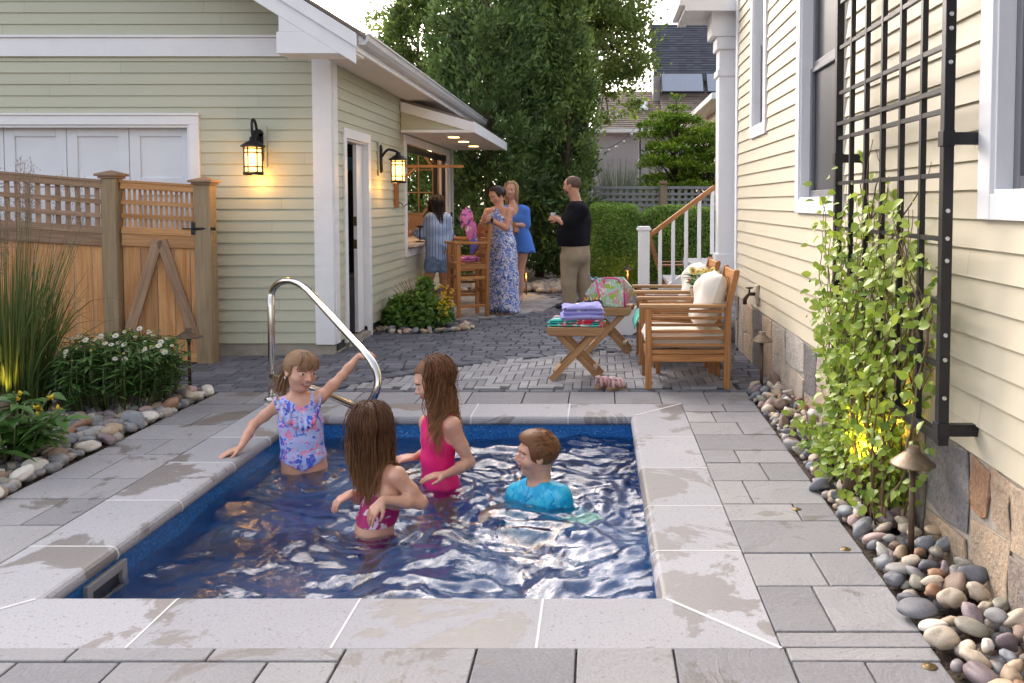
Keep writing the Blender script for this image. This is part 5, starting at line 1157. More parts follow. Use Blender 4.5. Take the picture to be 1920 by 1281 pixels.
drape('mint_towel', 'crumpled mint green towel lying over the farther armchair seat', M['mint'], (.335, 7.56, .47), (.42, 0, .01), (0, .38, 0), amp=.010, sag=lambda a, b_: np.stack([-.02 * (a < .12), 0 * a, np.where(a < .15, -(.15 - a) * .9, 0)], -1))
# tote bag
tb = thing('tote_bag', (.14, 8.18, .44), 'floral tote bag with hot pink edges standing on the farther folding table', 'bag')
b = MB(); V = []; x0, x1, y0, y1, zb, zt = .03, .25, 8.06, 8.30, .441, .70
V = [(x0, y0, zb), (x1, y0, zb), (x1, y1, zb), (x0, y1, zb), (x0 - .055, y0 - .02, zt), (x1 - .01, y0 - .025, zt + .005), (x1 + .0, y1 + .02, zt), (x0 - .05, y1 + .02, zt - .01), (x0 - .16, (y0 + y1) / 2, (zb + zt) / 2 - .02), (x1 + .12, (y0 + y1) / 2, (zb + zt) / 2 + .0)]
F = [(0, 1, 5, 4), (2, 3, 7, 6), (0, 3, 2, 1), (4, 8, 0), (0, 8, 3), (3, 8, 7), (4, 7, 8), (1, 9, 5), (1, 2, 9), (2, 6, 9), (5, 9, 6)]; b.add(V, F, 0)
b.build('body', M['tote'], tb, bevel=.004)
b = MB(); b.tube([V[0] + np.array([0, -.004, 0]), np.array(V[4]) + (0, -.004, 0)], .007, 6); b.tube([V[1] + np.array([0, -.004, 0]), np.array(V[5]) + (0, -.004, 0)], .007, 6); b.build('piping', M['pinkb'], tb)
b = MB(); b.tube(smooth_path([(x0 + .02, y0 - .024, zt - .03), (x0 + .03, y0 - .03, zt + .015), (x1 - .08, y0 - .03, zt + .012), (x1 - .04, y0 - .026, zt - .03)], 5), .008, 6); b.build('strap', M['pinkb'], tb)
drape('grey_cloth', 'grey blue cloth spilling from the top of the tote bag', plain('grey_blue_cloth', (.20, .28, .36), .9, bump=.2), (-.10, 8.12, .735), (.15, 0, -.045), (.02, .12, -.02), 14, .008, cat='cloth')
# black clogs with bright charms
cl = thing('black_clogs', (-.06, 8.05, .44), 'black clogs with orange and yellow charms beside the tote bag', 'shoes'); mb = plain('black_foam', (.02, .02, .025), .5)
for k, x in enumerate((-.105, -.005)):
    b = MB(); puff(b, (x, 8.08, .475), (.045, .09, .035), np.eye(3), 0, 16, 4, .5, .02, k); b.build('clog', mb, cl)
for k in range(6):
    b = MB(); b.blob((-.13 + .03 * k, 8.03 + .012 * (k % 2), .518), (.009, .007, .016), k, 6, .05); b.build('charm', M['charm%d' % (k % 3)] if 'charm%d' % (k % 3) in M else M.setdefault('charm%d' % (k % 3), plain('charm_%s' % ('orange', 'yellow', 'white')[k % 3], [(.75, .20, .03), (.75, .50, .04), (.7, .7, .72)][k % 3], .5)), cl)
# sandals
def sandals(label, c, rot, L, mstrap, msole):
    root = thing('sandals', (*c, 0), label, 'sandals')
    for k, (dx, dy, r2) in enumerate(((0, 0, .15), (L * .62, -.05, -.1))):
        A_ = rotz(rot + r2); o = np.array([c[0] + dx, c[1] + dy, 0]); b = MB(); out = [(-.5, -.13), (-.35, -.17), (0, -.13), (.25, -.19), (.42, -.15), (.5, 0), (.42, .15), (.25, .19), (0, .14), (-.35, .16), (-.5, .12)]
        P = np.array([(p * L, q * L, 0.001) for p, q in out]) @ A_ + o; b.prism(P, (0, 0, .025)); b.build('sole', msole, root, bevel=.004)
        b = MB()
        for xx, hh in ((.22, .055), (.02, .06), (-.30, .075)): b.tube(np.array([(xx * L + (.02 if 0 else 0), y * L * .18, .022 + hh * math.sqrt(max(0, 1 - y * y))) for y in np.linspace(-1, 1, 9)]) @ A_ + o, .011, 6)
        b.tube(np.array([(.02 * L, -.17 * L, .03), (-.2 * L, -.17 * L, .06), (-.38 * L, -.1 * L, .095), (-.42 * L, 0, .10), (-.38 * L, .1 * L, .095), (-.2 * L, .17 * L, .06), (.02 * L, .17 * L, .03)]) @ A_ + o, .008, 6); b.build('straps', mstrap, root)
sandals('pair of pale pink strappy sandals on the pavers under the folding table', (.035, 6.53), .75, .17, plain('pink_strap', (.72, .46, .47), .5), plain('cork_sole', (.28, .17, .10), .8, var=.3, scale=60))
sandals('pair of dark navy sandals on the floor at the hem of the long dress', (-1.33, 10.86), .15, .22, plain('navy_strap', (.05, .075, .12), .5), plain('dark_cork', (.16, .10, .07), .8))

# ---------------------------------------------------------------- bar chairs
def barchair(label):
    root = thing('bar_chair', (0, 0, 0), label, 'bar chair', 'tall teak bar chairs'); D, W_ = .42, .40
    for y in (0, W_ - .045):
        b = MB(); b.box(0, .045, y, y + .045, 0, .91); b.build('leg', M['teak'], root, bevel=.004)
        b = MB(); b.prism([(D - .045, y, 0), (D, y, 0), (D, y, .72), (D + .05, y, 1.15), (D + .035, y, 1.165), (D + .005, y, 1.155), (D - .045, y, .72)], (0, .045, 0)); b.build('leg', M['teak'], root, bevel=.004)
        b = MB(); b.box(-.03, D - .02, y - .01, y + .055, .911, .94); b.build('armrest', M['teak'], root, bevel=.005)
        b = MB(); b.box(.045, D - .045, y + .008, y + .037, .60, .66); b.build('side_rail', M['teak'], root, bevel=.003); b = MB(); b.box(.045, D - .045, y + .010, y + .035, .47, .51); b.build('side_rail', M['teak'], root, bevel=.003); b = MB(); zr = .27 if y > .1 else .12; b.box(.045, D - .045, y + .010, y + .035, zr, zr + .035); b.build('side_rail', M['teak'], root, bevel=.003)
    b = MB(); b.box(.008, .037, .045, W_ - .045, .60, .66); b.box(.008, .037, .045, W_ - .045, .24, .28); b.box(D - .037, D - .008, .045, W_ - .045, .60, .66); b.box(D - .037, D - .008, .045, W_ - .045, .30, .34); b.build('cross_rail', M['teak'], root, bevel=.003)
    b = MB()
    for k in range(6): b.box(.0 + k * .068, .058 + k * .068, .05, W_ - .05, .661, .68)
    b.build('seat', M['teak'], root, bevel=.003)
    b = MB()
    for k in range(5): z = .76 + k * .085; x = D - .025 + (z - .72) * .115; b.beam((x, .045, z), (x, W_ - .045, z), .02, .05)
    b.build('back_slats', M['teak'], root, bevel=.003)
    return root
bc = barchair('tall teak bar chair in front, pink towel on its seat'); bc.location = (-1.74, 10.5, 0); bc.rotation_euler = (0, 0, .5)
q2 = copy_tree(bc); q2['label'] = 'tall teak bar chair half hidden between the counter and the front one'; q2.location = (-2.02, 11.85, 0); q2.rotation_euler = (0, 0, .25)
q3 = copy_tree(bc); q3['label'] = 'tall teak bar chair hidden behind the long dress, only its back top showing'; q3.location = (-1.62, 11.85, 0); q3.rotation_euler = (0, 0, .1)
b = MB(); towel(b, (-1.66, 10.86, .683), (.13, .10, .028), .6, 2, 0, 21); tag(b.build('pink_towel', M['pinkt'], loc=(-1.66, 10.86, .68)), 'folded pink printed towel on the front bar chair seat', 'towel')
b = MB(); puff(b, (-1.64, 10.98, 1.08), (.075, .035, .12), rotz(.5), 0, 18, 4, .5, .25, 4); puff(b, (-1.69, 10.95, 1.23), (.085, .045, .07), rotz(.5), 0, 18, 3, .5, .35, 8); puff(b, (-1.61, 11.0, .93), (.05, .035, .12), rotz(.5), 1, 14, 4, .5, .2, 9)
tag(b.build('bundled_towel', [M['pinkt'], M['bluet']], loc=(-1.64, 10.98, 1.0)), 'bunched pink and purple towel hanging over the front bar chair back', 'towel')

# ---------------------------------------------------------------- lounge chair of slats behind the stairs
ad = thing('slatted_garden_chair', (.95, 12, 0), 'round backed slatted wooden garden chair behind the stair balusters', 'chair'); ax0 = np.array([.95, 12.0, 0])
b = MB()
for k in range(5): 
    y = (k - 2) * .11; h = .80 - .05 * abs(k - 2) ** 1.6; b.beam(ax0 + (-.02, y, .28), ax0 + (-.22 , y * 1.15, .28 + h * .95), .10, .02, (1, 0, 0)) if 0 else flatbeam(b, ax0 + (-.02, y, .26), ax0 + (-.24, y * 1.15, .26 + h), .10, .02, np.array([1., 0, .3]))
b.build('back_slats', M['teak'], ad, bevel=.004)
b = MB()
for k in range(6): b.beam(ax0 + (.02 + k * .085, -.26, .30 + k * .012), ax0 + (.02 + k * .085, .26, .30 + k * .012), .075, .02)
b.build('seat', M['teak'], ad)
for y in (-.32, .32):
    b = MB(); b.beam(ax0 + (-.14, y, .57), ax0 + (.52, y, .57), .11, .022); b.build('armrest', M['teak'], ad, bevel=.004); b = MB(); b.beam(ax0 + (.46, y, 0), ax0 + (.46, y, .558), .03, .09); b.build('leg', M['teak'], ad); b = MB(); b.beam(ax0 + (-.3, y * .95, .02), ax0 + (.5, y * .95, .34), .025, .11); b.build('leg', M['teak'], ad)
# things just inside the open doorway
b = MB(); b.box(-2.98, -2.62, 9.3, 9.6, .012, .60); b.box(-3.0, -2.60, 9.28, 9.62, .60, .64); tag(b.build('storage_bin', plain('grey_bin', (.38, .38, .40), .6), loc=(-2.8, 9.45, .01), bevel=.01), 'grey lidded storage bin standing inside the open garage doorway', 'bin')
b = MB(); b.lathe([(0, .12), (.05, .115), (.085, .07), (.095, .0), (.17, -.03), (.172, -.035), (.09, -.01)][::-1], (-2.74, 9.55, 1.82), 20); b.box(-2.78, -2.70, 9.6, 9.748, 1.78, 1.80); tag(b.build('sun_hat', plain('teal_hat', (.05, .22, .30), .8), loc=(-2.74, 9.55, 1.82)), 'teal brimmed hat on a peg inside the open garage doorway', 'hat')
# things on the bar counter
b = MB(); b.lathe([(0, 0), (.06, 0), (.06, .012), (.008, .016), (.008, .19), (.05, .21), (.055, .22), (0, .222)], (-2.42, 11.55, .896), 14); tag(b.build('counter_stand', M['black'], loc=(-2.42, 11.55, .9)), 'thin black stand on the bar counter by the striped shirt', 'stand')
b = MB(); b.lathe([(0, 0), (.045, 0), (.05, .10), (.03, .16), (.03, .22), (0, .222)], (-2.40, 13.55, .896), 12); tag(b.build('pink_bottle', plain('pink_plastic', (.75, .12, .30), .35), loc=(-2.4, 13.55, .9)), 'pink bottle on the bar counter behind the striped shirt', 'bottle')

# ================================================================== BACK FENCE, NEIGHBOURS, STRING LIGHTS
bf = thing('lattice_fence', (1.5, 17, 0), 'grey weathered lattice topped fence above the hedge', 'fence'); b = MB(); yb = 17.0
for k in range(40): x = -.6 + k * .13; b.box(x - .03, x + .03, yb + .012, yb + .024, 1.30, 1.72)
for z in (1.38, 1.49, 1.60): b.box(-.7, 4.5, yb - .008, yb + .008, z - .025, z + .025)
b.build('lattice', M['porchgrey'], bf); b = MB(); b.box(-.7, 4.5, yb - .02, yb + .03, 1.70, 1.755); b.box(-.7, 4.5, yb - .015, yb + .025, 1.19, 1.31); b.build('rails', M['porchgrey'], bf); b = MB()
for k in range(37): b.box(-.7 + k * .14, -.565 + k * .14, yb, yb + .02, 0, 1.185)
b.build('board_panel', M['porchgrey'], bf)
x = 1.285; b = MB(); b.box(x - .06, x + .06, yb - .09, yb - .022, 0, 1.80); b.build('post', M['cedar_t'], bf); b = MB(); b.box(x - .085, x + .085, yb - .13, yb + .05, 1.80, 1.83); b.box(x - .065, x + .065, yb - .1, yb + .03, 1.83, 1.86); b.build('cap', M['cedar_g'], bf)
M['greysiding'] = mat_siding('lavender_grey_siding', (.36, .34, .36)); M['tansiding'] = mat_siding('tan_siding', (.62, .46, .35))
def roofplane(name, mat, P, parent, seam=.16, th=.06):
    # P: eave left, eave right, ridge right, ridge left; courses of shingle tabs
    b = MB(); P = [np.array(p, float) for p in P]; n_ = nrm(np.cross(P[1] - P[0], P[3] - P[0])); L = np.linalg.norm(P[3] - P[0]); k = max(2, int(L / seam)); W1 = np.linalg.norm(P[1] - P[0]); m = max(1, int(W1 / .3))
    for i in range(k):
        t0, t1 = i / k, (i + 1) / k; a0, a1 = P[0] + (P[3] - P[0]) * t0, P[1] + (P[2] - P[1]) * t0; c0_, c1_ = P[0] + (P[3] - P[0]) * t1, P[1] + (P[2] - P[1]) * t1
        for j in range(m):
            s0, s1 = j / m, (j + 1) / m; e_ = .018 + rng.uniform(0, .006); b.add([a0 + (a1 - a0) * s0 + n_ * e_, a0 + (a1 - a0) * s1 + n_ * e_, c0_ + (c1_ - c0_) * s1, c0_ + (c1_ - c0_) * s0, a0 + (a1 - a0) * s0, a0 + (a1 - a0) * s1], [(0, 1, 2, 3), (4, 5, 1, 0)])
    b.prism([p - n_ * .002 for p in P], -n_ * th); return b.build(name, mat, parent)
nh = thing('neighbour_house', (2, 33, 0), 'grey house behind the fence with skylight and roof solar panels', 'building'); b = MB()
siding(b, 'y', 32.3, -.6, 2.4, 0, 4.2, expo=.14); siding(b, 'y', 31.9, 2.4, 7, 0, 4.2, expo=.14); b.box(-.6, 7, 32.4, 38, 0, 4.2); b.build('wall', M['greysiding'], nh)
wr = roofplane('roof', M['shingle'], [(-.25, 31.9, 4.18), (2.5, 31.9, 4.18), (2.4, 34.6, 5.9), (.1, 34.6, 5.9)], nh)
b = MB(); k0 = np.array([1.22, 33.0, 4.90]); ex = np.array([.70, 0, 0]); ey = np.array([0, .75, .478]); b.prism([k0, k0 + ex, k0 + ex + ey, k0 + ey], (0, -.04, .09)); sk = b.build('skylight', plain('skylight_frame', (.28, .26, .24), .5), wr); b = MB(); k1 = k0 + ex * .1 + ey * .1 + (0, -.042, .094); b.prism([k1, k1 + ex * .8, k1 + ex * .8 + ey * .8, k1 + ey * .8], (0, -.003, .006)); b.build('glazing', plain('skylight_glass', (.40, .50, .50), .12, spec=.8), sk)
b = MB(); b.box(-.35, 2.5, 31.80, 31.9, 4.03, 4.17); b.box(-.35, 2.5, 31.9, 32.3, 4.03, 4.06); b.build('eave', M['white'], nh)
roofplane('roof', M['shingle'], [(2.42, 31.4, 4.15), (7, 31.4, 4.15), (7, 34.2, 5.85), (2.42, 34.2, 5.85)], nh)
b = MB(); b.box(2.3, 7, 34.4, 38, 4, 6.4); b.prism([(2.3, 34.2, 6.2), (2.3, 36.9, 9.0), (2.3, 39.5, 6.2)], (.12, 0, 0)); b.box(2.15, 2.42, 33.8, 34.8, 5.0, 6.4); b.build('wall', M['greysiding'], nh)
roofplane('steep_roof', M['shingle_d'], [(2.3, 34.1, 6.25), (7, 34.1, 6.25), (7, 36.9, 9.05), (2.3, 36.9, 9.05)], nh)
b = MB(); b.prism([(2.2, 34.0, 6.1), (2.2, 36.9, 9.0), (2.2, 36.9, 9.15), (2.2, 34.0, 6.25)], (.1, 0, 0)); b.build('rake_board', M['black'], nh)
M['solar'] = plain('solar_panel_glass', (.30, .33, .40), .15, var=.05, spec=.9)
for k in range(3):
    x0 = 2.42 + k * 1.75; p = np.array([x0, 33.05, 5.62]); ex = np.array([1.66, 0, 0]); ey = np.array([0, .55, .80]); b = MB(); b.prism([p, p + ex, p + ex + ey, p + ey], (0, -.06, .05)); sp_ = b.build('solar_panel', M['black'], nh); b = MB(); k1 = p + ex * .025 + ey * .04 + (0, -.062, .052); b.prism([k1, k1 + ex * .95, k1 + ex * .95 + ey * .92, k1 + ey * .92], (0, -.003, .003)); b.build('glass', M['solar'], sp_)
wp = thing('white_porch', (-1.9, 30, 0), 'white trimmed porch corner glimpsed between the two cedars', 'porch'); b = MB(); b.box(-2.05, -1.75, 30, 30.3, 0, 4.3); b.box(-3.4, -1.6, 29.9, 31.5, 4.3, 4.55); b.build('frame', M['white'], wp); b = MB(); b.box(-3.3, -2.06, 30.4, 30.5, 0, 4.29); b.build('wall', M['greysiding'], wp); roofplane('roof', M['shingle'], [(-3.5, 29.8, 4.56), (-1.5, 29.8, 4.56), (-1.5, 31.5, 5.2), (-3.5, 31.5, 5.2)], wp)
ch = thing('cream_cottage', (3.3, 23, 0), 'tan walled cottage with white gutter beside the porch column', 'building'); b = MB(); siding(b, 'x', 2.95, 19.5, 26, 0, 3.8, expo=.13, sgn=-1); siding(b, 'y', 26, 2.95, 4, 0, 3.8, expo=.13); b.box(2.96, 6, 19.5, 26.1, 0, 3.8); b.build('wall', M['tansiding'], ch)
b = MB(); b.prism([(2.60, 19, 3.80), (5, 19, 5.2), (5, 19, 5.28), (2.60, 19, 3.88)], (0, 7.3, 0)); b.build('roof', M['shingle'], ch); b = MB(); b.box(2.50, 2.62, 19, 26.3, 3.72, 3.86); b.box(2.62, 2.95, 19, 26.2, 3.70, 3.73); b.build('gutter', M['white'], ch, bevel=.02)
sg = thing('string_lights', (.97, 20, 0), 'string of small white festoon bulbs hung from a dark pole', 'string lights'); b = MB(); b.tube([(.97, 20, 0), (.97, 20, 3.30)], .025, 8); b.build('pole', M['black'], sg)
pth = smooth_path([(-.15, 20.2, 2.75), (.25, 20.1, 2.72), (.6, 20.05, 2.92), (.97, 20, 3.28)], 6); pth2 = smooth_path([(.97, 20, 3.28), (1.3, 20.2, 3.05), (1.7, 20.5, 3.1), (2.3, 21, 3.4)], 6); b = MB(); b.tube(pth, .006, 5); b.tube(pth2, .006, 5); b.build('cable', M['black'], sg)
mb2 = plain('frosted_bulb', (.75, .74, .70), .3)
for p in list(pth[::3]) + list(pth2[2::3]): b = MB(); b.blob(p - (0, 0, .07), (.035, .035, .045), 1, 7, 0); b.build('bulb', mb2, sg)
# ================================================================== PEOPLE: one continuous surface each, grown from a distance field
class Body:
    def __init__(self): self.p = []
    def cone(self, a, b, ra, rb, k=.02, sub=False): self.p.append(('c', np.asarray(a, float), np.asarray(b, float), ra, rb, k, sub)); return self
    def ell(self, c, r, R=None, k=.02, sub=False): self.p.append(('e', np.asarray(c, float), np.asarray(r, float), np.eye(3) if R is None else np.asarray(R, float), 0, k, sub)); return self
    def chain(self, pts, rs, k=.02):
        for i in range(len(pts) - 1): self.cone(pts[i], pts[i + 1], rs[i], rs[i + 1], k)
        return self
    def torso(self, st, lat, k=.04):     # stations (centre, half width, radius) joined left, middle and right
        lat = np.asarray(lat, float)
        for (c0, w0, r0), (c1, w1, r1) in zip(st[:-1], st[1:]):
            c0 = np.asarray(c0); c1 = np.asarray(c1)
            for s in (-1, 0, 1): self.cone(c0 + lat * w0 * s, c1 + lat * w1 * s, r0, r1, k)
        return self
    @staticmethod
    def dist(q, P):
        if q[0] == 'c':
            _, a, b, ra, rb, *_ = q; d = b - a; L2 = max(d @ d, 1e-12); t = np.clip(((P - a) @ d) / L2, 0, 1); return np.linalg.norm(P - a - t[..., None] * d, axis=-1) - (ra + (rb - ra) * t)
        _, c, r, R, *_ = q; u = (P - c) @ R.T; k0 = np.linalg.norm(u / r, axis=-1); k1 = np.linalg.norm(u / (r * r), axis=-1) + 1e-9; return k0 * (k0 - 1) / k1
    def bounds(self):
        lo = np.full(3, 1e9); hi = -lo
        for q in self.p:
            if q[6]: continue
            if q[0] == 'c': pts = [(q[1], q[3]), (q[2], q[4])]
            else: pts = [(q[1], max(q[2]))]
            for c, r in pts: lo = np.minimum(lo, c - r); hi = np.maximum(hi, c + r)
        return lo, hi
    def field(self, o, n, h):
        D = np.full(n, 1.0, np.float32)
        for q in self.p:
            k = q[5]
            if q[0] == 'c': lo = np.minimum(q[1] - q[3], q[2] - q[4]); hi = np.maximum(q[1] + q[3], q[2] + q[4])
            else: lo = q[1] - max(q[2]); hi = q[1] + max(q[2])
            pad = k + 6 * h + .025; i0 = np.maximum(((lo - pad - o) / h).astype(int), 0); i1 = np.minimum(((hi + pad - o) / h).astype(int) + 2, n)
            if np.any(i1 <= i0): continue
            ax = [o[m] + h * np.arange(i0[m], i1[m]) for m in range(3)]; P = np.stack(np.meshgrid(*ax, indexing='ij'), -1)
            d = self.dist(q, P).astype(np.float32); sl_ = tuple(slice(a, b) for a, b in zip(i0, i1)); c = D[sl_]
            if q[6]: hh = np.maximum(k - np.abs(c + d), 0) / k; D[sl_] = np.maximum(c, -d) + hh * hh * k * .25
            else: hh = np.maximum(k - np.abs(c - d), 0) / k; D[sl_] = np.minimum(c, d) - hh * hh * k * .25
        return D
    def at(self, P):
        d = np.full(P.shape[:-1], 9.0)
        for q in self.p:
            if not q[6]: d = np.minimum(d, self.dist(q, P))
        return d
    def hit(self, u, v, off=0.):
        r = _ray(u, v); r = r / np.linalg.norm(r); p = np.array([0, 0, HCAM]); 
        best = (9e9, p)
        for _ in range(120):
            d = self.at(p[None])[0] - off
            if d < best[0]: best = (d, p)
            if d < .0006 or p[1] > 30: break
            p = p + r * d * .9
        return best[1]
def surfnet(D, o, h):
    s = D < 0; n = D.shape; sl0, sl1 = slice(0, -1), slice(1, None)
    cn = [(i, j, k) for i in (0, 1) for j in (0, 1) for k in (0, 1)]
    def sub(A_, c): return A_[tuple(sl1 if b else sl0 for b in c)]
    an = np.zeros(tuple(m - 1 for m in n), bool); al = ~an
    for c in cn: q = sub(s, c); an |= q; al &= q
    cell = an & ~al; ids = np.argwhere(cell); idx = np.full(cell.shape, -1, np.int64); idx[cell] = np.arange(len(ids))
    acc = np.zeros((len(ids), 3)); cnt = np.zeros(len(ids)); vals = {c: sub(D, c)[cell] for c in cn}
    for a in cn:
        for m in range(3):
            if a[m]: continue
            b = list(a); b[m] = 1; da, db = vals[a], vals[tuple(b)]; x = (da < 0) != (db < 0); t = np.where(x, da / np.where(np.abs(da - db) < 1e-9, 1, da - db), 0)
            p = np.tile(np.array(a, float), (len(ids), 1)); p[:, m] = t; acc[x] += p[x]; cnt[x] += 1
    V = o + h * (ids + acc / np.maximum(cnt, 1)[:, None]); F = []
    for m in range(3):
        a1, a2 = (m + 1) % 3, (m + 2) % 3; s0 = [slice(1, -1)] * 3; s0[m] = slice(0, -1); s1 = [slice(1, -1)] * 3; s1[m] = slice(1, None)
        A_, B_ = s[tuple(s0)], s[tuple(s1)]; e = np.argwhere(A_ != B_)
        if not len(e): continue
        fl = A_[tuple(e.T)]; g = e.copy(); g[:, a1] += 1; g[:, a2] += 1
        def ci(d1, d2): r = g.copy(); r[:, a1] += d1; r[:, a2] += d2; return idx[tuple(r.T)]
        q = np.stack([ci(-1, -1), ci(0, -1), ci(0, 0), ci(-1, 0)], 1); q[~fl] = q[~fl][:, ::-1]; F.append(q)
    F = np.concatenate(F); return V, F[(F >= 0).all(1)]
def grow(B, h, region=None, off=0., pad=.02, zmin=None):
    lo, hi = B.bounds(); lo = lo - pad - off; hi = hi + pad + off
    if zmin is not None: lo[2] = max(lo[2], zmin)
    n = np.ceil((hi - lo) / h).astype(int) + 2; D = B.field(lo, tuple(n), h) - off
    if region is not None:
        P = np.stack(np.meshgrid(*[lo[m] + h * np.arange(n[m]) for m in range(3)], indexing='ij'), -1); D = np.maximum(D, region(P))
    D[[0, -1]] = np.maximum(D[[0, -1]], h); D[:, [0, -1]] = np.maximum(D[:, [0, -1]], h); D[:, :, [0, -1]] = np.maximum(D[:, :, [0, -1]], h)
    V, F = surfnet(D, lo, h)
    # one light smoothing pass
    acc = np.zeros_like(V); cnt = np.zeros(len(V))
    for a, b in ((0, 1), (1, 2), (2, 3), (3, 0)):
        for x, y in ((a, b), (b, a)): np.add.at(acc, F[:, x], V[F[:, y]]); np.add.at(cnt, F[:, x], 1)
    V = V * .5 + .5 * acc / np.maximum(cnt, 1)[:, None]; return V, F
def skin_obj(name, V, F, mats, parent=None, loc=None, paint=None, gc=None):
    b = MB()
    if paint is None: b.add(V, F, 0, .5, gc, True)
    else:
        mi = paint(V[F].mean(1)); b.add(V, F[mi == 0], 0, .5, gc, True)
        used = V
        for k in range(1, len(mats)):
            if (mi == k).any(): b.Fs.append((F[mi == k], k, True))
    return b.build(name, mats, parent, loc=loc)
class Head:
    def __init__(self, c, f, up, hh, wide=1.0):
        self.c = np.asarray(c, float); f = nrm(f); up = np.asarray(up, float); self.r = nrm(np.cross(f, up)); self.u = np.cross(self.r, f); self.f = f; self.h = hh; self.R = np.array([self.r, self.f, self.u]); self.wd = wide
    def P(self, x, y, z): return self.c + (self.r * x * self.wd + self.f * y + self.u * z) * self.h
    def L(self, P): q = (P - self.c) @ self.R.T / self.h; q[..., 0] /= self.wd; return q
    def add(self, B, neck_to, rn, smile=False, ears=True, male=False):
        h = self.h; w = self.wd; R = self.R; E = lambda c, r, k, sub=False: B.ell(self.P(*c), np.array(r) * h * np.array([w, 1, 1]), R, k * h, sub)
        E((0, -.06, .15), (.345, .425, .35), .02); E((0, .09, -.08), (.285, .30, .37), .12); E((0, .20, -.37), (.13, .13, .10), .10)
        E((.17, .19, -.12), (.13, .14, .13), .08); E((-.17, .19, -.12), (.13, .14, .13), .08); E((0, .30, .12), (.22, .10, .08), .08)
        for s in (-1, 1): E((.150 * s, .445, .03), (.10, .095, .065), .08, True)
        for s in (-1, 1): E((.145 * s, .305, .02), (.078, .070, .066), .035)
        B.cone(self.P(0, .37, .02), self.P(0, .455, -.105), .032 * h, .048 * h, .05 * h)
        for s in (-1, 1): E((.05 * s, .40, -.125), (.035, .04, .028), .02)
        E((0, .375, -.205), (.10, .05, .028), .03); E((0, .37, -.262), (.085, .05, .030), .03)
        if smile: E((0, .46, -.238), (.12, .09, .036), .02, True); E((0, .325, -.225), (.09, .05, .03), .004)
        if ears:
            for s in (-1, 1): E((.345 * s, -.04, -.01), (.035, .085, .125), .03); E((.375 * s, -.01, .0), (.018, .045, .075), .02, True)
        B.cone(self.P(0, -.10, -.28), neck_to, rn, rn * 1.08, .05)
    def paint(self, C, out, iris=6, smile=False):
        q = self.L(C); x, y, z = q[:, 0], q[:, 1], q[:, 2]; ax = np.abs(x)
        eye = (((ax - .145) / .075) ** 2 + ((z - .022) / (.017 if smile else .026)) ** 2 < 1) & (y > .30); out[eye] = 2
        ir = (((ax - .145) / .040) ** 2 + ((z - .022) / (.017 if smile else .028)) ** 2 < 1) & (y > .30); out[ir] = 3
        br = (np.abs(z - .105 + (ax - .15) ** 2 * 3) < .016) & (ax > .06) & (ax < .25) & (y > .2); out[br] = 4
        if smile: lip = ((x / .145) ** 2 + ((z + .240) / .060) ** 2 < 1) & (y > .26); out[lip] = 1; te = ((x / .095) ** 2 + ((z + .224) / .019) ** 2 < 1) & (y > .25); out[te] = 2
        else: lip = ((x / .105) ** 2 + ((z + .234) / .048) ** 2 < 1) & (y > .30); out[lip] = 1
def hand(B, w, f, pn, s=1., thumb=1, curl=.35, rw=.019):
    w = np.asarray(w, float); f = nrm(f); pn = np.asarray(pn, float); pn = nrm(pn - f * (f @ pn)); side = np.cross(pn, f) * thumb
    for i in range(4):
        o = (1.5 - i) * .0205 * s; kn = w + f * (.086 - .004 * abs(i - 1.2)) * s + side * o
        B.cone(w + f * .012 * s + side * o * .55, kn, .0135 * s, .0115 * s, .014 * s)
        p = kn; d = nrm(f + side * (1.5 - i) * .09); c = curl * (1 + .12 * i)
        for L, r0, r1 in ((.040, .0098, .0088), (.026, .0088, .008), (.020, .008, .0066)):
            d = nrm(d * math.cos(c) + pn * math.sin(c)); q = p + d * L * s * (.92, 1.05, 1, .8)[i]; B.cone(p, q, r0 * s, r1 * s, .0035 * s); p = q; c = curl * 1.15
    t0 = w + f * .022 * s + side * .024 * s; t1 = t0 + (f * .55 + side * .75 + pn * .25) * .036 * s; t2 = t1 + nrm(f * .85 + side * .35 + pn * .35) * .030 * s; t3 = t2 + nrm(f + pn * .35) * .024 * s
    B.cone(t0, t1, .015 * s, .0115 * s, .012 * s); B.cone(t1, t2, .011 * s, .0095 * s, .004 * s); B.cone(t2, t3, .0095 * s, .0075 * s, .004 * s)
def arm(B, pts, r, hs, f, pn, thumb, curl=.35):
    sh, el, wr = [np.asarray(p, float) for p in pts]; B.cone(sh, sh * .45 + el * .55, r * 1.08, r * .95, .03); B.cone(sh * .45 + el * .55, el, r * .95, r * .80, .02); B.cone(el, el * .6 + wr * .4, r * .82, r * .80, .018); B.cone(el * .6 + wr * .4, wr, r * .80, r * .54, .018); hand(B, wr, f, pn, hs, thumb, curl)
def hairm(name, dark, light, tip=None, s=1.):
    t = NT(name); n = t.noise(t.coord('gc', (3, 260, 260)), 1.0, 3); k = t.math('ADD', t.math('MULTIPLY', t.rnd(), .6), t.math('MULTIPLY', n, .4)); c = t.ramp(k, [(.2, dark), (.8, light)])
    if tip:
        at = t.n('Attribute', attribute_name='gc'); sp = t.n('SeparateXYZ'); t.l(at.outputs['Vector'], sp.inputs[0]); c = t.mix(t.ramp(sp.outputs[0], [(.35, (0, 0, 0)), (.95, (.8, .8, .8))]), c, tip)
    t.set(Base_Color=c, Roughness=.48); t.b.inputs['Specular IOR Level'].default_value = .3; t.bump(n, .4, .002); return t.m
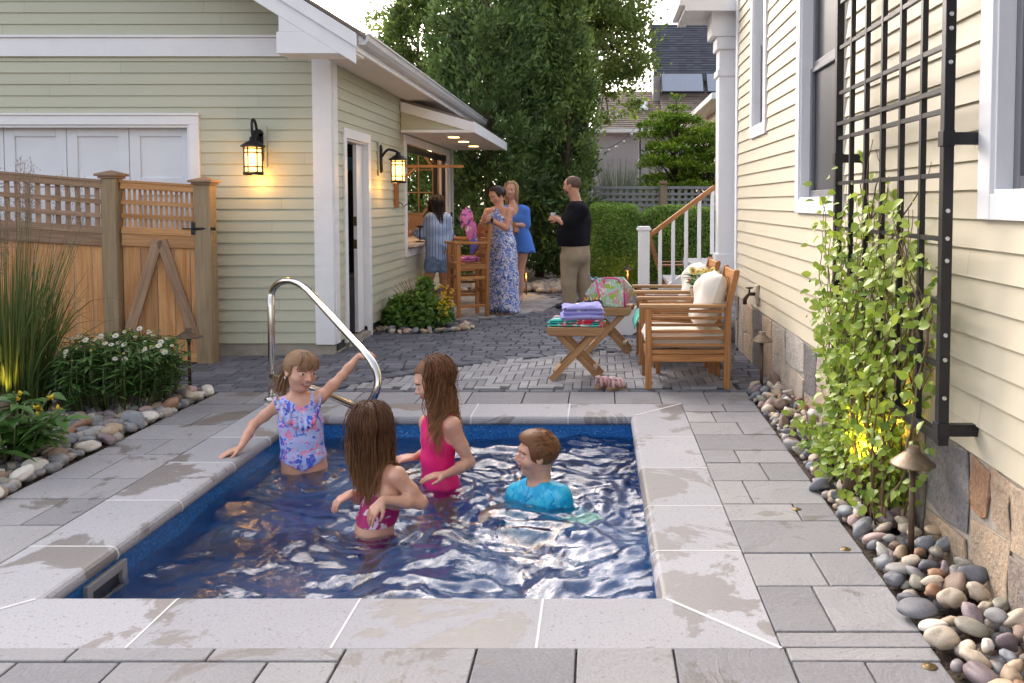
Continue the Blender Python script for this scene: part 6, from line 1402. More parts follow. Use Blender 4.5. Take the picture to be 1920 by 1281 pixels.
def strands(B, hd, n, length, rad=.0042, rootsel=None, wave=.006, wf=22, layer=.016, seed=0, step=.013, comb=None, cols=False, spread=.0, lenvar=.25, grav=.34, attract=None, ak=2.2, ex=.0):
    q = np.random.default_rng(seed); d = q.normal(size=(n * 12, 3)); d /= np.linalg.norm(d, axis=1)[:, None]
    ok = rootsel(d) if rootsel else (d[:, 2] > -.25) & ~((d[:, 1] > .12) & (d[:, 2] < .62)) & (d[:, 1] < .72); d = d[ok][:n]; n = len(d)
    loc = np.array([0, -.06, .15]) + d * np.array([.35, .43, .355]); p = hd.c + (loc * [hd.wd, 1, 1]) @ hd.R * hd.h
    sd = np.sign(d[:, 0] + 1e-6) * .5; v = np.stack([sd * 1.0 * (1 - np.abs(d[:, 0])), -.9 * np.ones(n), -.2 * np.ones(n)], 1) @ hd.R; nl = d @ hd.R; v = v - nl * (v * nl).sum(1)[:, None]; v /= np.linalg.norm(v, axis=1)[:, None] + 1e-9
    if comb is not None: v = v * .5 + np.asarray(comb)
    lay = layer * q.random(n) + .004; L = length * (1 - lenvar * q.random(n)); m = int(length / step); path = [p.copy()]; down = np.array([0, 0, -1.0]); e = .002
    for k in range(m):
        at = 0 if attract is None else ((np.asarray(attract)[None] - p) * [1, 1, 0] * ak * np.clip((hd.c[2] - p[:, 2]) / .08 + .3, 0, 1)[:, None])
        v = v * (1 - grav) + down * grav + at + q.normal(size=(n, 3)) * .05 + (np.asarray(comb) * .04 if comb is not None else 0); v /= np.linalg.norm(v, axis=1)[:, None]; pn_ = p + v * step
        for _ in range(2):
            dd = B.at(pn_) - lay; bad = dd < 0
            if bad.any():
                x = pn_[bad]; g = np.stack([B.at(x + np.eye(3)[i] * e) - B.at(x - np.eye(3)[i] * e) for i in range(3)], 1); g /= np.linalg.norm(g, axis=1)[:, None] + 1e-9; pn_[bad] = x - g * dd[bad][:, None]
        dd = B.at(pn_) - lay; hi = (dd > 0) & (pn_[:, 2] > hd.c[2] - .10 * hd.h)
        if hi.any():
            x = pn_[hi]; g = np.stack([B.at(x + np.eye(3)[i] * e) - B.at(x - np.eye(3)[i] * e) for i in range(3)], 1); g /= np.linalg.norm(g, axis=1)[:, None] + 1e-9; pn_[hi] = x - g * dd[hi][:, None] * .8
        act = (k * step < L)[:, None]; v = np.where(act, (pn_ - p) / step, v); v /= np.linalg.norm(v, axis=1)[:, None] + 1e-9; p = np.where(act, pn_, p); path.append(p.copy())
    path = np.stack(path, 1); b = MB(); ph = q.random(n) * 6.28; cl = (d[:, 0] * 2 + 5).astype(int)
    for i in range(n):
        mm = max(4, int(L[i] / step) + 1); P_ = path[i, :mm].copy(); s = np.arange(mm) * step
        P_[:, 0] += wave * np.minimum(s * 4, 1) * np.sin(s * wf + ph[i]); P_[:, 2] += wave * .3 * np.sin(s * wf * .8 + ph[i]); P_[:, 1] += wave * np.minimum(s * 4, 1) * np.cos(s * wf * .9 + ph[i] * 1.3)
        T = np.linspace(0, 1, mm); r = rad * np.minimum(1, .5 + T * 6) * np.sqrt(np.maximum(1 - T ** 3, .02)) * q.uniform(.7, 1.25)
        k0 = len(b.V); b.tube(P_, r, 5, 0, False, float(np.clip(q.normal(.5, .22), 0, 1))); g = b.GC[k0]; g[:, 0] = np.repeat(T, 5) * L[i] / length; g[:, 1] += q.random() * 9
    return b
def cap(hd, h, off=.012, front=.30, low=-.34, zf=.42):
    B = Body(); B.ell(hd.P(0, -.06, .15), np.array([.345, .425, .35]) * hd.h * [hd.wd, 1, 1] + off, hd.R, .01)
    def reg(P):
        q = hd.L(P); x, y, z = q[..., 0], q[..., 1], q[..., 2]; face = np.minimum(y - .12 - .1 * np.maximum(z, 0), zf - z - .25 * np.abs(x)); return np.maximum(face, low - z + .25 * y * 0) * hd.h
    return grow(B, h, reg)
def skinm(name, c, r=.5):
    t = NT(name); n = t.noise(t.coord('Object'), 25, 4); col = t.ramp(n, [(.3, tuple(x * .9 for x in c)), (.7, tuple(min(1, x * 1.08) for x in c))]); n3 = t.noise(t.coord('Object'), 7, 3); col = t.mix(t.ramp(n3, [(.45, (0, 0, 0)), (.75, (.5, .5, .5))]), col, tuple(x * y for x, y in zip(c, (1.02, .74, .70)))); t.bump(t.noise(t.coord('Object'), 160, 3), .08, .002); t.set(Base_Color=col, Roughness=.4); t.b.inputs['Subsurface Weight'].default_value = .12; t.b.inputs['Subsurface Radius'].default_value = (.02, .008, .004); t.b.inputs['Subsurface Scale'].default_value = .4; return t.m
SK = {'fair': skinm('fair_skin', (.66, .37, .26)), 'mid': skinm('sunlit_skin', (.58, .30, .20)), 'tan': skinm('tanned_skin', (.42, .19, .105))}
M['lip'] = plain('lips', (.48, .19, .15), .5); M['eye'] = plain('eye_white', (.70, .68, .66), .25); M['iris'] = plain('dark_iris', (.05, .035, .03), .2); M['teeth'] = M['eye']
def mats(sk, brow): return [SK[sk], M['lip'], M['eye'], M['iris'], brow]
H_BR = hairm('brown_hair', (.045, .018, .008), (.155, .066, .028), (.32, .155, .065)); H_LB = hairm('light_brown_hair', (.15, .078, .038), (.36, .215, .115)); H_AU = hairm('auburn_hair', (.06, .023, .009), (.25, .105, .042), (.46, .23, .10))
H_GI = hairm('ginger_brown_hair', (.09, .036, .014), (.26, .115, .047)); H_DK = hairm('dark_hair', (.010, .007, .006), (.045, .028, .022)); H_BL = hairm('blonde_hair', (.36, .23, .11), (.68, .50, .28)); H_ST = plain('cropped_hair', (.12, .075, .05), .7, var=.4, scale=200)
def person(name_label, V, F, ms, loc, paint): o = skin_obj('person', V, F, ms, None, loc, paint); return tag(o, name_label, 'person', None)
HK = .0042
# ------------------------------------------------------------------ girl in the flowered swimsuit, left
Y = 5.0; B = Body(); hd = Head(A(564, 697, Y - .02), (.74, -.65, -.10), (.10, .05, 1), .232, 1.04)
hd1 = hd; nk = A(556, 748, Y + .01); hd.add(B, nk, .036, True)
lat = nrm(np.array([.95, .30, 0])); TB = Body()
st_ = [(A(560, 766, Y), .052, .052), (A(564, 795, Y), .050, .064), (A(566, 825, Y), .042, .066), (A(569, 858, Y), .048, .070), (A(570, 880, Y), .046, .070)]
B.torso(st_, lat); TB.torso(st_, lat); TB.cone(A(524, 757, Y - .02), A(598, 744, Y + .03), .034, .034, .04); B.cone(A(524, 757, Y - .02), A(598, 744, Y + .03), .036, .036, .05)
wr = G(451, 851) + (0, 0, .035); arm(B, [A(521, 759, Y - .02), A(475, 797, Y - .03), wr], .033, .78, (-.75, -.55, -.22), (-.1, -.1, -1), -1, .12)
hw = A(672, 668, 5.27); arm(B, [A(601, 745, Y + .03), A(640, 706, Y + .16), hw], .033, .74, (.75, .25, .30), (.25, .5, -.9), 1, .75)
for s_, (u, v, y) in ((-1, (550, 885, Y - .02)), (1, (592, 878, Y + .02))):
    hp = A(u, v, y); B.cone(hp, hp + (0, 0, -.22), .066, .050, .03); B.cone(hp + (0, 0, -.22), hp + (0, .02, -.42), .049, .036, .02); B.cone(hp + (0, .0, -.43), hp + (.02, -.12, -.45), .028, .024, .02)
V, F = grow(B, HK)
def pt_(C): o = np.zeros(len(C), int); hd1.paint(C, o, smile=True); return o
g1 = person('girl in pink and blue flowered swimsuit leaning on the coping and holding the rail', V, F, mats('fair', H_LB), A(566, 880, Y), pt_)
cN = A(564, 750, Y - .09); zc = A(575, 877, Y)[2]; cx0 = A(573, 880, Y); s1, s2 = A(516, 764, Y - .03), A(607, 748, Y + .03)
def reg(P):
    neck = .062 - np.linalg.norm((P - cN) * [1.0, .75, 1.05], axis=-1); a1 = .040 - np.linalg.norm(P - s1, axis=-1); a2 = .040 - np.linalg.norm(P - s2, axis=-1); s = (P - cx0) @ lat
    return np.maximum.reduce([neck, a1, a2, zc + .50 * np.abs(s + .01) - P[..., 2], P[..., 2] - A(560, 733, Y)[2]])
V, F = grow(TB, HK, reg, .006)
M['suit1'] = printm('flower_print_swimsuit', (.44, .52, .86), [((.07, .13, .66), .55, .535, 'n'), ((.80, .26, .42), .50, .55, 'n'), ((.78, .42, .60), 1.0, .62, 'n'), ((.10, .17, .72), 1.5, .635, 'n'), ((.72, .74, .90), 1.3, .655, 'n')], 34, .6)
skin_obj('swimsuit', V, F, [M['suit1']], g1)
b = MB(); nl = [(519, 742), (526, 757), (538, 770), (552, 779), (566, 785), (580, 783), (590, 774), (597, 758), (600, 738)]; up_ = smooth_path([TB.hit(u, v, .016) for u, v in nl], 8); lo_ = smooth_path([TB.hit(u + (-5 if i < 3 else (4 if i > 6 else 0)), v + (10 if i < 2 or i > 6 else 20), .022) for i, (u, v) in enumerate(nl)], 8); k = np.arange(len(up_)); rf = .010 * np.sin(k * 1.05)[:, None] * nrm(np.array([.3, -.95, 0])); R3 = [up_ + (0, -.002, .004), (up_ + lo_) / 2 + rf * .6 + (0, -.010, 0), lo_ + rf + (0, -.014, 0)]
X = np.stack(R3, 1); n = len(k); I = np.arange(n * 3).reshape(n, 3); b.add(X.reshape(-1, 3), np.stack([I[:-1, :-1], I[1:, :-1], I[1:, 1:], I[:-1, 1:]], -1).reshape(-1, 4), 0, None, None, True); o = b.build('ruffle', M['suit1'], g1); md = o.modifiers.new('t', 'SOLIDIFY'); md.thickness = .003
V, F = cap(hd, HK, .011, zf=.28); skin_obj('hair', V, F, [H_LB], g1, gc=V)
sb = strands(B, hd, 170, .13, .0042, lambda d: (d[:, 2] > .45) & (d[:, 1] > -.1), .001, 20, .012, 4, comb=None, grav=.35)
# fringe combed forward over the forehead
q = np.random.default_rng(8); fb = MB()
for k in range(80):
    x = q.uniform(-.26, .26); z0 = .48 + q.uniform(-.02, .03); pts = [hd.P(x * .55, .12, z0 + .015), hd.P(x * .9, .32, .40 - .2 * x * x), hd.P(x * 1.08, .405 - 1.2 * x * x, .24), hd.P(x * 1.14, .415 - 1.5 * x * x, .12 + q.uniform(-.02, .04))]; pp = smooth_path(pts, 4); fb.tube(pp, np.linspace(.0055, .002, len(pp)), 5, 0, False, q.random())
bk = hd.P(-.10, -.52, .14)
for k in range(150):    # sides swept back to the tie, then the tail
    a = q.uniform(-1.9, 1.9); z0 = q.uniform(-.16, .48); x0 = math.sin(a) * .35 * math.sqrt(max(.05, 1 - ((z0 - .15) / .37) ** 2)); y0 = -.06 + math.cos(a) * .40 * math.sqrt(max(.05, 1 - ((z0 - .15) / .37) ** 2)); y0 = min(y0, .2); p0 = hd.P(x0 * 1.04, y0, z0); mid = hd.P(x0 * .85 - .03, (y0 - .5) / 2 - .06, z0 * .6 + .08); pp = smooth_path([p0, mid, bk], 4)
    dd = B.at(pp) - .010; pp = pp + np.where(dd < 0, -dd, 0)[:, None] * nrm(pp - hd.P(0, -.06, .1)).reshape(len(pp), 3) * 1.2 if 0 else pp; fb.tube(pp, .0048, 5, 0, False, q.random())
for k in range(120):
    o1 = q.normal(size=3) * .014; e1 = A(526 + q.normal() * 6, 731 + q.normal() * 8, Y + .05); pp = smooth_path([bk + o1 * .4, bk + o1 + nrm(-hd.f) * .035 + (0, 0, -.02), (bk * .4 + e1 * .6) + o1 * 1.6 + nrm(-hd.f) * .02, e1 + o1], 4); fb.tube(pp, np.linspace(.004, .0016, len(pp)), 5, 0, False, q.random())
fb.build('hair_strands', H_LB, g1)
b = MB(); b.blob(hd.P(-.39 if False else -.385, -.02, -.15), (.006, .006, .009), 1, 6, 0); b.blob(hd.P(.385, -.02, -.15), (.006, .006, .009), 1, 6, 0); b.build('earrings', M['steel'], g1)
# ------------------------------------------------------------------ girl in the berry bikini, nearest
Y = 4.08; B = Body(); hd = Head(A(692, 800, Y), (-.55, .82, .06), (0, 0, 1), .215, 1.03); nk = A(708, 866, Y + .0); hd.add(B, nk, .036)
fw = nrm(np.array([-.93, -.37, 0])); lat = nrm(np.cross((0, 0, 1), fw)); TB = Body()
st_ = [(A(722, 893, Y), .048, .050), (A(722, 925, Y), .050, .068), (A(710, 962, Y), .044, .066), (A(701, 992, Y), .052, .072), (A(703, 1030, Y), .058, .076)]
B.torso(st_, lat); TB.torso(st_, lat); c0 = np.asarray(st_[0][0]); shN = A(744, 892, Y - .10); shF = A(700, 890, Y + .12); B.cone(shN, shF, .037, .036, .05); TB.cone(shN, shF, .036, .036, .05)
arm(B, [shN, A(790, 943, Y - .07), A(718, 938, Y - .20)], .036, .80, (-.62, -.18, -.72), (.3, .55, -.45), -1, .28)
arm(B, [shF, A(672, 935, Y + .10), A(660, 925, Y - .02)], .034, .78, (-.75, -.25, -.35), (.1, .2, -.9), 1, .40)
for s_ in (-1, 1): hp = A(703, 1035, Y) + lat * .055 * s_; B.cone(hp, hp + (0, 0, -.34), .070, .048, .03); B.cone(hp + (0, 0, -.34), hp + (.02, .02, -.66), .046, .032, .02); B.cone(hp + (.02, .02, -.67), hp + fw * .11 + (.02, .02, -.70), .028, .024, .02)
V, F = grow(B, HK)
g2 = person('girl in berry red floral bikini with long brown hair, nearest the camera', V, F, mats('fair', H_BR), A(703, 1005, Y), lambda C: (lambda o: (hd.paint(C, o), o)[1])(np.zeros(len(C), int)))
zt, zb = A(715, 938, Y)[2], A(705, 975, Y)[2]; cc = A(720, 940, Y)
def reg(P): s = (P - cc) @ fw; return np.maximum(P[..., 2] - (zt + .55 * s + .8 * np.maximum(s, 0)), zb - .02 * s - P[..., 2])
M['suit2'] = printm('berry_floral_bikini', (.40, .012, .13), [((.74, .55, .68), .55, .565, 'n'), ((.45, .72, .66), .85, .615, 'n'), ((.80, .74, .78), 1.1, .64, 'n')], 20, .6)
V, F = grow(TB, HK, reg, .006); skin_obj('bikini_top', V, F, [M['suit2']], g2)
zw = A(703, 1000, Y)[2]; V, F = grow(TB, HK, lambda P: np.maximum(P[..., 2] - zw - .05 * ((P - cc) @ fw), zw - .14 - P[..., 2]), .006); skin_obj('bikini_bottom', V, F, [M['suit2']], g2)
b = MB(); b.tube(smooth_path([B.hit(u, v, .006) for u, v in ((704, 914), (712, 894), (721, 876), (727, 866))] + [B.hit(727, 866, .004) + (.0, .05, -.0)], 5), .005, 6); b.build('strap', plain('berry_strap', (.36, .012, .12), .6), g2)
V, F = cap(hd, HK, .013, low=-.40); skin_obj('hair', V, F, [H_BR], g2, gc=V)
back = -nrm(np.array([hd.f[0], hd.f[1], 0])); sb = strands(B, hd, 1700, .41, .0023, None, .008, 15, .024, 2, comb=back * .10 + np.array([-.03, -.02, 0]), attract=A(714, 890, Y - .0), ak=.25); sb.build('hair_strands', H_BR, g2); strands(B, hd, 150, .40, .0011, None, .016, 18, .035, 32, comb=back * .10, attract=A(714, 890, Y), ak=.1).build('loose_hair', H_BR, g2)
# ------------------------------------------------------------------ girl in hot pink
Y = 4.72; B = Body(); hd = Head(A(812, 715, Y), (-.90, -.10, -.36), (-.30, 0, 1), .235, 1.0); nk = A(822, 772, Y + .01); hd.add(B, nk, .040)
fw = nrm(np.array([-.86, -.5, 0])); lat = nrm(np.cross((0, 0, 1), fw)); TB = Body()
st_ = [(A(826, 795, Y), .052, .052), (A(824, 822, Y), .052, .070), (A(820, 862, Y), .042, .064), (A(826, 905, Y), .056, .074), (A(830, 935, Y), .06, .080)]
B.torso(st_, lat); TB.torso(st_, lat); shN = A(848, 797, Y - .10); shF = A(800, 792, Y + .12); B.cone(shN, shF, .040, .038, .06); TB.cone(shN, shF, .038, .036, .06)
arm(B, [shN, A(880, 868, Y - .07), A(838, 889, Y - .20)], .037, .86, (-.92, -.15, -.08), (.05, .1, -1), -1, .16)
arm(B, [shF, A(800, 850, Y + .16), A(776, 858, Y + .02)], .035, .84, (-.9, -.3, .0), (.1, .3, -.9), 1, .3)
for s_ in (-1, 1): hp = A(830, 940, Y) + lat * .058 * s_; B.cone(hp, hp + (0, 0, -.36), .076, .05, .03); B.cone(hp + (0, 0, -.36), hp + (.02, .03, -.66), .048, .034, .02); B.cone(hp + (.02, .03, -.67), hp + fw * .12 + (.02, .03, -.69), .03, .025, .02)
V, F = grow(B, HK)
g3 = person('girl in plain hot pink swimsuit with long wavy auburn hair looking down', V, F, mats('fair', H_AU), A(826, 905, Y), lambda C: (lambda o: (hd.paint(C, o), o)[1])(np.zeros(len(C), int)))
cN = A(818, 775, Y - .05); 
def reg(P):
    s = (P - np.asarray(st_[1][0])) @ lat; neck = .075 - np.linalg.norm((P - cN) * [1, .8, 1], axis=-1); a1 = .060 - np.linalg.norm((P - (shN + (0.01, -.02, -.02))) * [1, 1, .62], axis=-1); a2 = .055 - np.linalg.norm(P - shF, axis=-1); return np.maximum.reduce([neck, a1, a2, P[..., 2] - A(826, 772, Y)[2], A(830, 950, Y)[2] - P[..., 2]])
M['suit3'] = plain('hot_pink_swimsuit', (.82, .010, .18), .5, var=.10, scale=9, bump=.35, bscale=16)
V, F = grow(TB, HK, reg, .006); skin_obj('swimsuit', V, F, [M['suit3']], g3)
b = MB(); b.tube(smooth_path([TB.hit(u, v, .004) for u, v in ((846, 808), (842, 795), (838, 785), (836, 778))], 5), .006, 6); b.build('strap', plain('teal_strap', (.08, .35, .42), .6), g3)
V, F = cap(hd, HK, .013, low=-.40, zf=.40); skin_obj('hair', V, F, [H_AU], g3, gc=V)
sb = strands(B, hd, 1700, .50, .0023, lambda d: (d[:, 2] > -.25) & ((d[:, 1] < -.08) | (d[:, 2] > .72)) & (d[:, 1] < .18), .015, 27, .026, 5, comb=np.array([.34, -.03, 0]), attract=A(845, 810, Y - .0), ak=.3); sb.build('hair_strands', H_AU, g3); strands(B, hd, 150, .50, .0011, lambda d: (d[:, 2] > -.25) & ((d[:, 1] < -.08) | (d[:, 2] > .72)) & (d[:, 1] < .18), .022, 24, .04, 35, comb=np.array([.34, -.03, 0]), attract=A(850, 810, Y), ak=.15).build('loose_hair', H_AU, g3)
# ------------------------------------------------------------------ boy in the cyan rash shirt
Y = 4.5; B = Body(); hd = Head(A(1006, 852, Y), (-.95, -.16, .05), (.08, 0, 1), .236, 1.12); nk = A(1013, 905, Y + .0); hd.add(B, nk, .054)
fw = nrm(np.array([-.62, -.78, 0])); lat = nrm(np.cross((0, 0, 1), fw)); TB = Body()
st_ = [(A(1010, 925, Y), .07, .058), (A(1012, 955, Y), .07, .088), (A(1014, 1000, Y), .06, .088), (A(1016, 1050, Y), .065, .09)]
TR = Body(); TB.torso(st_, lat); sA = A(1048, 932, Y - .09); sB_ = A(970, 928, Y + .09); TB.cone(sA, sB_, .050, .050, .06); TB.cone(sA, sA + (.10, .0, -.20), .050, .045, .04); TB.cone(sB_, sB_ + (-.06, -.04, -.20), .048, .042, .04); TB.cone(nk + (0, 0, .0), np.asarray(st_[0][0]), .047, .07, .06)
B.torso(st_, lat); B.cone(sA, sB_, .047, .047, .06)
arm(B, [sA, sA + (.10, 0, -.20), sA + (.02, -.20, -.30)], .038, .85, (-.6, -.7, -.1), (0, 0, -1), -1, .2); arm(B, [sB_, sB_ + (-.06, -.04, -.20), sB_ + (-.17, -.16, -.25)], .038, .85, (-.8, -.5, 0), (0, 0, -1), 1, .2)
for s_ in (-1, 1): hp = A(1016, 1055, Y) + lat * .06 * s_; B.cone(hp, hp + fw * .05 + (0, 0, -.25), .078, .055, .03); B.cone(hp + fw * .05 + (0, 0, -.25), hp + (0, 0, -.48), .052, .036, .02); TR.cone(hp, hp + fw * .05 + (0, 0, -.22), .09, .085, .03)
V, F = grow(B, HK)
g4 = person('boy with short ginger brown hair in a cyan swim shirt, shoulders above the water', V, F, mats('fair', H_GI), A(1012, 930, Y), lambda C: (lambda o: (hd.paint(C, o), o)[1])(np.zeros(len(C), int)))
def reg(P): return np.maximum(.058 - np.linalg.norm((P - (nk + (-.022, -.015, .028))) * [1, 1, .9], axis=-1), P[..., 2] - A(1010, 898, Y)[2])
M['rash'] = printm('cyan_swim_shirt', (.012, .40, .70), [((.02, .52, .80), .5, .5, 'n'), ((.08, .56, .80), 1.0, .56, 'n'), ((.01, .26, .56), 1.3, .60, 'n')], 16, .35)
V, F = grow(TB, HK, reg, .008); skin_obj('swim_shirt', V, F, [M['rash']], g4); V, F = grow(TR, HK, None, .003); skin_obj('swim_shorts', V, F, [plain('navy_trunks', (.02, .05, .16), .7)], g4)
Bh = Body(); Bh.ell(hd.P(0, -.06, .15), np.array([.345, .425, .35]) * hd.h * [hd.wd, 1, 1] + .013, hd.R, .01); Bh.ell(hd.P(0, .14, .40), np.array([.26, .24, .11]) * hd.h, hd.R, .05)
def reg(P):
    q = hd.L(P); x, y, z = q[..., 0], q[..., 1], q[..., 2]; face = np.minimum(y - .16 - .28 * np.maximum(z, 0), .36 - z - .3 * np.abs(x)); return np.maximum(face, -.20 - z - .12 * y) * hd.h
V, F = grow(Bh, HK, reg); skin_obj('hair', V, F, [H_GI], g4, gc=V)
q = np.random.default_rng(12); fb = MB()
for k in range(430):
    a = q.uniform(0, 6.28); ph = math.acos(q.uniform(.02, 1)); d = np.array([math.sin(ph) * math.cos(a), math.sin(ph) * math.sin(a), math.cos(ph)])
    if d[1] > .55 and d[2] < .62: continue
    l0 = np.array([0, -.06, .15]) + d * [.375, .455, .385]; s = .10 + .14 * max(0, d[2]); t_ = np.array([d[0] * .15 + q.normal() * .25, .9, .30 * d[2] - .1 + q.normal() * .15]) if d[2] > .35 else np.array([0, -.3 + q.normal() * .2, -.9]); t_ = t_ - d * (t_ @ d) * .8; l1 = l0 + t_ * s * .6 + d * .02; l2 = l0 + t_ * s + d * (.0 if d[2] < .35 else .01); pp = np.array([hd.P(*l0), hd.P(*l1), hd.P(*l2)]); fb.tube(smooth_path(pp, 3), np.linspace(.0036, .0012, 7), 4, 0, False, q.random())
fb.build('hair_strands', H_GI, g4)
b = MB(); p = A(1047, 886, 4.98); b.blob((p[0], p[1], -.145), (.05, .05, .05), 3, 14, .03); tag(b.build('ball', plain('navy_ball', (.008, .03, .13), .25), loc=(p[0], p[1], -.16)), 'small dark blue ball floating behind the boy', 'ball')
b = MB(); p = A(1088, 985, 4.28); puff(b, (p[0], p[1], -.25), (.11, .06, .03), rotz(.6), 0, 18, 4, .5, .3, 2); tag(b.build('diving_toy', plain('mint_toy', (.20, .75, .60), .5), loc=(p[0], p[1], -.25)), 'mint green toy just under the water beside the boy', 'toy')

# ================================================================== ADULTS
HA = .010
def adult(label, Y, B, hd, ms, loc, clothes): 
    V, F = grow(B, .0085); o = person(label, V, F, ms, loc, lambda C: (lambda m: (hd.paint(C, m), m)[1])(np.zeros(len(C), int)))
    for nm, CB, rg, off, mt in clothes: V, F = grow(CB, HA, rg, off); skin_obj(nm, V, F, [mt], o)
    return o
# man in black polo
Y = 11.5; J = lambda u, v, d=0: A(u, v, Y + d); B = Body(); hd = Head(J(1072, 349), (-.90, .35, -.02), (.05, 0, 1), .268, 1.0); hd.add(B, J(1082, 385), .068)
fw = nrm(np.array([-.88, .40, 0])); lat = nrm(np.cross((0, 0, 1), fw)); SH = Body()
st_ = [(J(1083, 392), .13, .085), (J(1080, 415), .13, .125), (J(1075, 440), .10, .155), (J(1077, 462), .10, .150)]
SH.torso(st_, lat, .08); sA = J(1090, 396) + lat * .16 * 1; sA = J(1090, 397, -.17); sB_ = J(1078, 395, .20); SH.cone(sA, sB_, .075, .075, .08); SH.cone(J(1082, 380), J(1083, 392), .07, .09, .05)
eA = J(1066, 424, -.24); wA = J(1046, 411, -.12); eB = J(1058, 420, .22); wB = J(1047, 409, .05); SH.cone(sA, sA * .2 + eA * .8, .078, .072, .05); SH.cone(sB_, sB_ * .2 + eB * .8, .075, .07, .05)
B.torso([(c_, w_, r_ * .86) for c_, w_, r_ in st_], lat, .08)
B.cone(sA, sB_, .068, .068, .06); arm(B, [sA, eA, wA], .058, 1.0, (-.85, .1, .2), (.3, .75, -.3), -1, .6); arm(B, [sB_, eB, wB], .055, 1.0, (-.75, -.55, .2), (.3, -.75, -.3), 1, .6)
PT = Body(); PT.torso([(J(1078, 446), .10, .140), (J(1080, 478), .09, .148)], lat, .06); hA, kA, fA = J(1068, 485, -.06), J(1066, 530, -.04), J(1069, 572, -.02); hB, kB, fB = J(1088, 485, .10), J(1093, 527, .16), J(1099, 562, .20)
for h_, k_, f_ in ((hA, kA, fA), (hB, kB, fB)): PT.cone(h_, k_, .125, .098, .05); PT.cone(k_, f_, .098, .088, .03); B.cone(h_, k_, .09, .07, .03); B.cone(k_, f_, .065, .05, .03)
M['polo'] = plain('black_polo', (.008, .008, .011), .95, var=.2, scale=8, bump=.3, bscale=9, spec=.2); M['khaki'] = plain('khaki_cotton', (.40, .31, .205), .9, var=.15, scale=6, bump=.5, bscale=12)
man = adult('bald bearded man in black polo and khaki trousers holding a cup', Y, B, hd, mats('mid', H_ST), J(1078, 575), [('polo_shirt', SH, lambda P: np.maximum(J(1077, 461)[2] - P[..., 2], P[..., 2] - J(1082, 377)[2]), .014, M['polo']), ('trousers', PT, None, .004, M['khaki'])])
Bh = Body(); Bh.ell(hd.P(0, -.06, .15), np.array([.345, .425, .35]) * hd.h + .006, hd.R, .01)
V, F = grow(Bh, .007, lambda P: (lambda q: np.maximum.reduce([q[..., 2] - .47 + .3 * np.maximum(0, q[..., 1]), q[..., 1] - .10 - .25 * np.maximum(0, q[..., 2]), -.28 - q[..., 2]]) * hd.h)(hd.L(P))); skin_obj('hair', V, F, [H_ST], man)
Bb = Body(); Bb.ell(hd.P(0, .12, -.27), np.array([.27, .285, .19]) * hd.h, hd.R, .02); V, F = grow(Bb, .007, lambda P: (lambda q: np.maximum(q[..., 2] + .16 + .12 * (q[..., 1] > .3) - .5 * np.maximum(0, -.1 - q[..., 1]), -.06 - q[..., 1]) * hd.h)(hd.L(P))); skin_obj('beard', V, F, [H_ST], man)
M['shoe'] = plain('dark_shoe', (.025, .025, .028), .7)
for f_, d_ in ((fA, (-.9, -.2, 0)), (fB, (-.85, .1, 0))): S_ = Body(); d_ = nrm(d_); f0 = np.array([f_[0], f_[1], .045]); S_.cone(f0 - d_ * .03, f0 + d_ * .17 - (0, 0, .012), .05, .036, .03); V, F = grow(S_, .008, lambda P: -P[..., 2] + .002); skin_obj('shoe', V, F, [M['shoe']], man)
b = MB(); c = (wA + wB) / 2 + (-.07, 0, .02); b.lathe([(0, -.05), (.03, -.05), (.037, .06), (.033, .06), (.027, -.03), (0, -.03)], c, 14); tag(b.build('drinking_cup', plain('clear_cup', (.55, .56, .58), .15, spec=.8), loc=c), 'small clear cup held by the man in black', 'cup')
# woman in paisley maxi dress
Y = 11.1; J = lambda u, v, d=0: A(u, v, Y + d); B = Body(); hd = Head(J(931, 367), (-.66, -.55, -.42), (-.25, -.2, 1), .232, .98); hd.add(B, J(938, 394), .045)
fw = nrm(np.array([-.72, -.69, 0])); lat = nrm(np.cross((0, 0, 1), fw)); DR = Body()
st_ = [(J(936, 398), .10, .062), (J(937, 410), .09, .085), (J(939, 432), .075, .085), (J(941, 456), .095, .105), (J(943, 480), .10, .11)]
B.torso(st_, lat, .05); sA = J(957, 397, -.10); sB_ = J(915, 398, .10); B.cone(sA, sB_, .052, .052, .05)
arm(B, [sA, J(950, 428, -.20), J(921, 412, -.20)], .045, .95, (-.9, -.1, .35), (.2, .9, -.2), -1, .55); arm(B, [sB_, J(903, 424, -.0), J(909, 410, -.15)], .043, .95, (.0, -.55, .55), (.8, .3, -.2), 1, .55)
DR.torso(st_ + [(J(944, 520), .105, .12), (J(945, 583), .115, .135)], lat, .05); DR.cone(J(936, 388), J(937, 402), .05, .075, .04)
M['paisley'] = printm('blue_paisley_dress', (.66, .68, .84), [((.13, .22, .66), .55, .56, 'w'), ((.74, .75, .88), .75, .70, 'r'), ((.04, .06, .24), .9, .86, 'w'), ((.16, .27, .72), 1.0, .57, 'n'), ((.72, .74, .88), 1.5, .60, 'n'), ((.03, .04, .16), 1.8, .66, 'n')], 13, .8)
pw = adult('woman in long blue and white paisley halter dress looking at her hands', Y, B, hd, mats('mid', H_DK), J(945, 583), [('dress', DR, lambda P: np.maximum.reduce([.062 - np.linalg.norm(P - sA, axis=-1), .062 - np.linalg.norm(P - sB_, axis=-1), P[..., 2] - J(937, 391)[2], .012 - P[..., 2], (.03 - np.abs((P - J(936, 395)) @ lat)) * -1 - .085 - (J(936, 400)[2] - P[..., 2]) * 1.2]), .010, M['paisley'])])
V, F = cap(hd, .007, .012, low=-.25); skin_obj('hair', V, F, [H_DK], pw, gc=V); Bn = Body(); Bn.ell(hd.P(0, -.46, .0), (.05, .045, .055), None, .01); V, F = grow(Bn, .007); skin_obj('hair_bun', V, F, [H_DK], pw, gc=V)
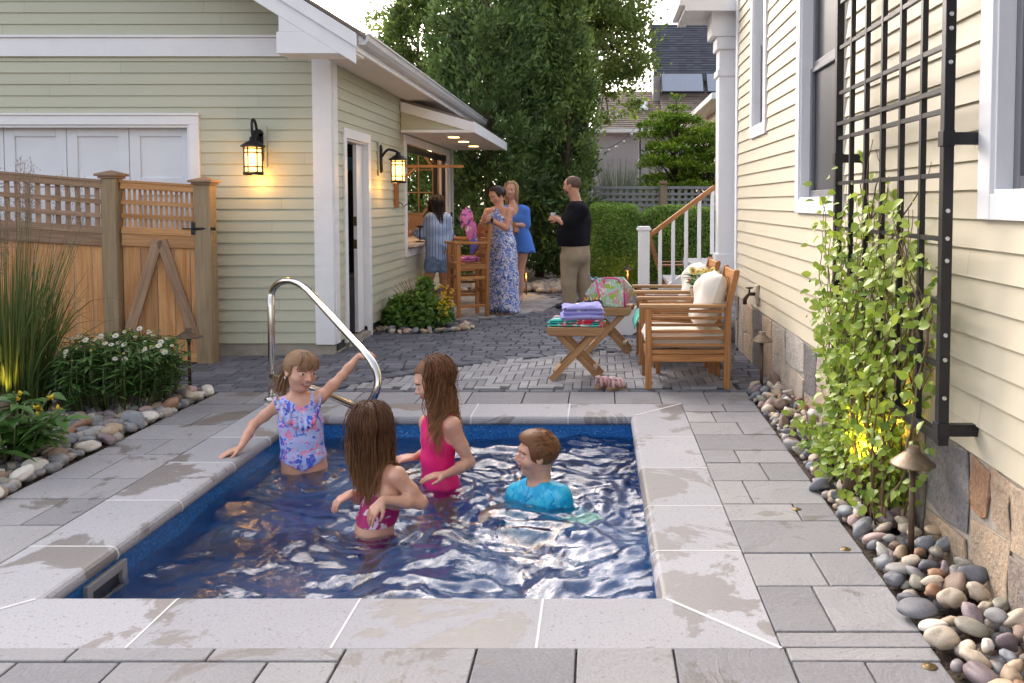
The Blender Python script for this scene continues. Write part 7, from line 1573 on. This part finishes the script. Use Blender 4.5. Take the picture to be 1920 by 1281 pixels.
b = MB(); w_ = J(923, 413, -.20); b.lathe([(.030, -.008), (.034, -.008), (.034, .008), (.030, .008)], w_, 12, ax=np.array([[0, 1., 0], [0, 0, 1.], [1., 0, 0]])); b.lathe([(0, .0), (.02, 0), (.02, .01), (0, .01)], w_ + (0, -.042, .005), 12, ax=np.array([[1., 0, 0], [0, 0, 1.], [0, -1., 0]])); b.build('wrist_watch', M['black'], pw)
S_ = Body(); S_.cone(J(952, 583) * [1, 1, 0] + (0, -.05, .02), J(952, 583) * [1, 1, 0] + (.02, -.16, .015), .034, .028, .02); V, F = grow(S_, .007, lambda P: -P[..., 2] + .002); skin_obj('foot', V, F, [SK['mid']], pw)
# blonde woman in blue dress
Y = 12.3; J = lambda u, v, d=0: A(u, v, Y + d); B = Body(); hd = Head(J(958, 357), (-.12, -1, -.02), (.03, 0, 1), .245, .96); hd.add(B, J(963, 390), .045)
lat = nrm(np.array([.97, -.2, 0])); DR = Body(); st_ = [(J(965, 393), .10, .06), (J(967, 410), .085, .085), (J(969, 430), .07, .08), (J(971, 448), .085, .10)]
B.torso(st_, lat, .05); sA = J(985, 396, -.03); sB_ = J(946, 396, .03); B.cone(sA, sB_, .05, .05, .05); eA = J(988, 424, -.04); eB = J(940, 425, .03)
arm(B, [sA, eA, J(966, 421, -.18)], .043, .95, (-.95, -.1, .05), (0, .9, -.3), -1, .4); arm(B, [sB_, eB, J(955, 430, -.16)], .043, .95, (.8, -.2, .0), (0, .9, -.3), 1, .4)
DR.torso(st_ + [(J(972, 472), .11, .13)], lat, .05); DR.cone(sA, sB_, .052, .052, .05); DR.cone(sA, sA * .1 + eA * .9, .056, .050, .03); DR.cone(sB_, sB_ * .1 + eB * .9, .056, .05, .03)
for s_ in (-1, 1): hp = J(973, 460) + lat * .08 * s_; kn = J(974 + 1 * s_, 510); an = J(975 + 2 * s_, 553); B.cone(hp, kn, .085, .056, .04); B.cone(kn, kn * .6 + an * .4, .056, .052, .02); B.cone(kn * .6 + an * .4, an, .052, .034, .02); B.cone(an - (0, 0, .03), an + (-.01, -.13, -.06), .034, .028, .02)
M['bdress'] = plain('cornflower_dress', (.075, .22, .70), .85, var=.10, scale=7, bump=.4, bscale=14)
def regd(P): q = P - J(971, 440); return np.maximum.reduce([.085 - np.linalg.norm((P - J(961, 390, -.09)) * [1, .8, .8], axis=-1), P[..., 2] - J(966, 383)[2], J(972, 473)[2] + .012 * np.sin(np.arctan2(q[..., 1], q[..., 0]) * 9) - P[..., 2]])
bw = adult('blonde woman in short cornflower blue dress facing us behind the others', Y, B, hd, mats('fair', H_BL), J(973, 556), [('dress', DR, regd, .010, M['bdress'])])
V, F = cap(hd, .007, .013, low=-.40, zf=.44); skin_obj('hair', V, F, [H_BL], bw, gc=V); sb = strands(B, hd, 260, .34, .0055, None, .006, 14, .02, 7, step=.018, attract=A(963, 400, Y + .05), ak=.8); sb.build('hair_strands', H_BL, bw)
# young woman in striped shirt at the bar window
Y = 11.7; J = lambda u, v, d=0: A(u, v, Y + d); B = Body(); hd = Head(J(818, 383), (-.72, .65, -.12), (0, 0, 1), .225, 1.0); hd.add(B, J(822, 402), .042)
fw = nrm(np.array([-.75, .6, 0])); lat = nrm(np.cross((0, 0, 1), fw)); SH = Body(); st_ = [(J(821, 408), .095, .065), (J(821, 428), .085, .090), (J(822, 455), .08, .095), (J(822, 487), .085, .105)]
B.torso(st_[:3] + [(J(822, 485), .08, .09)], lat, .05); SH.torso(st_, lat, .05); sA = J(806, 411, -.06); sB_ = J(837, 411, .06); eA = J(791, 440, -.07); wA = J(779, 437, -.12); eB = J(842, 440, .06); wB = J(836, 462, -.06)
SH.cone(sA, sB_, .058, .058, .06); SH.chain([sA, eA, wA], [.060, .056, .046], .03); SH.chain([sB_, eB, wB], [.058, .054, .046], .03)
arm(B, [sA, eA, wA], .040, .92, (-.9, -.1, .15), (.2, .5, -.6), -1, .5); arm(B, [sB_, eB, wB], .040, .92, (-.4, -.1, -.8), (.2, .5, -.2), 1, .4)
SO = Body(); SO.torso([(J(822, 470), .08, .098), (J(822, 486), .08, .10)], lat, .05); hA, kA, aA = J(811, 490, -.05), J(803, 528, -.03), J(812, 566, .06); hB, kB, aB = J(832, 490, .04), J(833, 530, .05), J(842, 568, .10)
for h_, k_, a_ in ((hA, kA, aA), (hB, kB, aB)): B.cone(h_, k_, .093, .062, .04); B.cone(k_, k_ * .6 + a_ * .4, .060, .056, .02); B.cone(k_ * .6 + a_ * .4, a_, .056, .036, .02); B.cone(a_ - (0, 0, .02), a_ + (-.10, .05, -.03), .036, .03, .02); SO.cone(h_, h_ * .72 + k_ * .28, .104, .10, .03)
t = NT('striped_shirt'); wv = t.n('TexWave', wave_type='BANDS', bands_direction='X'); wv.inputs['Scale'].default_value = 7.5; wv.inputs['Distortion'].default_value = 1.6; wv.inputs['Detail Scale'].default_value = .6; t.l(t.coord('Object', (1, .6, .08)), wv.inputs['Vector']); t.set(Base_Color=t.ramp(wv.outputs['Fac'], [(.35, (.13, .24, .48)), (.5, (.62, .66, .74)), (.62, (.70, .73, .80)), (.75, (.22, .33, .56))]), Roughness=.85); t.bump(t.noise(t.coord('Object'), 12, 3), .5, .01)
sw_ = adult('young woman in blue striped shirt and denim shorts leaning at the bar window', Y, B, hd, mats('tan', H_DK), J(822, 570), [('striped_shirt', SH, lambda P: np.maximum.reduce([J(822, 484)[2] - P[..., 2] + .03 * np.sin(P[..., 0] * 30), P[..., 2] - J(822, 398)[2], .05 - np.linalg.norm(P - wA, axis=-1)]), .010, t.m), ('denim_shorts', SO, None, .004, plain('denim', (.16, .25, .40), .9, var=.3, scale=30))])
V, F = cap(hd, .007, .012, low=-.40); skin_obj('hair', V, F, [H_DK], sw_, gc=V); sb = strands(B, hd, 300, .38, .0055, None, .007, 12, .02, 9, step=.018, comb=np.array([.06, -.10, 0]), attract=A(826, 410, Y - .06), ak=.8); sb.build('hair_strands', H_DK, sw_)
for a_ in (aA, aB): S_ = Body(); f0 = np.array([a_[0], a_[1], .05]); S_.cone(f0 + (.02, -.01, 0), f0 + (-.12, .07, -.01), .045, .036, .03); V, F = grow(S_, .008, lambda P: -P[..., 2] + .002); skin_obj('shoe', V, F, [plain('white_sneaker', (.6, .6, .6), .6)], sw_)
